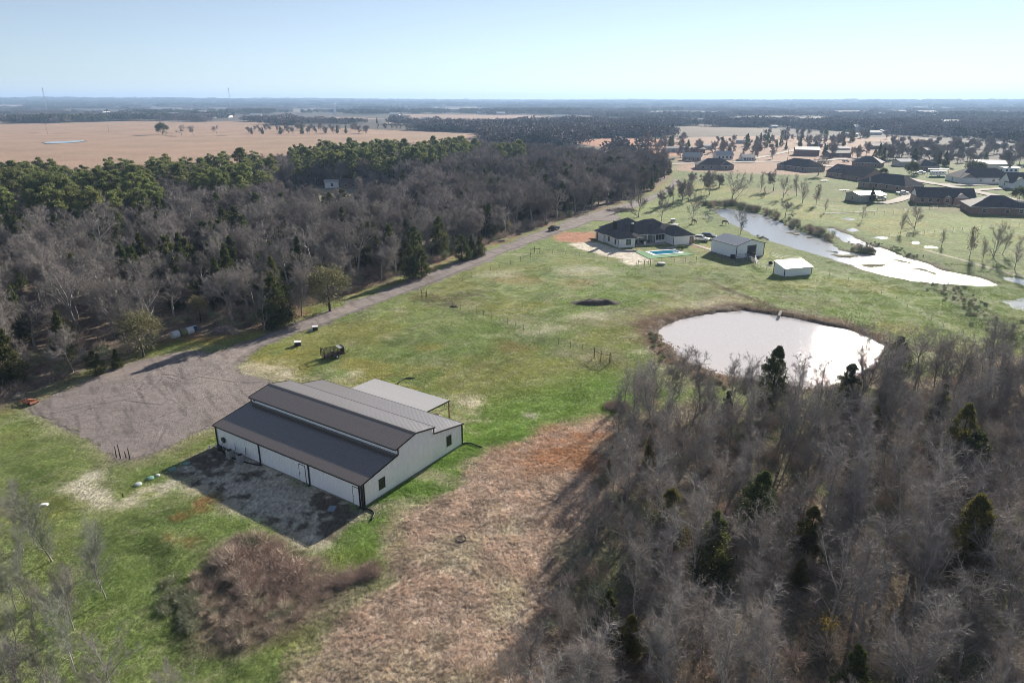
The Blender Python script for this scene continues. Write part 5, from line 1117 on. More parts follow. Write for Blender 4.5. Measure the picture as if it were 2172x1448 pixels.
def gab(p, x0, x1, y0, y1, h, pk, m, axis='x', oh=.45, th=.14, name='roof'):
    b = MB()
    if axis == 'x':
        ym = (y0 + y1) / 2; sl = (pk - h) / (ym - y0); ya, yb = y0 - oh, y1 + oh; za = h - oh * sl; xs = (x0 - oh, x1 + oh)
        sec = [(ya, za), (ym, pk), (yb, za), (yb, za + th), (ym, pk + th), (ya, za + th)]; P = [[(x_, q[0], q[1]) for q in sec] for x_ in xs]
    else:
        xm = (x0 + x1) / 2; sl = (pk - h) / (xm - x0); xa, xb = x0 - oh, x1 + oh; za = h - oh * sl; ys = (y0 - oh, y1 + oh)
        sec = [(xa, za), (xm, pk), (xb, za), (xb, za + th), (xm, pk + th), (xa, za + th)]; P = [[(q[0], y_, q[1]) for q in sec] for y_ in ys]
    for k in range(6): b.quad(P[0][k], P[0][(k + 1) % 6], P[1][(k + 1) % 6], P[1][k])
    for e in P: b.quad(e[0], e[1], e[4], e[5]).quad(e[1], e[2], e[3], e[4])
    return b.obj(name, m, p)
def opening(p, x, y, z, w_, h_, face='y-', kind='window', mf=None, mp=None):
    o = thing('window', None, None) if False else None
    mf = mf or M_fr; mp = mp or M_glass; b = MB(); t_ = .08; d = .06
    def pl(u0, u1, z0, z1, d0, d1):
        if face == 'y-': return (x + u0, x + u1, y - d1, y - d0, z + z0, z + z1)
        if face == 'y+': return (x + u0, x + u1, y + d0, y + d1, z + z0, z + z1)
        if face == 'x-': return (x - d1, x - d0, y + u0, y + u1, z + z0, z + z1)
        return (x + d0, x + d1, y + u0, y + u1, z + z0, z + z1)
    hw = w_ / 2
    for q in ((-hw - t_, -hw, -t_ if kind == 'window' else 0, h_ + t_), (hw, hw + t_, -t_ if kind == 'window' else 0, h_ + t_), (-hw, hw, h_, h_ + t_)) + (((-hw, hw, -t_, 0), (-hw, hw, h_ * .5 - .02, h_ * .5 + .02)) if kind == 'window' else ()): b.box(*pl(*q, .004, d))
    if kind == 'garage':
        o = b.obj('garage_door_frame', mf, p); g = MB()
        for k in range(4): g.box(*pl(-hw, hw, h_ * k / 4 + .01, h_ * (k + 1) / 4 - .01, .004, .04))
        g.obj('garage_door', mp, o)
    else:
        o = b.obj(kind + '_frame' if kind == 'door' else 'window', mf, p); MB().box(*pl(-hw, hw, 0.002, h_, .003, .02 if kind == 'window' else .035)).obj('pane' if kind == 'window' else 'door', mp, o)
    return o
# --- the white house with the charcoal hipped roofs
x, y = G(1310.7, 526.2); H_ = thing('white_house', 'long white single-storey house with charcoal hipped roofs beside the pool', 'house', (x, y, 0), R_(17))
hs = .56
for q in ((0, 5.5, 0, 10), (-.7, 6, 8.4, 14.6), (4, 14.2, 9.0, 19.5), (13.9, 18.5, 4, 13), (12, 22.5, 10, 18.5), (17.4, 24.1, -1, 9)): walls(H_, *q, 2.75, M_paint)
walls(H_, 5.5, 14, 8.6, 9.0, 2.75, M_paint)
hip(H_, 0, 5.5, 0, 9, 2.75, hs, M_shing); hip(H_, -.7, 6.2, 8.0, 14.6, 2.75, hs, M_shing); hip(H_, 3.0, 15.5, 7.6, 19.5, 2.75, hs, M_shing); hip(H_, 4.6, 12.6, 4.3, 14, 2.78, hs, M_shing)
hip(H_, 13.2, 18.2, 4, 14, 2.75, hs, M_shing); hip(H_, 11, 23, 9.4, 18.5, 2.77, hs, M_shing); hip(H_, 17.4, 24.1, -1, 9, 2.75, hs, M_shing); hip(H_, 15, 24, 5, 12, 2.79, hs * .9, M_shing)
hip(H_, 3.6, 8.0, .8, 6, 2.73, hs * .8, M_shing)
for px_, py_ in ((5.6, 3.9), (8.6, 3.9), (11.6, 3.9)): MB().box(px_ - .12, px_ + .12, py_ - .12 + .5, py_ + .12 + .5, 0, 2.75).obj('porch_post', M_fr, H_)
MB().box(5.5, 17.4, 1.2, 8.6, -.3, .08).obj('patio', M_conc, H_)
for cx_, cy_, zt in ((6.0, 3.4, 6.1), (2.6, 8.2, 6.4)):
    c_ = MB().box(cx_ - .45, cx_ + .45, cy_ - .4, cy_ + .4, 2.4, zt).obj('chimney', M_black, H_)
    for s_ in (-.2, .2): MB().lathe([(.11, zt), (.11, zt + .28), (.16, zt + .3), (.16, zt + .36)], 8, c=(cx_ + s_, cy_)).obj('chimney_pot', M_white, c_)
opening(H_, 3.3, 0, .85, 1.35, 1.45, 'y-', mf=M_black, mp=mat('green_glass', (.08, .12, .11), .1, .1, 1, spec=.7)); opening(H_, 0, 1.8, .9, .8, 1.5, 'x-', mf=M_black); opening(H_, 0, 6.3, .9, .8, 1.5, 'x-', mf=M_black)
opening(H_, -.7, 13.2, .1, .9, 2.1, 'x-', 'door', M_black, M_brick2)
for k in range(3): opening(H_, 14.7 + k * .98, 4, .9, .72, 1.55, 'y-', mf=M_black)
for xx in (7.0, 9.4, 10.9): opening(H_, xx, 8.6, .5, 1.1, 1.8, 'y-', mf=M_black)
opening(H_, 23.3, -1, .1, .95, 2.15, 'y-', 'door', M_black, M_brick2)
for (x_, y_) in ((0, 0), (5.5, 0), (17.4, -1), (24.1, -1), (-.7, 8.4), (13.9, 4)): MB().box(x_ - .06, x_ + .06, y_ - .07, y_ + .05, 0, 2.7).obj('downspout', M_black, H_)
def rel(o, u, v, z=0): c, s = math.cos(o.rotation_euler.z), math.sin(o.rotation_euler.z); return (o.location.x + c * u - s * v, o.location.y + s * u + c * v, z)
for k, (u, v) in enumerate(((7.5, 3.2), (9.2, 2.8), (11.6, 3.6))):
    o = thing('patio_chair', ('dark patio chair nearest the left wing', 'dark patio chair in the middle of the patio', 'dark patio chair under the porch edge')[k], 'chair', rel(H_, u, v, .08), random.random() * 3)
    MB().box(-.25, .25, -.25, .25, .4, .46).obj('seat', M_black, o); MB().box(-.25, .25, .2, .26, .46, .95).obj('backrest', M_black, o)
    for sx in (-.22, .22):
        for sy in (-.22, .22): MB().box(sx - .02, sx + .02, sy - .02, sy + .02, 0, .4).obj('leg', M_black, o)
o = thing('patio_heater', 'white cylindrical urn standing on the patio', 'urn', rel(H_, 9.6, 1.9, .08)); MB().lathe([(.15, 0), (.28, .1), (.32, .7), (.22, .95), (.26, 1.0)], 12).obj('body', M_white, o)
# pool and its green surround
PG = [Vector((*G(*p), 0)) for p in ((1347, 534), (1432, 529), (1472, 540), (1377, 549))]; PW = [Vector((*G(*p), 0)) for p in ((1367, 534.3), (1433, 529), (1452, 537), (1386, 542.3))]
pc = sum(PW, Vector()) / 4; PWi = [pc + (q - pc) * .78 for q in PW]
po = thing('swimming_pool', 'rectangular swimming pool with white coping in front of the white house', 'swimming pool', (pc.x, pc.y, 0))
def rel3(q, z): return (q.x - pc.x, q.y - pc.y, z)
b = MB()
for k in range(4): b.quad(rel3(PWi[k], .14), rel3(PWi[(k + 1) % 4], .14), rel3(PW[(k + 1) % 4], .14), rel3(PW[k], .14)); b.quad(rel3(PW[k], .14), rel3(PW[(k + 1) % 4], .14), rel3(PW[(k + 1) % 4], -.1), rel3(PW[k], -.1)); b.quad(rel3(PWi[k], .14), rel3(PWi[k], .03), rel3(PWi[(k + 1) % 4], .03), rel3(PWi[(k + 1) % 4], .14))
b.obj('coping', M_white, po)
M_pool = mat('pool_water', (.015, .22, .33), .06, .15, .6, spec=.5); MB().poly([rel3(q, .085) for q in PWi]).obj('water', M_pool, po)
i0 = PWi[1].lerp(PWi[0], .16); i1 = PWi[2].lerp(PWi[3], .16); q4 = [i0.lerp(i1, .3), PWi[1].lerp(PWi[2], .3), PWi[1].lerp(PWi[2], .75), i0.lerp(i1, .75)]; q4 = [v_.lerp(pc, .06) for v_ in q4]; MB().poly([rel3(q, .092) for q in q4]).obj('tanning_ledge', mat('pale_pool_ledge', (.35, .55, .6), .1, .1, 2), po)
o = MB(); [o.poly([(q.x, q.y, .055) for q in PG])]; [o.quad((PG[k].x, PG[k].y, -.2), (PG[(k + 1) % 4].x, PG[(k + 1) % 4].y, -.2), (PG[(k + 1) % 4].x, PG[(k + 1) % 4].y, .055), (PG[k].x, PG[k].y, .055)) for k in range(4)]
tag(o.obj('artificial_turf', mat('artificial_turf', (.10, .26, .10), .9, .12, 4)), kind='structure')
for k, (px_, py_) in enumerate(((1440, 529), (1447, 530))):
    o = thing('planter_shrub', ('spiky dark shrub at the pool corner, left', 'spiky dark shrub at the pool corner, right')[k], 'shrub', (*G(px_, py_), 0)); V = blades(rng, rng.normal(0, .3, (150, 3)) + (0, 0, .7), unit(rng.normal(0, 1, (150, 3)) + (0, 0, .6)), .6, .05).reshape(-1, 3); put('foliage', np_mesh('foliage', V, np.arange(450).reshape(-1, 3), M_cedar), o); MB().tube([(0, 0, 0), (0, 0, .6)], .08, 5).obj('stem', M_barkd, o)
# --- metal workshop
x, y = G(1561, 548); aS = math.atan2(3.9, 8.7); W_ = thing('metal_workshop', 'white metal workshop with grey gabled roof and an open dark doorway', 'workshop', (x, y, 0), aS)
walls(W_, 0, 9.5, 0, .02, .1, M_white)
b = MB(); D = 10.4; hE, pk = 3.45, 4.75; dx0, dx1, dh = 3.6, 6.7, 3.2
b.quad((0, 0, 0), (dx0, 0, 0), (dx0, 0, hE), (0, 0, hE)).quad((dx1, 0, 0), (9.5, 0, 0), (9.5, 0, hE), (dx1, 0, hE)).quad((dx0, 0, dh), (dx1, 0, dh), (dx1, 0, hE), (dx0, 0, hE)).tri((0, 0, hE), (9.5, 0, hE), (4.75, 0, pk)); b.obj('wall', M_white, W_)
for x_ in (0, 9.5): panels('wall_panel', W_, 0, D, .915, lambda t, o, k, x_=x_: (x_ + (-o if x_ == 0 else o), t, (0, hE)[k]), M_white, (0, 1, 0))
MB().quad((0, D, 0), (9.5, D, 0), (9.5, D, hE), (0, D, hE)).tri((0, D, hE), (9.5, D, hE), (4.75, D, pk)).obj('wall', M_white, W_)
b = MB(); beam(b, (dx0, -.04, 0), (dx0, -.04, dh), .12, .1); beam(b, (dx1, -.04, 0), (dx1, -.04, dh), .12, .1); beam(b, (dx0, -.04, dh), (dx1, -.04, dh), .1, .12); b.obj('door_frame', M_tan, W_)
for s0, z0, s1, z1 in ((-.25, hE - .02, 4.75, pk + .08), (4.75, pk + .08, 9.75, hE - .02)):
    n = 12; wd = (D + .5) / n; me0 = rib_panel(rib_profile(.002, wd - .002), slope(s0, z0, s1, z1)).mesh('roof_panel', M_pale)
    for i in range(n): put('roof_panel', me0, W_, loc=(0, -.25 + i * wd, 0))
for p, q in (((-.25, -.28, hE), (4.75, -.28, pk + .06)), ((4.75, -.28, pk + .06), (9.75, -.28, hE)), ((-.28, -.25, hE - .04), (-.28, D + .25, hE - .04)), ((9.78, -.25, hE - .04), (9.78, D + .25, hE - .04))): bb = MB(); beam(bb, p, q, .09, .14); bb.obj('trim', M_black, W_)
for x_ in (-.05, 9.55): MB().box(x_ - .07, x_ + .07, -.08, .06, 0, hE).obj('corner_trim', M_black, W_)
o = MB().box(-1.2, 1.2, -.8, .8, 0, 1.1, .1).box(-1.0, .4, -.6, .6, 1.1, 1.7, .15).obj('stored_load', M_wood); o.location = rel(W_, 5.2, 3.0); tag(o, 'brown covered load standing inside the dark workshop doorway', 'load')
o = MB().box(-.5, .5, -.4, .4, 0, .9, .05).box(-.55, .55, -.45, .45, .9, .96).obj('tool_chest', M_dark); o.location = rel(W_, -.7, .6); tag(o, 'dark tool chest against the near corner of the workshop', 'chest')
# --- small open-backed shed
x, y = G(1663, 587); aD = math.atan2(2.4, 7.5); S_ = thing('loafing_shed', 'small white shed with bright mono-pitch roof beside the pipe pen', 'shed', (x, y, 0), aD)
DW, DD = 7.9, 4.0
panels('wall_panel', S_, 0, DW, .915, lambda t, o, k: (t, -o, (0, 2.0)[k]), M_white, (1, 0, 0))
for x_ in (0, DW): MB().poly([(x_, 0, 0), (x_, DD, 0), (x_, DD, 3.05), (x_, 0, 2.0)]).obj('wall', M_white, S_)
n = 9; wd = (DW + .5) / n; me0 = rib_panel(rib_profile(.002, wd - .002), lambda t, o, k: (t, (-.3, DD + .3)[k], (1.95, 3.16)[k] + o)).mesh('roof_panel', mat('bright_zinc_roof', (.72, .72, .72), .3, .03, 1, spec=.7))
for i in range(n): put('roof_panel', me0, S_, loc=(-.25 + i * wd, 0, 0))
for (x_, y_, h_) in ((0, 0, 1.95), (DW, 0, 1.95), (0, DD, 3.0), (DW, DD, 3.0)): MB().box(x_ - .07, x_ + .07, y_ - .07, y_ + .07, 0, h_).obj('post', M_black, S_)
bb = MB(); beam(bb, (-.25, -.3, 1.93), (DW + .25, -.3, 1.93), .05, .1); bb.obj('trim', M_black, S_)
# --- houses of the suburb: (left base px, right base px, depth, storey h, kind, wall, roof material, label)
def house(A, B_, depth, h, kind, mw, mr, lab, sl=.6, wing=None, garage=False, nwin=4, gm=None, cat='house', name='brick_house', back=None):
    a = Vector(G(*A)); b = Vector(G(*B_)); rz = math.atan2((b - a).y, (b - a).x); L = (b - a).length
    o = thing(name, lab, cat, (a.x, a.y, h1(a.x, a.y)), rz)
    if gm: o['gm'] = gm.name
    if kind == 'hip': walls(o, 0, L, 0, depth, h, mw); hip(o, 0, L, 0, depth, h, sl, mr)
    else:
        pk = h + sl * depth / 2; walls(o, 0, L, 0, depth, h, mw, 'x', pk); gab(o, 0, L, 0, depth, h, pk, mr, 'x')
    if wing:
        for (x0, x1, y0, y1, k2) in wing:
            if k2 == 'hip': walls(o, x0, x1, y0, y1, h, mw); hip(o, x0, x1, y0, y1 + (y1 - y0) * .4, h + .01, sl, mr)
            else:
                pk = h + sl * (x1 - x0) / 2; walls(o, x0, x1, y0, y1, h, mw, 'y', pk); gab(o, x0, x1, y0, y1, h, pk, mr, 'y')
    for k in range(nwin):
        xx = L * (k + .7) / (nwin + .4)
        if any(w_[0] - .8 < xx < w_[1] + .8 and w_[2] < 0 for w_ in (wing or [])): continue
        opening(o, xx, 0, .8, 1.2, 1.3, 'y-')
    for w_ in (wing or []):
        if w_[2] < 0: opening(o, (w_[0] + w_[1]) / 2, w_[2], .8, 1.3, 1.3, 'y-') if not garage else opening(o, (w_[0] + w_[1]) / 2, w_[2], 0, min(4.6, w_[1] - w_[0] - .6), 2.2, 'y-', 'garage', M_fr, M_fr)
    opening(o, 0, depth * .5, .8, 1.1, 1.2, 'x-'); return o
house((1479, 359), (1556, 360), 14, 2.8, 'hip', M_brick3, M_shing2, 'grey-brown brick house at the left end of the street row', .5, [(14, 20, -2, 6, 'hip')])
house((1649, 357), (1713, 365), 13, 2.7, 'hip', M_brick3, M_shing, 'olive-grey brick house with a dark hipped roof, second along the street', .6, [(1, 7, -1.5, 6, 'hip')])
H3 = house((1752, 373), (1830, 386), 13, 2.7, 'gable', M_brick, M_shing2, 'tan brick house with brown roof and solar panels left of the small shed', .58, [(9, 15, -1, 8, 'hip')])
house((1822, 396), (1918, 408), 13, 2.7, 'hip', M_brick, M_shing, 'tan brick house with steep dark hipped roof behind the carport shed', .62, [(1, 7, -2, 5, 'hip')])
house((1806, 353), (1866, 356), 13, 2.8, 'hip', M_brick2, M_shing, 'brown house with dark hipped roof behind the street bend', .55)
house((1944, 431), (2066, 435), 10.5, 2.8, 'gable', M_brick, M_shing, 'large brick house with white gables and dark steep roof', .62, [(9.5, 12.5, -.8, 6, 'gable'), (13.2, 18.6, -1.4, 6, 'gable')], gm=M_fr, nwin=7)
H8 = house((2056, 453), (2185, 459), 15, 2.8, 'hip', M_brick2, M_shing, 'brown brick house with big dark hipped roof and solar panels, right edge', .45, [(0.01, 9, -.8, 6, 'hip')])
house((2034, 388), (2152, 389), 14, 2.8, 'hip', M_paint, M_shing, 'white and grey house with dark hipped roof across the street', .6, [(0.01, 7, -2, 6, 'gable')], garage=True, gm=M_brick3)
house((2141, 400), (2230, 402), 12, 2.9, 'gable', M_paint, M_shing, 'white house cut off by the right edge of the picture', .7, [(0.01, 7, -2, 6, 'gable')], garage=True, gm=M_fr)
house((1948, 363), (1992, 363), 12, 2.8, 'hip', M_brick2, M_shing, 'dark-roofed brown house behind the parked motorhome', .6)
house((1686, 330), (1737, 331), 14, 4.6, 'gable', M_brick2, M_tan, 'big brown barn with grey roof beyond the street', .25, cat='barn', name='metal_barn', nwin=0)
house((1447, 341), (1486, 342), 12, 3.0, 'gable', M_brick3, M_tan, 'grey-roofed house left of the street row', .4)
house((1520, 338), (1555, 338), 11, 2.8, 'gable', M_paint, M_lroof, 'white house with grey roof among trees behind the street row', .5)
house((1576, 342), (1600, 342), 9, 2.6, 'gable', M_paint, M_tan, 'small pale house right of the white one behind the row', .4)
house((1700, 350), (1716, 350), 5, 2.2, 'gable', M_tan, M_tan, 'little tan shed beside the street', .3, nwin=1, cat='shed', name='garden_shed')
house((2072, 360), (2135, 361), 12, 3.6, 'gable', M_steel, M_lroof, 'grey metal building with pale roof behind the white and grey house', .3, cat='workshop', name='metal_workshop', nwin=0)
house((2128, 366), (2160, 366), 4, 3.0, 'gable', M_white, M_white, 'white motorhome parked behind the white and grey house', .08, cat='motorhome', name='motorhome', nwin=3)
house((663, 389), (682, 391), 9, 3.6, 'gable', M_brick2, M_shing2, 'brown gabled house half hidden in the left wood', .8, nwin=1)
house((690, 399), (719, 398), 5, 2.9, 'gable', M_white, M_wroof, 'small white shed with bright roof in the clearing of the left wood', .3, nwin=1, cat='shed', name='garden_shed')
house((722, 399), (795, 399), 9, 2.5, 'gable', M_brick2, M_shing2, 'long low house behind thin trees in the clearing of the left wood', .35, nwin=4)
# carport shed
C_ = house((1822, 429), (1853, 428), 9, 3.0, 'gable', M_steel, M_wroof, 'pale metal carport shed with bright white roof on the green', .22, cat='carport', name='carport_shed', nwin=0)
# solar panels on two roofs
def solar(o, u, v, h, sl, n, m):
    me_ = MB().box(-.5, .5, -.62, .62, 0, .05).mesh('solar_panel', M_glass); r_ = math.atan(sl)
    for k in range(n):
        for j in range(m): vv = v + j * 1.32 * math.cos(r_); put('solar_panel', me_, o, loc=(u + k * 1.06, vv, h - .5 * sl * .3 + (vv + .5) * sl + .07), rot=(r_, 0, 0))
solar(H8, 10.5, 1.6, 2.8, .45, 5, 2); solar(H3, 3.0, 2.2, 2.7 + .14, .58, 4, 2)
# the open carport on the right of the pale shed
lw = (Vector(G(1853, 428)) - Vector(G(1822, 429))).length
gab(C_, lw + .5, lw + 5.2, 0, 9, 3.0, 3.99, M_wroof, 'x', name='carport_roof')
for sx in (lw + 2.6, lw + 5.0):
    for sy in (.2, 8.8): MB().box(sx - .07, sx + .07, sy - .07, sy + .07, 0, 2.95).obj('post', M_steel, C_)
# vehicles
M_paintw = mat('white_car_paint', (.62, .62, .60), .25, .03, 2, spec=.6); M_painth = mat('black_car_paint', (.02, .02, .022), .2, .03, 2, spec=.6); M_paints = mat('silver_car_paint', (.38, .39, .40), .3, .03, 2, spec=.6, metal=.3)
M_lamp = mat('headlamp_glass', (.6, .6, .6), .1, .02, 2, spec=.7)
def car(x, y, rz, kind, m, lab, name='parked_car', cat='car', group=None):
    L, W, Ht = dict(suv=(4.7, 1.9, 1.75), sedan=(4.7, 1.82, 1.42), pickup=(5.6, 1.95, 1.85))[kind]; o = thing(name, lab, cat, (x, y, h1(x, y) + .05), rz, group)
    h = L / 2; side = dict(suv=[(-h, .45), (-h + .05, 1.05), (-h + .35, Ht - .08), (-h + .9, Ht), (.3, Ht), (1.05, 1.12), (h - .25, .98), (h, .8), (h, .42)],
                sedan=[(-h, .42), (-h, .85), (-h + .6, .95), (-h + 1.3, Ht - .03), (-.1, Ht), (1.0, .95), (h - .3, .85), (h, .65), (h, .4)],
                pickup=[(-h, .5), (-h, 1.12), (-.75, 1.12), (-.7, Ht - .03), (.55, Ht), (1.25, 1.2), (h - .15, 1.08), (h, .9), (h, .48)])[kind]
    b = MB(); n = len(side)
    def wd(z): return W / 2 * (1 if z < 1.0 else 1 - (z - 1.0) * .28)
    Lp = [(q[0], wd(q[1]), q[1]) for q in side]; Rp = [(q[0], -wd(q[1]), q[1]) for q in side]
    b.poly(Lp[::-1]); b.poly(Rp)
    for k in range(n): b.quad(Lp[k], Lp[(k + 1) % n], Rp[(k + 1) % n], Rp[k])
    b.obj('body', m, o)
    z0, z1 = (1.08, Ht - .1) if kind != 'sedan' else (.93, Ht - .08); xa = dict(suv=-h + .4, sedan=-h + 1.15, pickup=-.6)[kind]; xb = dict(suv=.75, sedan=.7, pickup=1.0)[kind]
    for s_ in (-1, 1): MB().poly([(xa, s_ * (wd(z0) + .012), z0 + .03), (xb, s_ * (wd(z0) + .012), z0 + .03), (xb - .5, s_ * (wd(z1) + .012), z1), (xa + .25, s_ * (wd(z1) + .012), z1)]).obj('side_window', M_glass, o)
    fr = dict(suv=((.3, Ht), (1.05, 1.12)), sedan=((-.1, Ht), (1.0, .95)), pickup=((.55, Ht), (1.25, 1.2)))[kind]; nx = .02
    MB().poly([(fr[0][0] + .08, wd(fr[0][1]) - .1, fr[0][1] - .07 + nx), (fr[1][0] - .05 + nx, wd(fr[1][1]) - .1, fr[1][1] + .06 + nx), (fr[1][0] - .05 + nx, -wd(fr[1][1]) + .1, fr[1][1] + .06 + nx), (fr[0][0] + .08, -wd(fr[0][1]) + .1, fr[0][1] - .07 + nx)]).obj('windscreen', M_glass, o)
    if kind != 'pickup': r0 = side[1] if kind == 'suv' else side[2]; r1 = side[2] if kind == 'suv' else side[3]; MB().poly([(r0[0] - .015, wd(1) - .12, r0[1] + .1), (r1[0] - .02, wd(r1[1]) - .1, r1[1] - .06), (r1[0] - .02, -wd(r1[1]) + .1, r1[1] - .06), (r0[0] - .015, -wd(1) + .12, r0[1] + .1)]).obj('rear_window', M_glass, o)
    else: MB().box(-h + .1, -.8, -W / 2 + .12, W / 2 - .12, 1.125, 1.135).obj('bed', M_dark, o)
    for sx in (-h + .85, h - .9):
        for s_ in (-1, 1):
            w_ = MB().lathe([(.05, -.11), (.31, -.11), (.35, -.06), (.35, .06), (.31, .11), (.05, .11)], 14, ax='y', cz=.33).obj('wheel', M_dark, o, loc=(sx, s_ * (W / 2 - .08), 0)); MB().lathe([(.02, -.118), (.2, -.118), (.2, .118), (.02, .118)], 10, ax='y', cz=.33).obj('rim', M_steel, w_)
    for s_ in (-1, 1): MB().box(h - .06, h + .02, s_ * W * .36 - .18, s_ * W * .36 + .18, .66, .8).obj('headlight', M_lamp, o); MB().box(-h - .02, -h + .05, s_ * W * .4 - .12, s_ * W * .4 + .12, .72, .95).obj('tail_light', M_orange, o)
    MB().box(h - .02, h + .025, -.45, .45, .5, .68).obj('grille', M_black, o); return o
x, y = G(1487, 512); car(x, y, -.45, 'suv', M_paintw, 'white sport utility vehicle parked at the right end of the white house'); x, y = G(1503, 507); car(x, y, -.40, 'suv', M_painth, 'dark sport utility vehicle parked behind the white one')
x, y = G(1175, 488); car(x, y, .95, 'sedan', M_painth, 'dark car standing at the left verge of the gravel road')
for (px_, py_, rz, k, m, lab) in ((1866, 424, .1, 'pickup', M_paintw, 'white pickup under the open end of the carport shed'), (1914, 413, .1, 'pickup', M_paintw, 'white pickup left of the big gabled house'), (1952, 369, 0, 'pickup', M_paints, 'pale pickup parked left of the motorhome with the roof'), (1941, 372, .2, 'sedan', M_painth, 'dark car half hidden behind the large round evergreen'),
                                  (1831, 366, .1, 'suv', M_painth, 'dark car in the drive behind the tan brick house'), (1794, 344, 0, 'suv', M_paints, 'silver car parked on the street left of the brown house'), (1460, 343, 0, 'sedan', M_paints, 'pale car in front of the grey-roofed house'), (1596, 340, 0, 'pickup', M_paints, 'pale pickup among trees behind the street')):
    x, y = G(px_, py_); car(x, y, rz, k, m, lab)
# motorhome under a metal roof
x, y = G(1988, 374); o = thing('caravan', 'long white caravan under a bright metal roof across the street', 'caravan', (x, y, h1(x, y)), 0.02)
MB().box(-4, 4, -1.2, 1.2, .6, 3.1, .05).obj('body', M_white, o); [MB().box(xx - .45, xx + .45, -1.22, -1.19, 1.6, 2.2).obj('window', M_glass, o) for xx in (-2.8, -1.4, .2, 2.2)]; [MB().lathe([(.05, -.1), (.35, -.1), (.35, .1), (.05, .1)], 12, ax='y', cz=.35).obj('wheel', M_dark, o, loc=(xx, -1.1, 0)) for xx in (-.5, .5)]
o = thing('rv_shelter', 'bright flat metal roof on posts over the long caravan', 'shelter', (x, y, h1(x, y)), .02); MB().box(-4.8, 4.8, -2.4, 2.4, 4.0, 4.12).obj('roof', M_wroof, o); [MB().box(sx - .08, sx + .08, sy - .08, sy + .08, 0, 4).obj('post', M_steel, o) for sx in (-4.6, 0, 4.6) for sy in (-2.2, 2.2)]
# little boat / trampoline / dish in the gardens
x, y = G(1734, 404); 
for (px_, py_, nm, lab) in ((1748, 385, 'flat_trailer', 'white flat trailer left of the tan brick house'), (1790, 405, 'flat_trailer', 'white low trailer on the grass above the carport shed')):
    x, y = G(px_, py_); o = thing(nm, lab, 'trailer', (x, y, h1(x, y)), .1); MB().box(-2, 2, -.8, .8, .45, .6).obj('deck', M_white, o); [MB().lathe([(.05, -.08), (.28, -.08), (.28, .08), (.05, .08)], 10, ax='y', cz=.28).obj('wheel', M_dark, o, loc=(.2, s_ * .8, 0)) for s_ in (-1, 1)]; MB().box(2, 3, -.05, .05, .45, .52).obj('drawbar', M_steel, o)
x, y = G(1975, 428); o = thing('garden_table', 'white garden table on the patio of the gabled house', 'table', (x, y, h1(x, y))); MB().lathe([(.9, .72), (.9, .78)], 12).obj('tabletop', M_white, o); [MB().box(sx - .04, sx + .04, sy - .04, sy + .04, 0, .72).obj('leg', M_white, o) for sx in (-.5, .5) for sy in (-.5, .5)]
# ------------------------------------------------------------------ horses
M_hw = mat('white_horse_coat', (.62, .60, .56), .8, .06, 3); M_hb = mat('dark_horse_coat', (.045, .028, .02), .7, .1, 3); M_hbr = mat('brown_horse_coat', (.12, .055, .03), .7, .1, 3)
def horse(px_, py_, rz, m, mm, lab, graze=True):
    x, y = G(px_, py_); V, E_, R = [], [], []
    def ch(pts, prev=None):
        for p, r in pts:
            V.append(p); R.append(r)
            if prev is not None: E_.append((prev, len(V) - 1))
            prev = len(V) - 1
        return prev
    ch([((0, 0, 1.15), .30), ((.35, 0, 1.17), .29), ((.62, 0, 1.2), .25)]); fi = 2
    hd = [((.86, 0, 1.2), .17), ((1.12, 0, .95), .13), ((1.32, 0, .62), .10), ((1.36, 0, .45), .10), ((1.33, 0, .25), .07), ((1.30, 0, .14), .05)] if graze else [((.85, 0, 1.4), .17), ((1.05, 0, 1.65), .13), ((1.2, 0, 1.85), .11), ((1.38, 0, 1.78), .09), ((1.58, 0, 1.62), .06)]
    ch(hd, fi); ch([((-.35, 0, 1.16), .31), ((-.62, 0, 1.18), .27)], 0); ri = len(V) - 1; ch([((-.82, 0, 1.1), .07), ((-.92, 0, .8), .06), ((-.95, 0, .5), .04)], ri)
    for s_ in (-1, 1):
        ch([((.55, s_ * .17, .95), .13), ((.57, s_ * .18, .62), .075), ((.55, s_ * .18, .3), .045), ((.57, s_ * .18, .1), .04), ((.6, s_ * .18, 0.0), .06)], fi)
        ch([((-.58, s_ * .17, .95), .16), ((-.50, s_ * .18, .72), .10), ((-.70, s_ * .18, .48), .06), ((-.66, s_ * .18, .2), .045), ((-.62, s_ * .18, 0), .06)], ri)
    me = bpy.data.meshes.new('body'); me.from_pydata(V, E_, []); me.materials.append(m); o = thing('horse', lab, 'horse', (x, y, h1(x, y) + .03), rz, None)
    bo = put('body', me, o); md = bo.modifiers.new('skin', 'SKIN'); 
    for k, r in enumerate(R): me.skin_vertices[0].data[k].radius = (r, r)
    me.skin_vertices[0].data[0].use_root = True; bo.modifiers.new('sub', 'SUBSURF').render_levels = 1
    a, b_ = (hd[0][0], hd[2][0]); MB().poly([(a[0] - .1, 0, a[2] + .17), (b_[0], 0, b_[2] + .13), (b_[0] - .08, .05, b_[2] - .05), (a[0] - .12, .07, a[2])]).obj('mane', mm, o)
horse(1471, 475, -.9, M_hbr, M_hb, 'brown horse grazing at the foot of the tall forked tree')
horse(1536, 477, -.5, M_hb, M_hb, 'black horse grazing alone nearest the creek')
horse(1499, 463, 2.2, M_hw, M_hw, 'white horse, the left of three behind the white house', graze=False)
horse(1506, 468, .6, M_hw, M_hw, 'white horse with lowered head, nearest of the white ones')
horse(1508, 452, .3, M_hw, M_hw, 'white horse by the end of the creek, the farthest one')
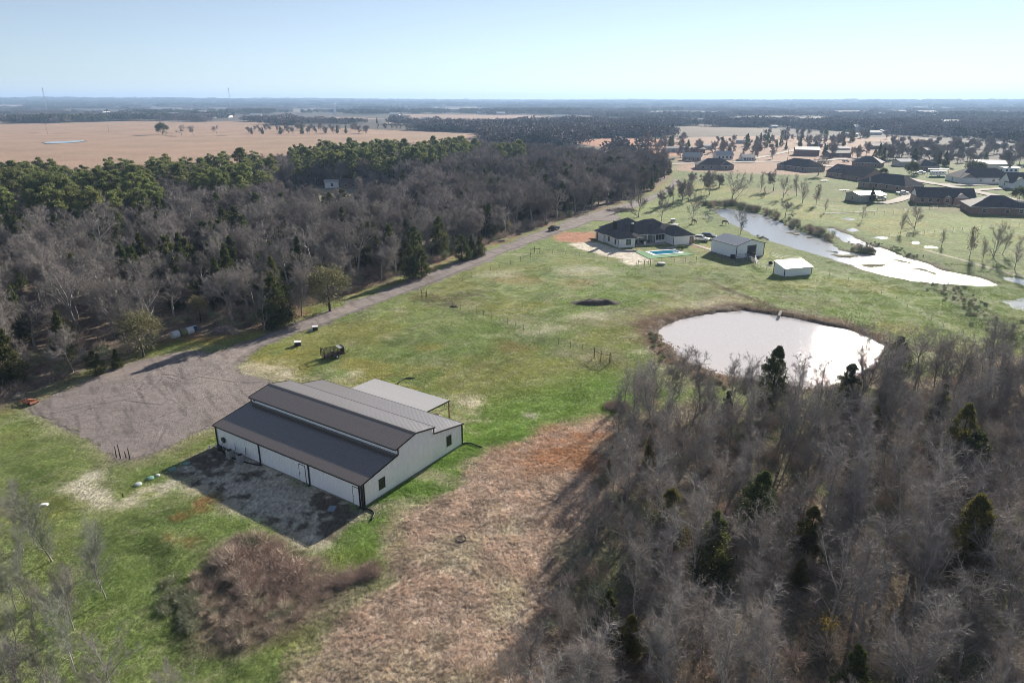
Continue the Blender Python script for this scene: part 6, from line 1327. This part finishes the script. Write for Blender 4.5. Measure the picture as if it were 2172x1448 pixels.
for p, m, lab in (((1427, 471), M_grey, 'grey cube feeder on the grass behind the white house'),):
    x, y = G(*p); o = thing('hay_feeder', lab, 'feeder', (x, y, h1(x, y))); MB().box(-.7, .7, -.7, .7, .25, 1.0).obj('box', m, o); MB().box(-.75, .75, -.75, .75, 1.0, 1.08).obj('lid', M_white, o); [MB().box(sx - .06, sx + .06, sy - .06, sy + .06, 0, .25).obj('leg', M_dark, o) for sx in (-.6, .6) for sy in (-.6, .6)]
x, y = G(1432, 482); o = thing('round_bale_ring', 'white ring feeder behind the right wing of the white house', 'feeder', (x, y, h1(x, y)))
for zz in (.15, .6, 1.05): MB().lathe([(1.1, zz), (1.16, zz), (1.16, zz + .06), (1.1, zz + .06)], 18).obj('hoop', M_steel, o)
for k in range(10): a = k * .628; MB().box(-.03, .03, -.03, .03, 0, 1.1).obj('bar', M_steel, o, loc=(1.13 * math.cos(a), 1.13 * math.sin(a), 0))
# utility poles and the two lattice masts on the skyline
def pole(p, top, lab, transf=False):
    x, y = G(*p); H = hgt(p, top); o = thing('utility_pole', lab, 'utility pole', (x, y, h1(x, y)), random.random()); MB().tube([(0, 0, -.4), (0, 0, H)], [.17, .11], 8).obj('pole', M_wood, o)
    c = MB().box(-1.2, 1.2, -.06, .06, H - .8, H - .65).obj('crossarm', M_wood, o)
    for k in (-1.1, -.4, .4, 1.1): MB().lathe([(.04, H - .65), (.07, H - .6), (.04, H - .5)], 6, c=(k, 0)).obj('insulator', M_steel, c)
    if transf: MB().lathe([(.1, H - 2.4), (.26, H - 2.35), (.26, H - 1.5), (.1, H - 1.42)], 12, c=(.38, 0)).obj('transformer', M_steel, o); MB().box(-.3, .3, -.2, -.1, H - 3.9, H - 3.4).obj('meter_box', M_steel, o)
pole((1288, 437), 402, 'timber utility pole with transformer at the bend of the gravel road', True)
pole((1322, 326), 305, 'utility pole in front of the red earth field'); pole((101, 285), 262, 'utility pole at the left of the tan field'); pole((231, 281), 264, 'thin utility pole in the tan field')
pole((1541, 330), 298, 'utility pole among trees behind the street row'); pole((1670, 342), 314, 'utility pole beside the street, right of the trees'); pole((1600, 344), 318, 'utility pole left of the olive-grey house'); pole((1865, 318), 298, 'utility pole near the far yards on the right'); pole((1740, 312), 296, 'utility pole beyond the brown barn')
def mast(px_, base, top, lab):
    x, y = G(px_, base); z = h1(x, y); H = hgt((px_, base), top) - z; o = thing('radio_mast', lab, 'mast', (x, y, z), .4); w_ = 2.2
    b = MB(); n = int(H / 6)
    for k in range(3): a = k * 2.094; b.tube([(w_ * math.cos(a), w_ * math.sin(a), -2), (w_ * .7 * math.cos(a), w_ * .7 * math.sin(a), H)], .45, 4)
    b.obj('leg', M_steel, o); br = MB()
    for i in range(n):
        for k in range(3): a, c = k * 2.094, (k + 1) * 2.094; br.tube([(w_ * .85 * math.cos(a), w_ * .85 * math.sin(a), i * 6), (w_ * .85 * math.cos(c), w_ * .85 * math.sin(c), i * 6 + 6)], .22, 3, False)
    br.obj('bracing', M_steel, o); MB().lathe([(1.2, H - 6), (2.6, H - 5), (2.6, H), (1.0, H + .5)], 8).obj('antenna_head', M_steel, o)
mast(100, 236, 187, 'thin lattice radio mast on the skyline at the far left'); mast(490, 233, 188, 'thin lattice radio mast on the skyline left of centre')
x, y = G(711, 243); o = thing('water_tower', 'white water standpipe tower among the far trees left of centre', 'tower', (x, y, h1(x, y))); H = hgt((711, 243), 222); MB().lathe([(3.4, -1), (3.4, H), (2.6, H + 1.5), (.4, H + 2)], 16).obj('tank', M_white, o); MB().box(3.3, 3.9, -.3, .3, 0, H).obj('ladder', M_steel, o)
# town sheds and houses far away: every one a thing
M_froof = mat('far_pale_roof', (.36, .36, .37), .8, .05, .3, spec=.1)
M_off = mat('pale_wall', (.50, .49, .47), .7, .05, .3, objrand=.12)
def far_building(px_, py_, wpx, hpx, dep, lab, dark=False, grp='far town buildings', roofm=None):
    x, y = G(px_, py_); r = math.hypot(x, y); W = wpx * r / FPX * 1.02; Hh = max(3.0, min(hpx * r / FPX, 16)); o = thing('far_building', lab, 'building', (x, y, h1(x, y)), random.uniform(-.15, .15), grp)
    MB().box(-W / 2, W / 2, -dep / 2, dep / 2, -2, Hh).obj('wall', M_brick2 if dark else M_off, o)
    pk = Hh + min(dep, W) * .16; MB().poly([(-W / 2 - 1, -dep / 2 - 1, Hh + .05), (W / 2 + 1, -dep / 2 - 1, Hh + .05), (W / 2 + 1, 0, pk), (-W / 2 - 1, 0, pk)]).poly([(-W / 2 - 1, 0, pk), (W / 2 + 1, 0, pk), (W / 2 + 1, dep / 2 + 1, Hh + .05), (-W / 2 - 1, dep / 2 + 1, Hh + .05)]).obj('roof', roofm or (M_shing if dark else M_froof), o)
    n = max(1, min(6, int(W / 14)))
    for k in range(n): MB().box(-W / 2 + W * (k + .5) / n - 1.2, -W / 2 + W * (k + .5) / n + 1.2, -dep / 2 - .08, -dep / 2 - .01, .2, min(Hh * .7, 4)).obj('door', M_grey, o)
FB = [((186, 242), 62, 4, 60, 'long white factory building at the far left of the horizon'), ((251, 241), 38, 4, 50, 'second white factory building right of the long one'), ((300, 243), 22, 2.5, 40, 'low pale building right of the two factories'),
      ((434, 243), 14, 6, 30, 'tall pale block among the far trees left of centre'), ((436, 250), 30, 4, 40, 'white building in front of the tall pale block'), ((464, 236), 30, 3, 50, 'long pale roof behind the tall pale block'), ((475, 249), 24, 4, 40, 'white building right of the tall pale block'), ((85, 250), 18, 3, 20, 'small pale house left of the factories'),
      ((60, 254), 12, 3, 16, 'small grey house at the far left'), ((360, 246), 30, 3, 30, 'pale shed left of the tall block'), ((545, 247), 20, 3, 30, 'pale low shed right of the white buildings'), ((770, 219), 26, 2, 60, 'pale building far beyond the water tower'), ((838, 246), 18, 4, 30, 'white house above the separate tree row'),
      ((850, 252), 34, 4, 20, 'dark roofed house above the separate tree row'), ((905, 255), 20, 3, 20, 'pale house behind the separate tree row'), ((1022, 243), 16, 3, 30, 'white lorry shed on the far road, left'), ((1062, 244), 16, 3, 30, 'white lorry shed on the far road, right'), ((1188, 243), 10, 5, 20, 'small white pointed building in the far centre'),
      ((1190, 252), 26, 3, 30, 'low white building right of the far centre'), ((1235, 244), 24, 3, 40, 'pale building right of centre on the skyline'), ((1275, 246), 30, 3, 40, 'pale long building right of centre'), ((1310, 248), 16, 3, 30, 'small white building right of centre'), ((1000, 221), 30, 2, 80, 'pale building far out near the centre horizon'),
      ((1795, 244), 40, 2.5, 50, 'long white roof in the right-hand far trees'), ((1830, 279), 34, 6, 28, 'large white church-like building in the far right trees'), ((1850, 286), 20, 4, 20, 'white house below the large white building'), ((1805, 290), 14, 4, 14, 'small white house left of the pair'), ((1874, 283), 14, 4, 14, 'white house right of the large white building'),
      ((1962, 246), 28, 4, 50, 'white building topmost in the right town'), ((1990, 252), 24, 4, 40, 'white building right of the topmost one'), ((2015, 268), 30, 6, 40, 'broad cream building in the right town'), ((1998, 286), 26, 4, 24, 'white row house in the right town, lower left'), ((2030, 289), 22, 4, 20, 'white row house in the right town, lower right'),
      ((2120, 243), 20, 3, 40, 'white building at the right horizon'), ((2090, 255), 16, 3, 20, 'small pale house right of the cream building'), ((1985, 263), 14, 3, 20, 'small pale house left of the cream building'), ((2130, 294), 16, 4, 14, 'pale house low at the right edge'), ((2160, 296), 12, 4, 14, 'small pale house at the very right edge'),
      ((1905, 262), 14, 3, 16, 'small pale house left of the right town'), ((1870, 268), 10, 3, 14, 'tiny pale house left of the town, upper'), ((1700, 256), 8, 3, 14, 'tiny white house in the far woods'), ((1640, 272), 10, 4, 14, 'tiny cream house in the far woods'), ((1930, 276), 20, 3, 20, 'pale house at the left edge of the right town')]
for p, w_, h_, d_, lab in FB: far_building(*p, w_, h_, d_, lab, 'dark' in lab)
for (p, w_, h_, lab, dk) in (((1425, 322), 22, 5, 'white mobile home left of the suburb trees', 0), ((1455, 322), 18, 4, 'pale trailer home behind the left suburb trees', 0), ((1480, 324), 20, 4, 'grey home behind the left suburb trees', 1), ((1500, 316), 18, 4, 'white roofed home above the grey one', 0), ((1570, 304), 14, 4, 'small white house at the red field edge', 0),
                             ((1728, 312), 20, 5, 'grey farmhouse left of the pines above the barn', 1), ((1785, 322), 18, 5, 'pale trailer home right of the brown barn', 0), ((1775, 332), 40, 3, 'long row of stored trailers beyond the street', 1), ((1860, 316), 26, 4, 'dark long house above the brown house', 1), ((1915, 352), 26, 8, 'grey-blue little house behind the green tree', 0),
                             ((1975, 326), 28, 5, 'dark house among the big bare trees', 1), ((2050, 322), 16, 4, 'pale roof between the big bare trees', 0), ((2118, 312), 20, 4, 'pale house between the big bare trees, right', 0)):
    far_building(*p, w_, h_, 10, lab, bool(dk), 'homes along the suburb streets')
# ------------------------------------------------------------------ brush, thicket and grasses (nobody could count them)
def twigbush(seed, H, R, n, wd_, mt, wild=.28):
    rg = np.random.default_rng(seed); a = rg.random(n) * 6.28; r_ = rg.random(n) ** .6 * R; P = np.stack([np.cos(a) * r_ * .5, np.sin(a) * r_ * .5, rg.random(n) * H * .5], 1)
    d = unit(np.stack([np.cos(a) * r_ / R, np.sin(a) * r_ / R, rg.uniform(.5, 1.3, n)], 1) + rg.normal(0, wild, (n, 3))); L = rg.uniform(.35, 1.0, (n, 1)) * H * .75
    sd = unit(np.cross(d, rg.normal(0, 1, d.shape))) * wd_; m_ = P + d * L * .5 + rg.normal(0, .06 * H, P.shape); e = m_ + unit(d + rg.normal(0, .5, d.shape)) * L * .5
    V1 = np.stack([P - sd, P + sd, m_ + sd * .6, m_ - sd * .6], 1).reshape(-1, 3); V2 = np.stack([m_ - sd * .6, m_ + sd * .6, e], 1).reshape(-1, 3); V = np.concatenate([V1, V2]); V[:, 2] = np.maximum(V[:, 2], 0)
    return np_mesh('twig_bush', V, [np.arange(len(V1)).reshape(-1, 4), np.arange(len(V2)).reshape(-1, 3) + len(V1)], mt)
M_brush = mat('dry_brush', (.48, .39, .32), .85, .3, .8, objrand=.35, huerand=.02); M_brushr = mat('reddish_brush', (.40, .31, .26), .85, .3, .8, objrand=.3); M_brushg = mat('grey_green_brush', (.30, .31, .21), .85, .3, .8, objrand=.3)
BU = [twigbush(1, 1.3, 1.6, 190, .017, M_brush, .6), twigbush(2, 1.6, 1.5, 190, .017, M_brush, .6), twigbush(3, 1.2, 1.7, 190, .017, M_brushr, .6), twigbush(4, 1.3, 1.3, 170, .017, M_brushg, .5), twigbush(5, 2.1, 1.4, 170, .016, M_brush, .5)]
X, Y, S = scatter(THICK, .85, 21); ok = fbm(X / 3, Y / 3, 2, 12) > .33; X, Y, S = X[ok], Y[ok], S[ok]; ix = rng.integers(0, 5, len(X)); ix[(fbm(X / 4, Y / 4, 2, 44) > .55)] = 2
scatter_mass('dry_thicket', np.stack([X, Y, hfun(X, Y)], 1), rng.uniform(.45, .85, len(X)) * (.6 + .45 * ss(0, 3, S)) * (.8 + .6 * ss(.45, .7, fbm(X / 4, Y / 4, 2, 90))), BU, 'tangled pinkish-brown dry thicket in front of the barn', .15, idx=ix)
# low growth along the creek, the brook and under the near wood
P = []
for ln, n_, jx in (([(1492, 436), (1560, 436), (1620, 452), (1680, 478), (1735, 497), (1762, 512)], 150, 2.4), ([(1500, 442), (1560, 436), (1640, 455)], 50, 3), ([(1800, 535), (1880, 540), (1960, 556)], 60, 1.6)):
    L_ = GP(ln); 
    for q in range(n_): 
        t = rng.random() * (len(L_) - 1); i = int(t); a, b = L_[i], L_[i + 1]; f = t - i; P.append((a[0] + (b[0] - a[0]) * f + rng.normal(0, jx * .6), a[1] + (b[1] - a[1]) * f + abs(rng.normal(0, jx)) + .5))
P = np.array(P); ok = (sdp(P[:, 0], P[:, 1], CREEK) < -1.2); P = P[ok]
BUc = [twigbush(11, 2.6, 1.2, 200, .022, M_brushg), twigbush(12, 3.2, 1.0, 200, .022, M_brush), twigbush(13, 2.3, 1.3, 220, .022, M_twigg)]
scatter_mass('creek_brush', np.column_stack([P, hfun(P[:, 0], P[:, 1])]), rng.uniform(.5, 1.05, len(P)), BUc, 'leafless brush lining the far bank of the creek', .1)
P = []
for ln, n_, jx in (([(1610, 500), (1630, 508)], 16, 1.0), ([(1995, 602), (2050, 640), (2110, 690), (2172, 722)], 70, 2.2), ([(1830, 515), (1880, 525), (1930, 545)], 70, 2.5), ([(1440, 800), (1400, 745), (1385, 700)], 22, .8), ([(1480, 800), (1600, 830), (1700, 845)], 60, 1.2), ([(1865, 740), (1900, 738)], 12, .7)):
    L_ = GP(ln)
    for q in range(n_):
        t = rng.random() * (len(L_) - 1); i = int(t); a, b = L_[i], L_[i + 1]; f = t - i; P.append((a[0] + (b[0] - a[0]) * f + rng.normal(0, jx), a[1] + (b[1] - a[1]) * f + rng.normal(0, jx)))
P = np.array(P); ok = (sdp(P[:, 0], P[:, 1], POND) < -1); P = P[ok]
scatter_mass('marsh_tussocks', np.column_stack([P, hfun(P[:, 0], P[:, 1])]), rng.uniform(.2, .45, len(P)), [twigbush(14, 1.8, 1.7, 240, .035, M_brushg), twigbush(15, 1.5, 1.8, 240, .035, mat('dark_rushes', (.34, .38, .22), .8, .3, 1)), twigbush(16, 1.8, 1.0, 300, .02, M_brush)], 'rushes and tussocks along the creek and pond margins', .1)
X, Y, S = scatter(RWOOD, 1.7, 31); ok = (sdp(X, Y, POND) < -1.5) & (rng.random(len(X)) < .55) & (fbm(X / 6, Y / 6, 2, 7) > .4); X, Y = X[ok], Y[ok]
scatter_mass('wood_undergrowth', np.stack([X, Y, hfun(X, Y)], 1), rng.uniform(.5, 1.3, len(X)), BU, 'low leafless undergrowth between the stems of the near wood', .15)
X, Y, S = scatter(LWOOD, 3.0, 32); ok = (S < 14) & (Y < 260) & keep_clear(X, Y, clear); X, Y = X[ok], Y[ok]
scatter_mass('wood_edge_brush', np.stack([X, Y, hfun(X, Y)], 1), rng.uniform(.7, 1.9, len(X)), BU + [twigbush(22, 1.5, 1.1, 400, .02, M_brushg)], 'low brush along the front of the left wood', .12)
for (pts, w_, nm, lab, mt_i) in (([(1292, 868), (1305, 862), (1320, 866)], .7, 'rust_red_brush', 'rust-coloured brush at the left tip of the near wood', 2), ([(700, 1240), (750, 1225), (800, 1212)], .5, 'hedge_brush', 'dark strip of brush running right from the thicket', 2), ([(375, 1240), (385, 1290), (400, 1330)], .8, 'grey_green_brush', 'grey-green brush on the left flank of the thicket', 3)):
    L_ = GP(pts); P = []
    for q in range(46): t = rng.random() * (len(L_) - 1.001); i = int(t); a, b = L_[i], L_[i + 1]; f = t - i; P.append((a[0] + (b[0] - a[0]) * f + rng.normal(0, w_), a[1] + (b[1] - a[1]) * f + rng.normal(0, w_)))
    P = np.array(P); scatter_mass(nm, np.column_stack([P, hfun(P[:, 0], P[:, 1])]), rng.uniform(.35, .7, len(P)), [BU[mt_i]], lab, .15)
# grass tufts, coloured by the ground they grow from
def tuft_mat(name, k, tr):
    m = bpy.data.materials.new(name); m.use_nodes = True; t = m.node_tree; N = t.nodes; L = t.links; b = N['Principled BSDF']; b.inputs['Roughness'].default_value = .8; b.inputs['Specular IOR Level'].default_value = .15
    a = N.new('ShaderNodeAttribute'); a.attribute_type = 'INSTANCER'; a.attribute_name = 'tcol'
    tc = N.new('ShaderNodeTexCoord'); nz = N.new('ShaderNodeTexNoise'); nz.inputs['Scale'].default_value = 4; L.new(tc.outputs['Object'], nz.inputs['Vector'])
    mr = N.new('ShaderNodeMapRange'); mr.inputs[1].default_value = .3; mr.inputs[2].default_value = .7; mr.inputs[3].default_value = .75 * k; mr.inputs[4].default_value = 1.35 * k; L.new(nz.outputs['Fac'], mr.inputs[0])
    v = N.new('ShaderNodeVectorMath'); v.operation = 'SCALE'; L.new(a.outputs['Color'], v.inputs[0]); L.new(mr.outputs[0], v.inputs['Scale']); L.new(v.outputs[0], b.inputs['Base Color'])
    q = N.new('ShaderNodeBsdfTranslucent'); mx = N.new('ShaderNodeMixShader'); mx.inputs[0].default_value = tr; L.new(v.outputs[0], q.inputs[0]); L.new(b.outputs[0], mx.inputs[1]); L.new(q.outputs[0], mx.inputs[2]); L.new(mx.outputs[0], N['Material Output'].inputs[0]); return m
M_tuft = tuft_mat('grass_blades', 1.5, .35)
def tuftpatch(seed, R, nt_, per, H, wd_, lean):
    rg = np.random.default_rng(seed); a = rg.random(nt_) * 6.28; r_ = np.sqrt(rg.random(nt_)) * R; c = np.stack([np.cos(a) * r_, np.sin(a) * r_, 0 * a - .02], 1); c = np.repeat(c, per, 0) + rg.normal(0, .06, (nt_ * per, 3)) * (1, 1, 0)
    d = unit(rg.normal(0, lean, (len(c), 3)) * (1, 1, 0) + (0, 0, 1)); L = rg.uniform(.5, 1.2, (len(c), 1)) * H * np.repeat(rg.uniform(.5, 1.3, (nt_, 1)), per, 0)
    V = blades(rg, c, d, L, wd_).reshape(-1, 3); return np_mesh('tuft_patch', V, np.arange(len(V)).reshape(-1, 3), M_tuft)
TG = [tuftpatch(i, 1.0, 60, 5, .13, .02, .55) for i in range(3)]; TD = [tuftpatch(10 + i,   .9, 26, 10, .27, .016, .85) for i in range(4)]
def vary(c): return c * np.random.default_rng(len(c)).uniform(.75, 1.28, (len(c), 1))
def ground_pts(step, rmin, rmax, seed):
    rg = np.random.default_rng(seed); y = np.arange(rmin, rmax, step); x = np.arange(-rmax * .82, rmax * .82, step); X, Y = np.meshgrid(x, y); X = X + rg.uniform(-.5, .5, X.shape) * step; Y = Y + rg.uniform(-.5, .5, Y.shape) * step
    X, Y = X.ravel(), Y.ravel(); ok = (np.abs(X) < .80 * Y + 3) & (Y > 33); return X[ok], Y[ok]
def off_hard(X, Y):
    c, s_ = math.cos(-ang), math.sin(-ang); U = (X - bx) * c - (Y - by) * s_; V = (X - bx) * s_ + (Y - by) * c
    return (sdp(X, Y, YARD) < -.3) & (sdp(X, Y, ROAD) < -.2) & (sdp(X, Y, POND) < -.6) & ~((U > -.2) & (U < 17.1) & (V > -.2) & (V < 25.2))
X, Y = ground_pts(.95, 33, 78, 1); ok = off_hard(X, Y) & (np.minimum.reduce([np.abs(X) * 0 + 1]) > 0); X, Y = X[ok], Y[ok]
dry = (sdp(X, Y, DRYF) > -.3) | (sdp(X, Y, RWOOD) > 0) | (sdp(X, Y, LLWOOD) > 9); bare_ = (sdp(X, Y, SHADEPAD) > .3) | (sdp(X, Y, SANDY) > .2)
k = ~dry & ~bare_ ; c_ = paint(X[k], Y[k]); scatter_mass('meadow_grass', np.stack([X[k], Y[k], hfun(X[k], Y[k])], 1), rng.uniform(.7, 1.3, k.sum()), TG, 'short green grass round the barn', col=vary(c_))
k = dry & ~bare_ | (rng.random(len(X)) < .12) & ~bare_; c_ = paint(X[k], Y[k]) * np.array((1.02, 1.05, 1.08)); scatter_mass('dry_grass', np.stack([X[k], Y[k], hfun(X[k], Y[k])], 1), rng.uniform(.6, 1.25, k.sum()), TD, 'clumpy dry pinkish grass of the foreground field and wood floor', col=vary(c_))
X, Y = ground_pts(1.7, 78, 190, 2); ok = off_hard(X, Y) & (rng.random(len(X)) < 1 - ss(105, 190, Y)) & (sdp(X, Y, LWOOD) < 0) & (sdp(X, Y, CREEK) < -2); X, Y = X[ok], Y[ok]; c_ = paint(X, Y)
scatter_mass('pasture_grass', np.stack([X, Y, hfun(X, Y)], 1), rng.uniform(1.2, 2.0, len(X)), TG, 'green pasture grass between the road and the pond', col=vary(c_))
# ------------------------------------------------------------------ haze
if HAZE:
    m = bpy.data.materials.new('haze_air'); m.use_nodes = True; N = m.node_tree.nodes; N.remove(N['Principled BSDF']); v = N.new('ShaderNodeVolumePrincipled')
    v.inputs['Color'].default_value = (.46, .67, 1.0, 1); v.inputs['Density'].default_value = 1.25e-4; v.inputs['Anisotropy'].default_value = 0.2
    m.node_tree.links.new(v.outputs[0], N['Material Output'].inputs['Volume'])
    tag(MB().box(-15500, 15500, -500, 15500, -25, 175).obj('haze', m), kind='stuff')
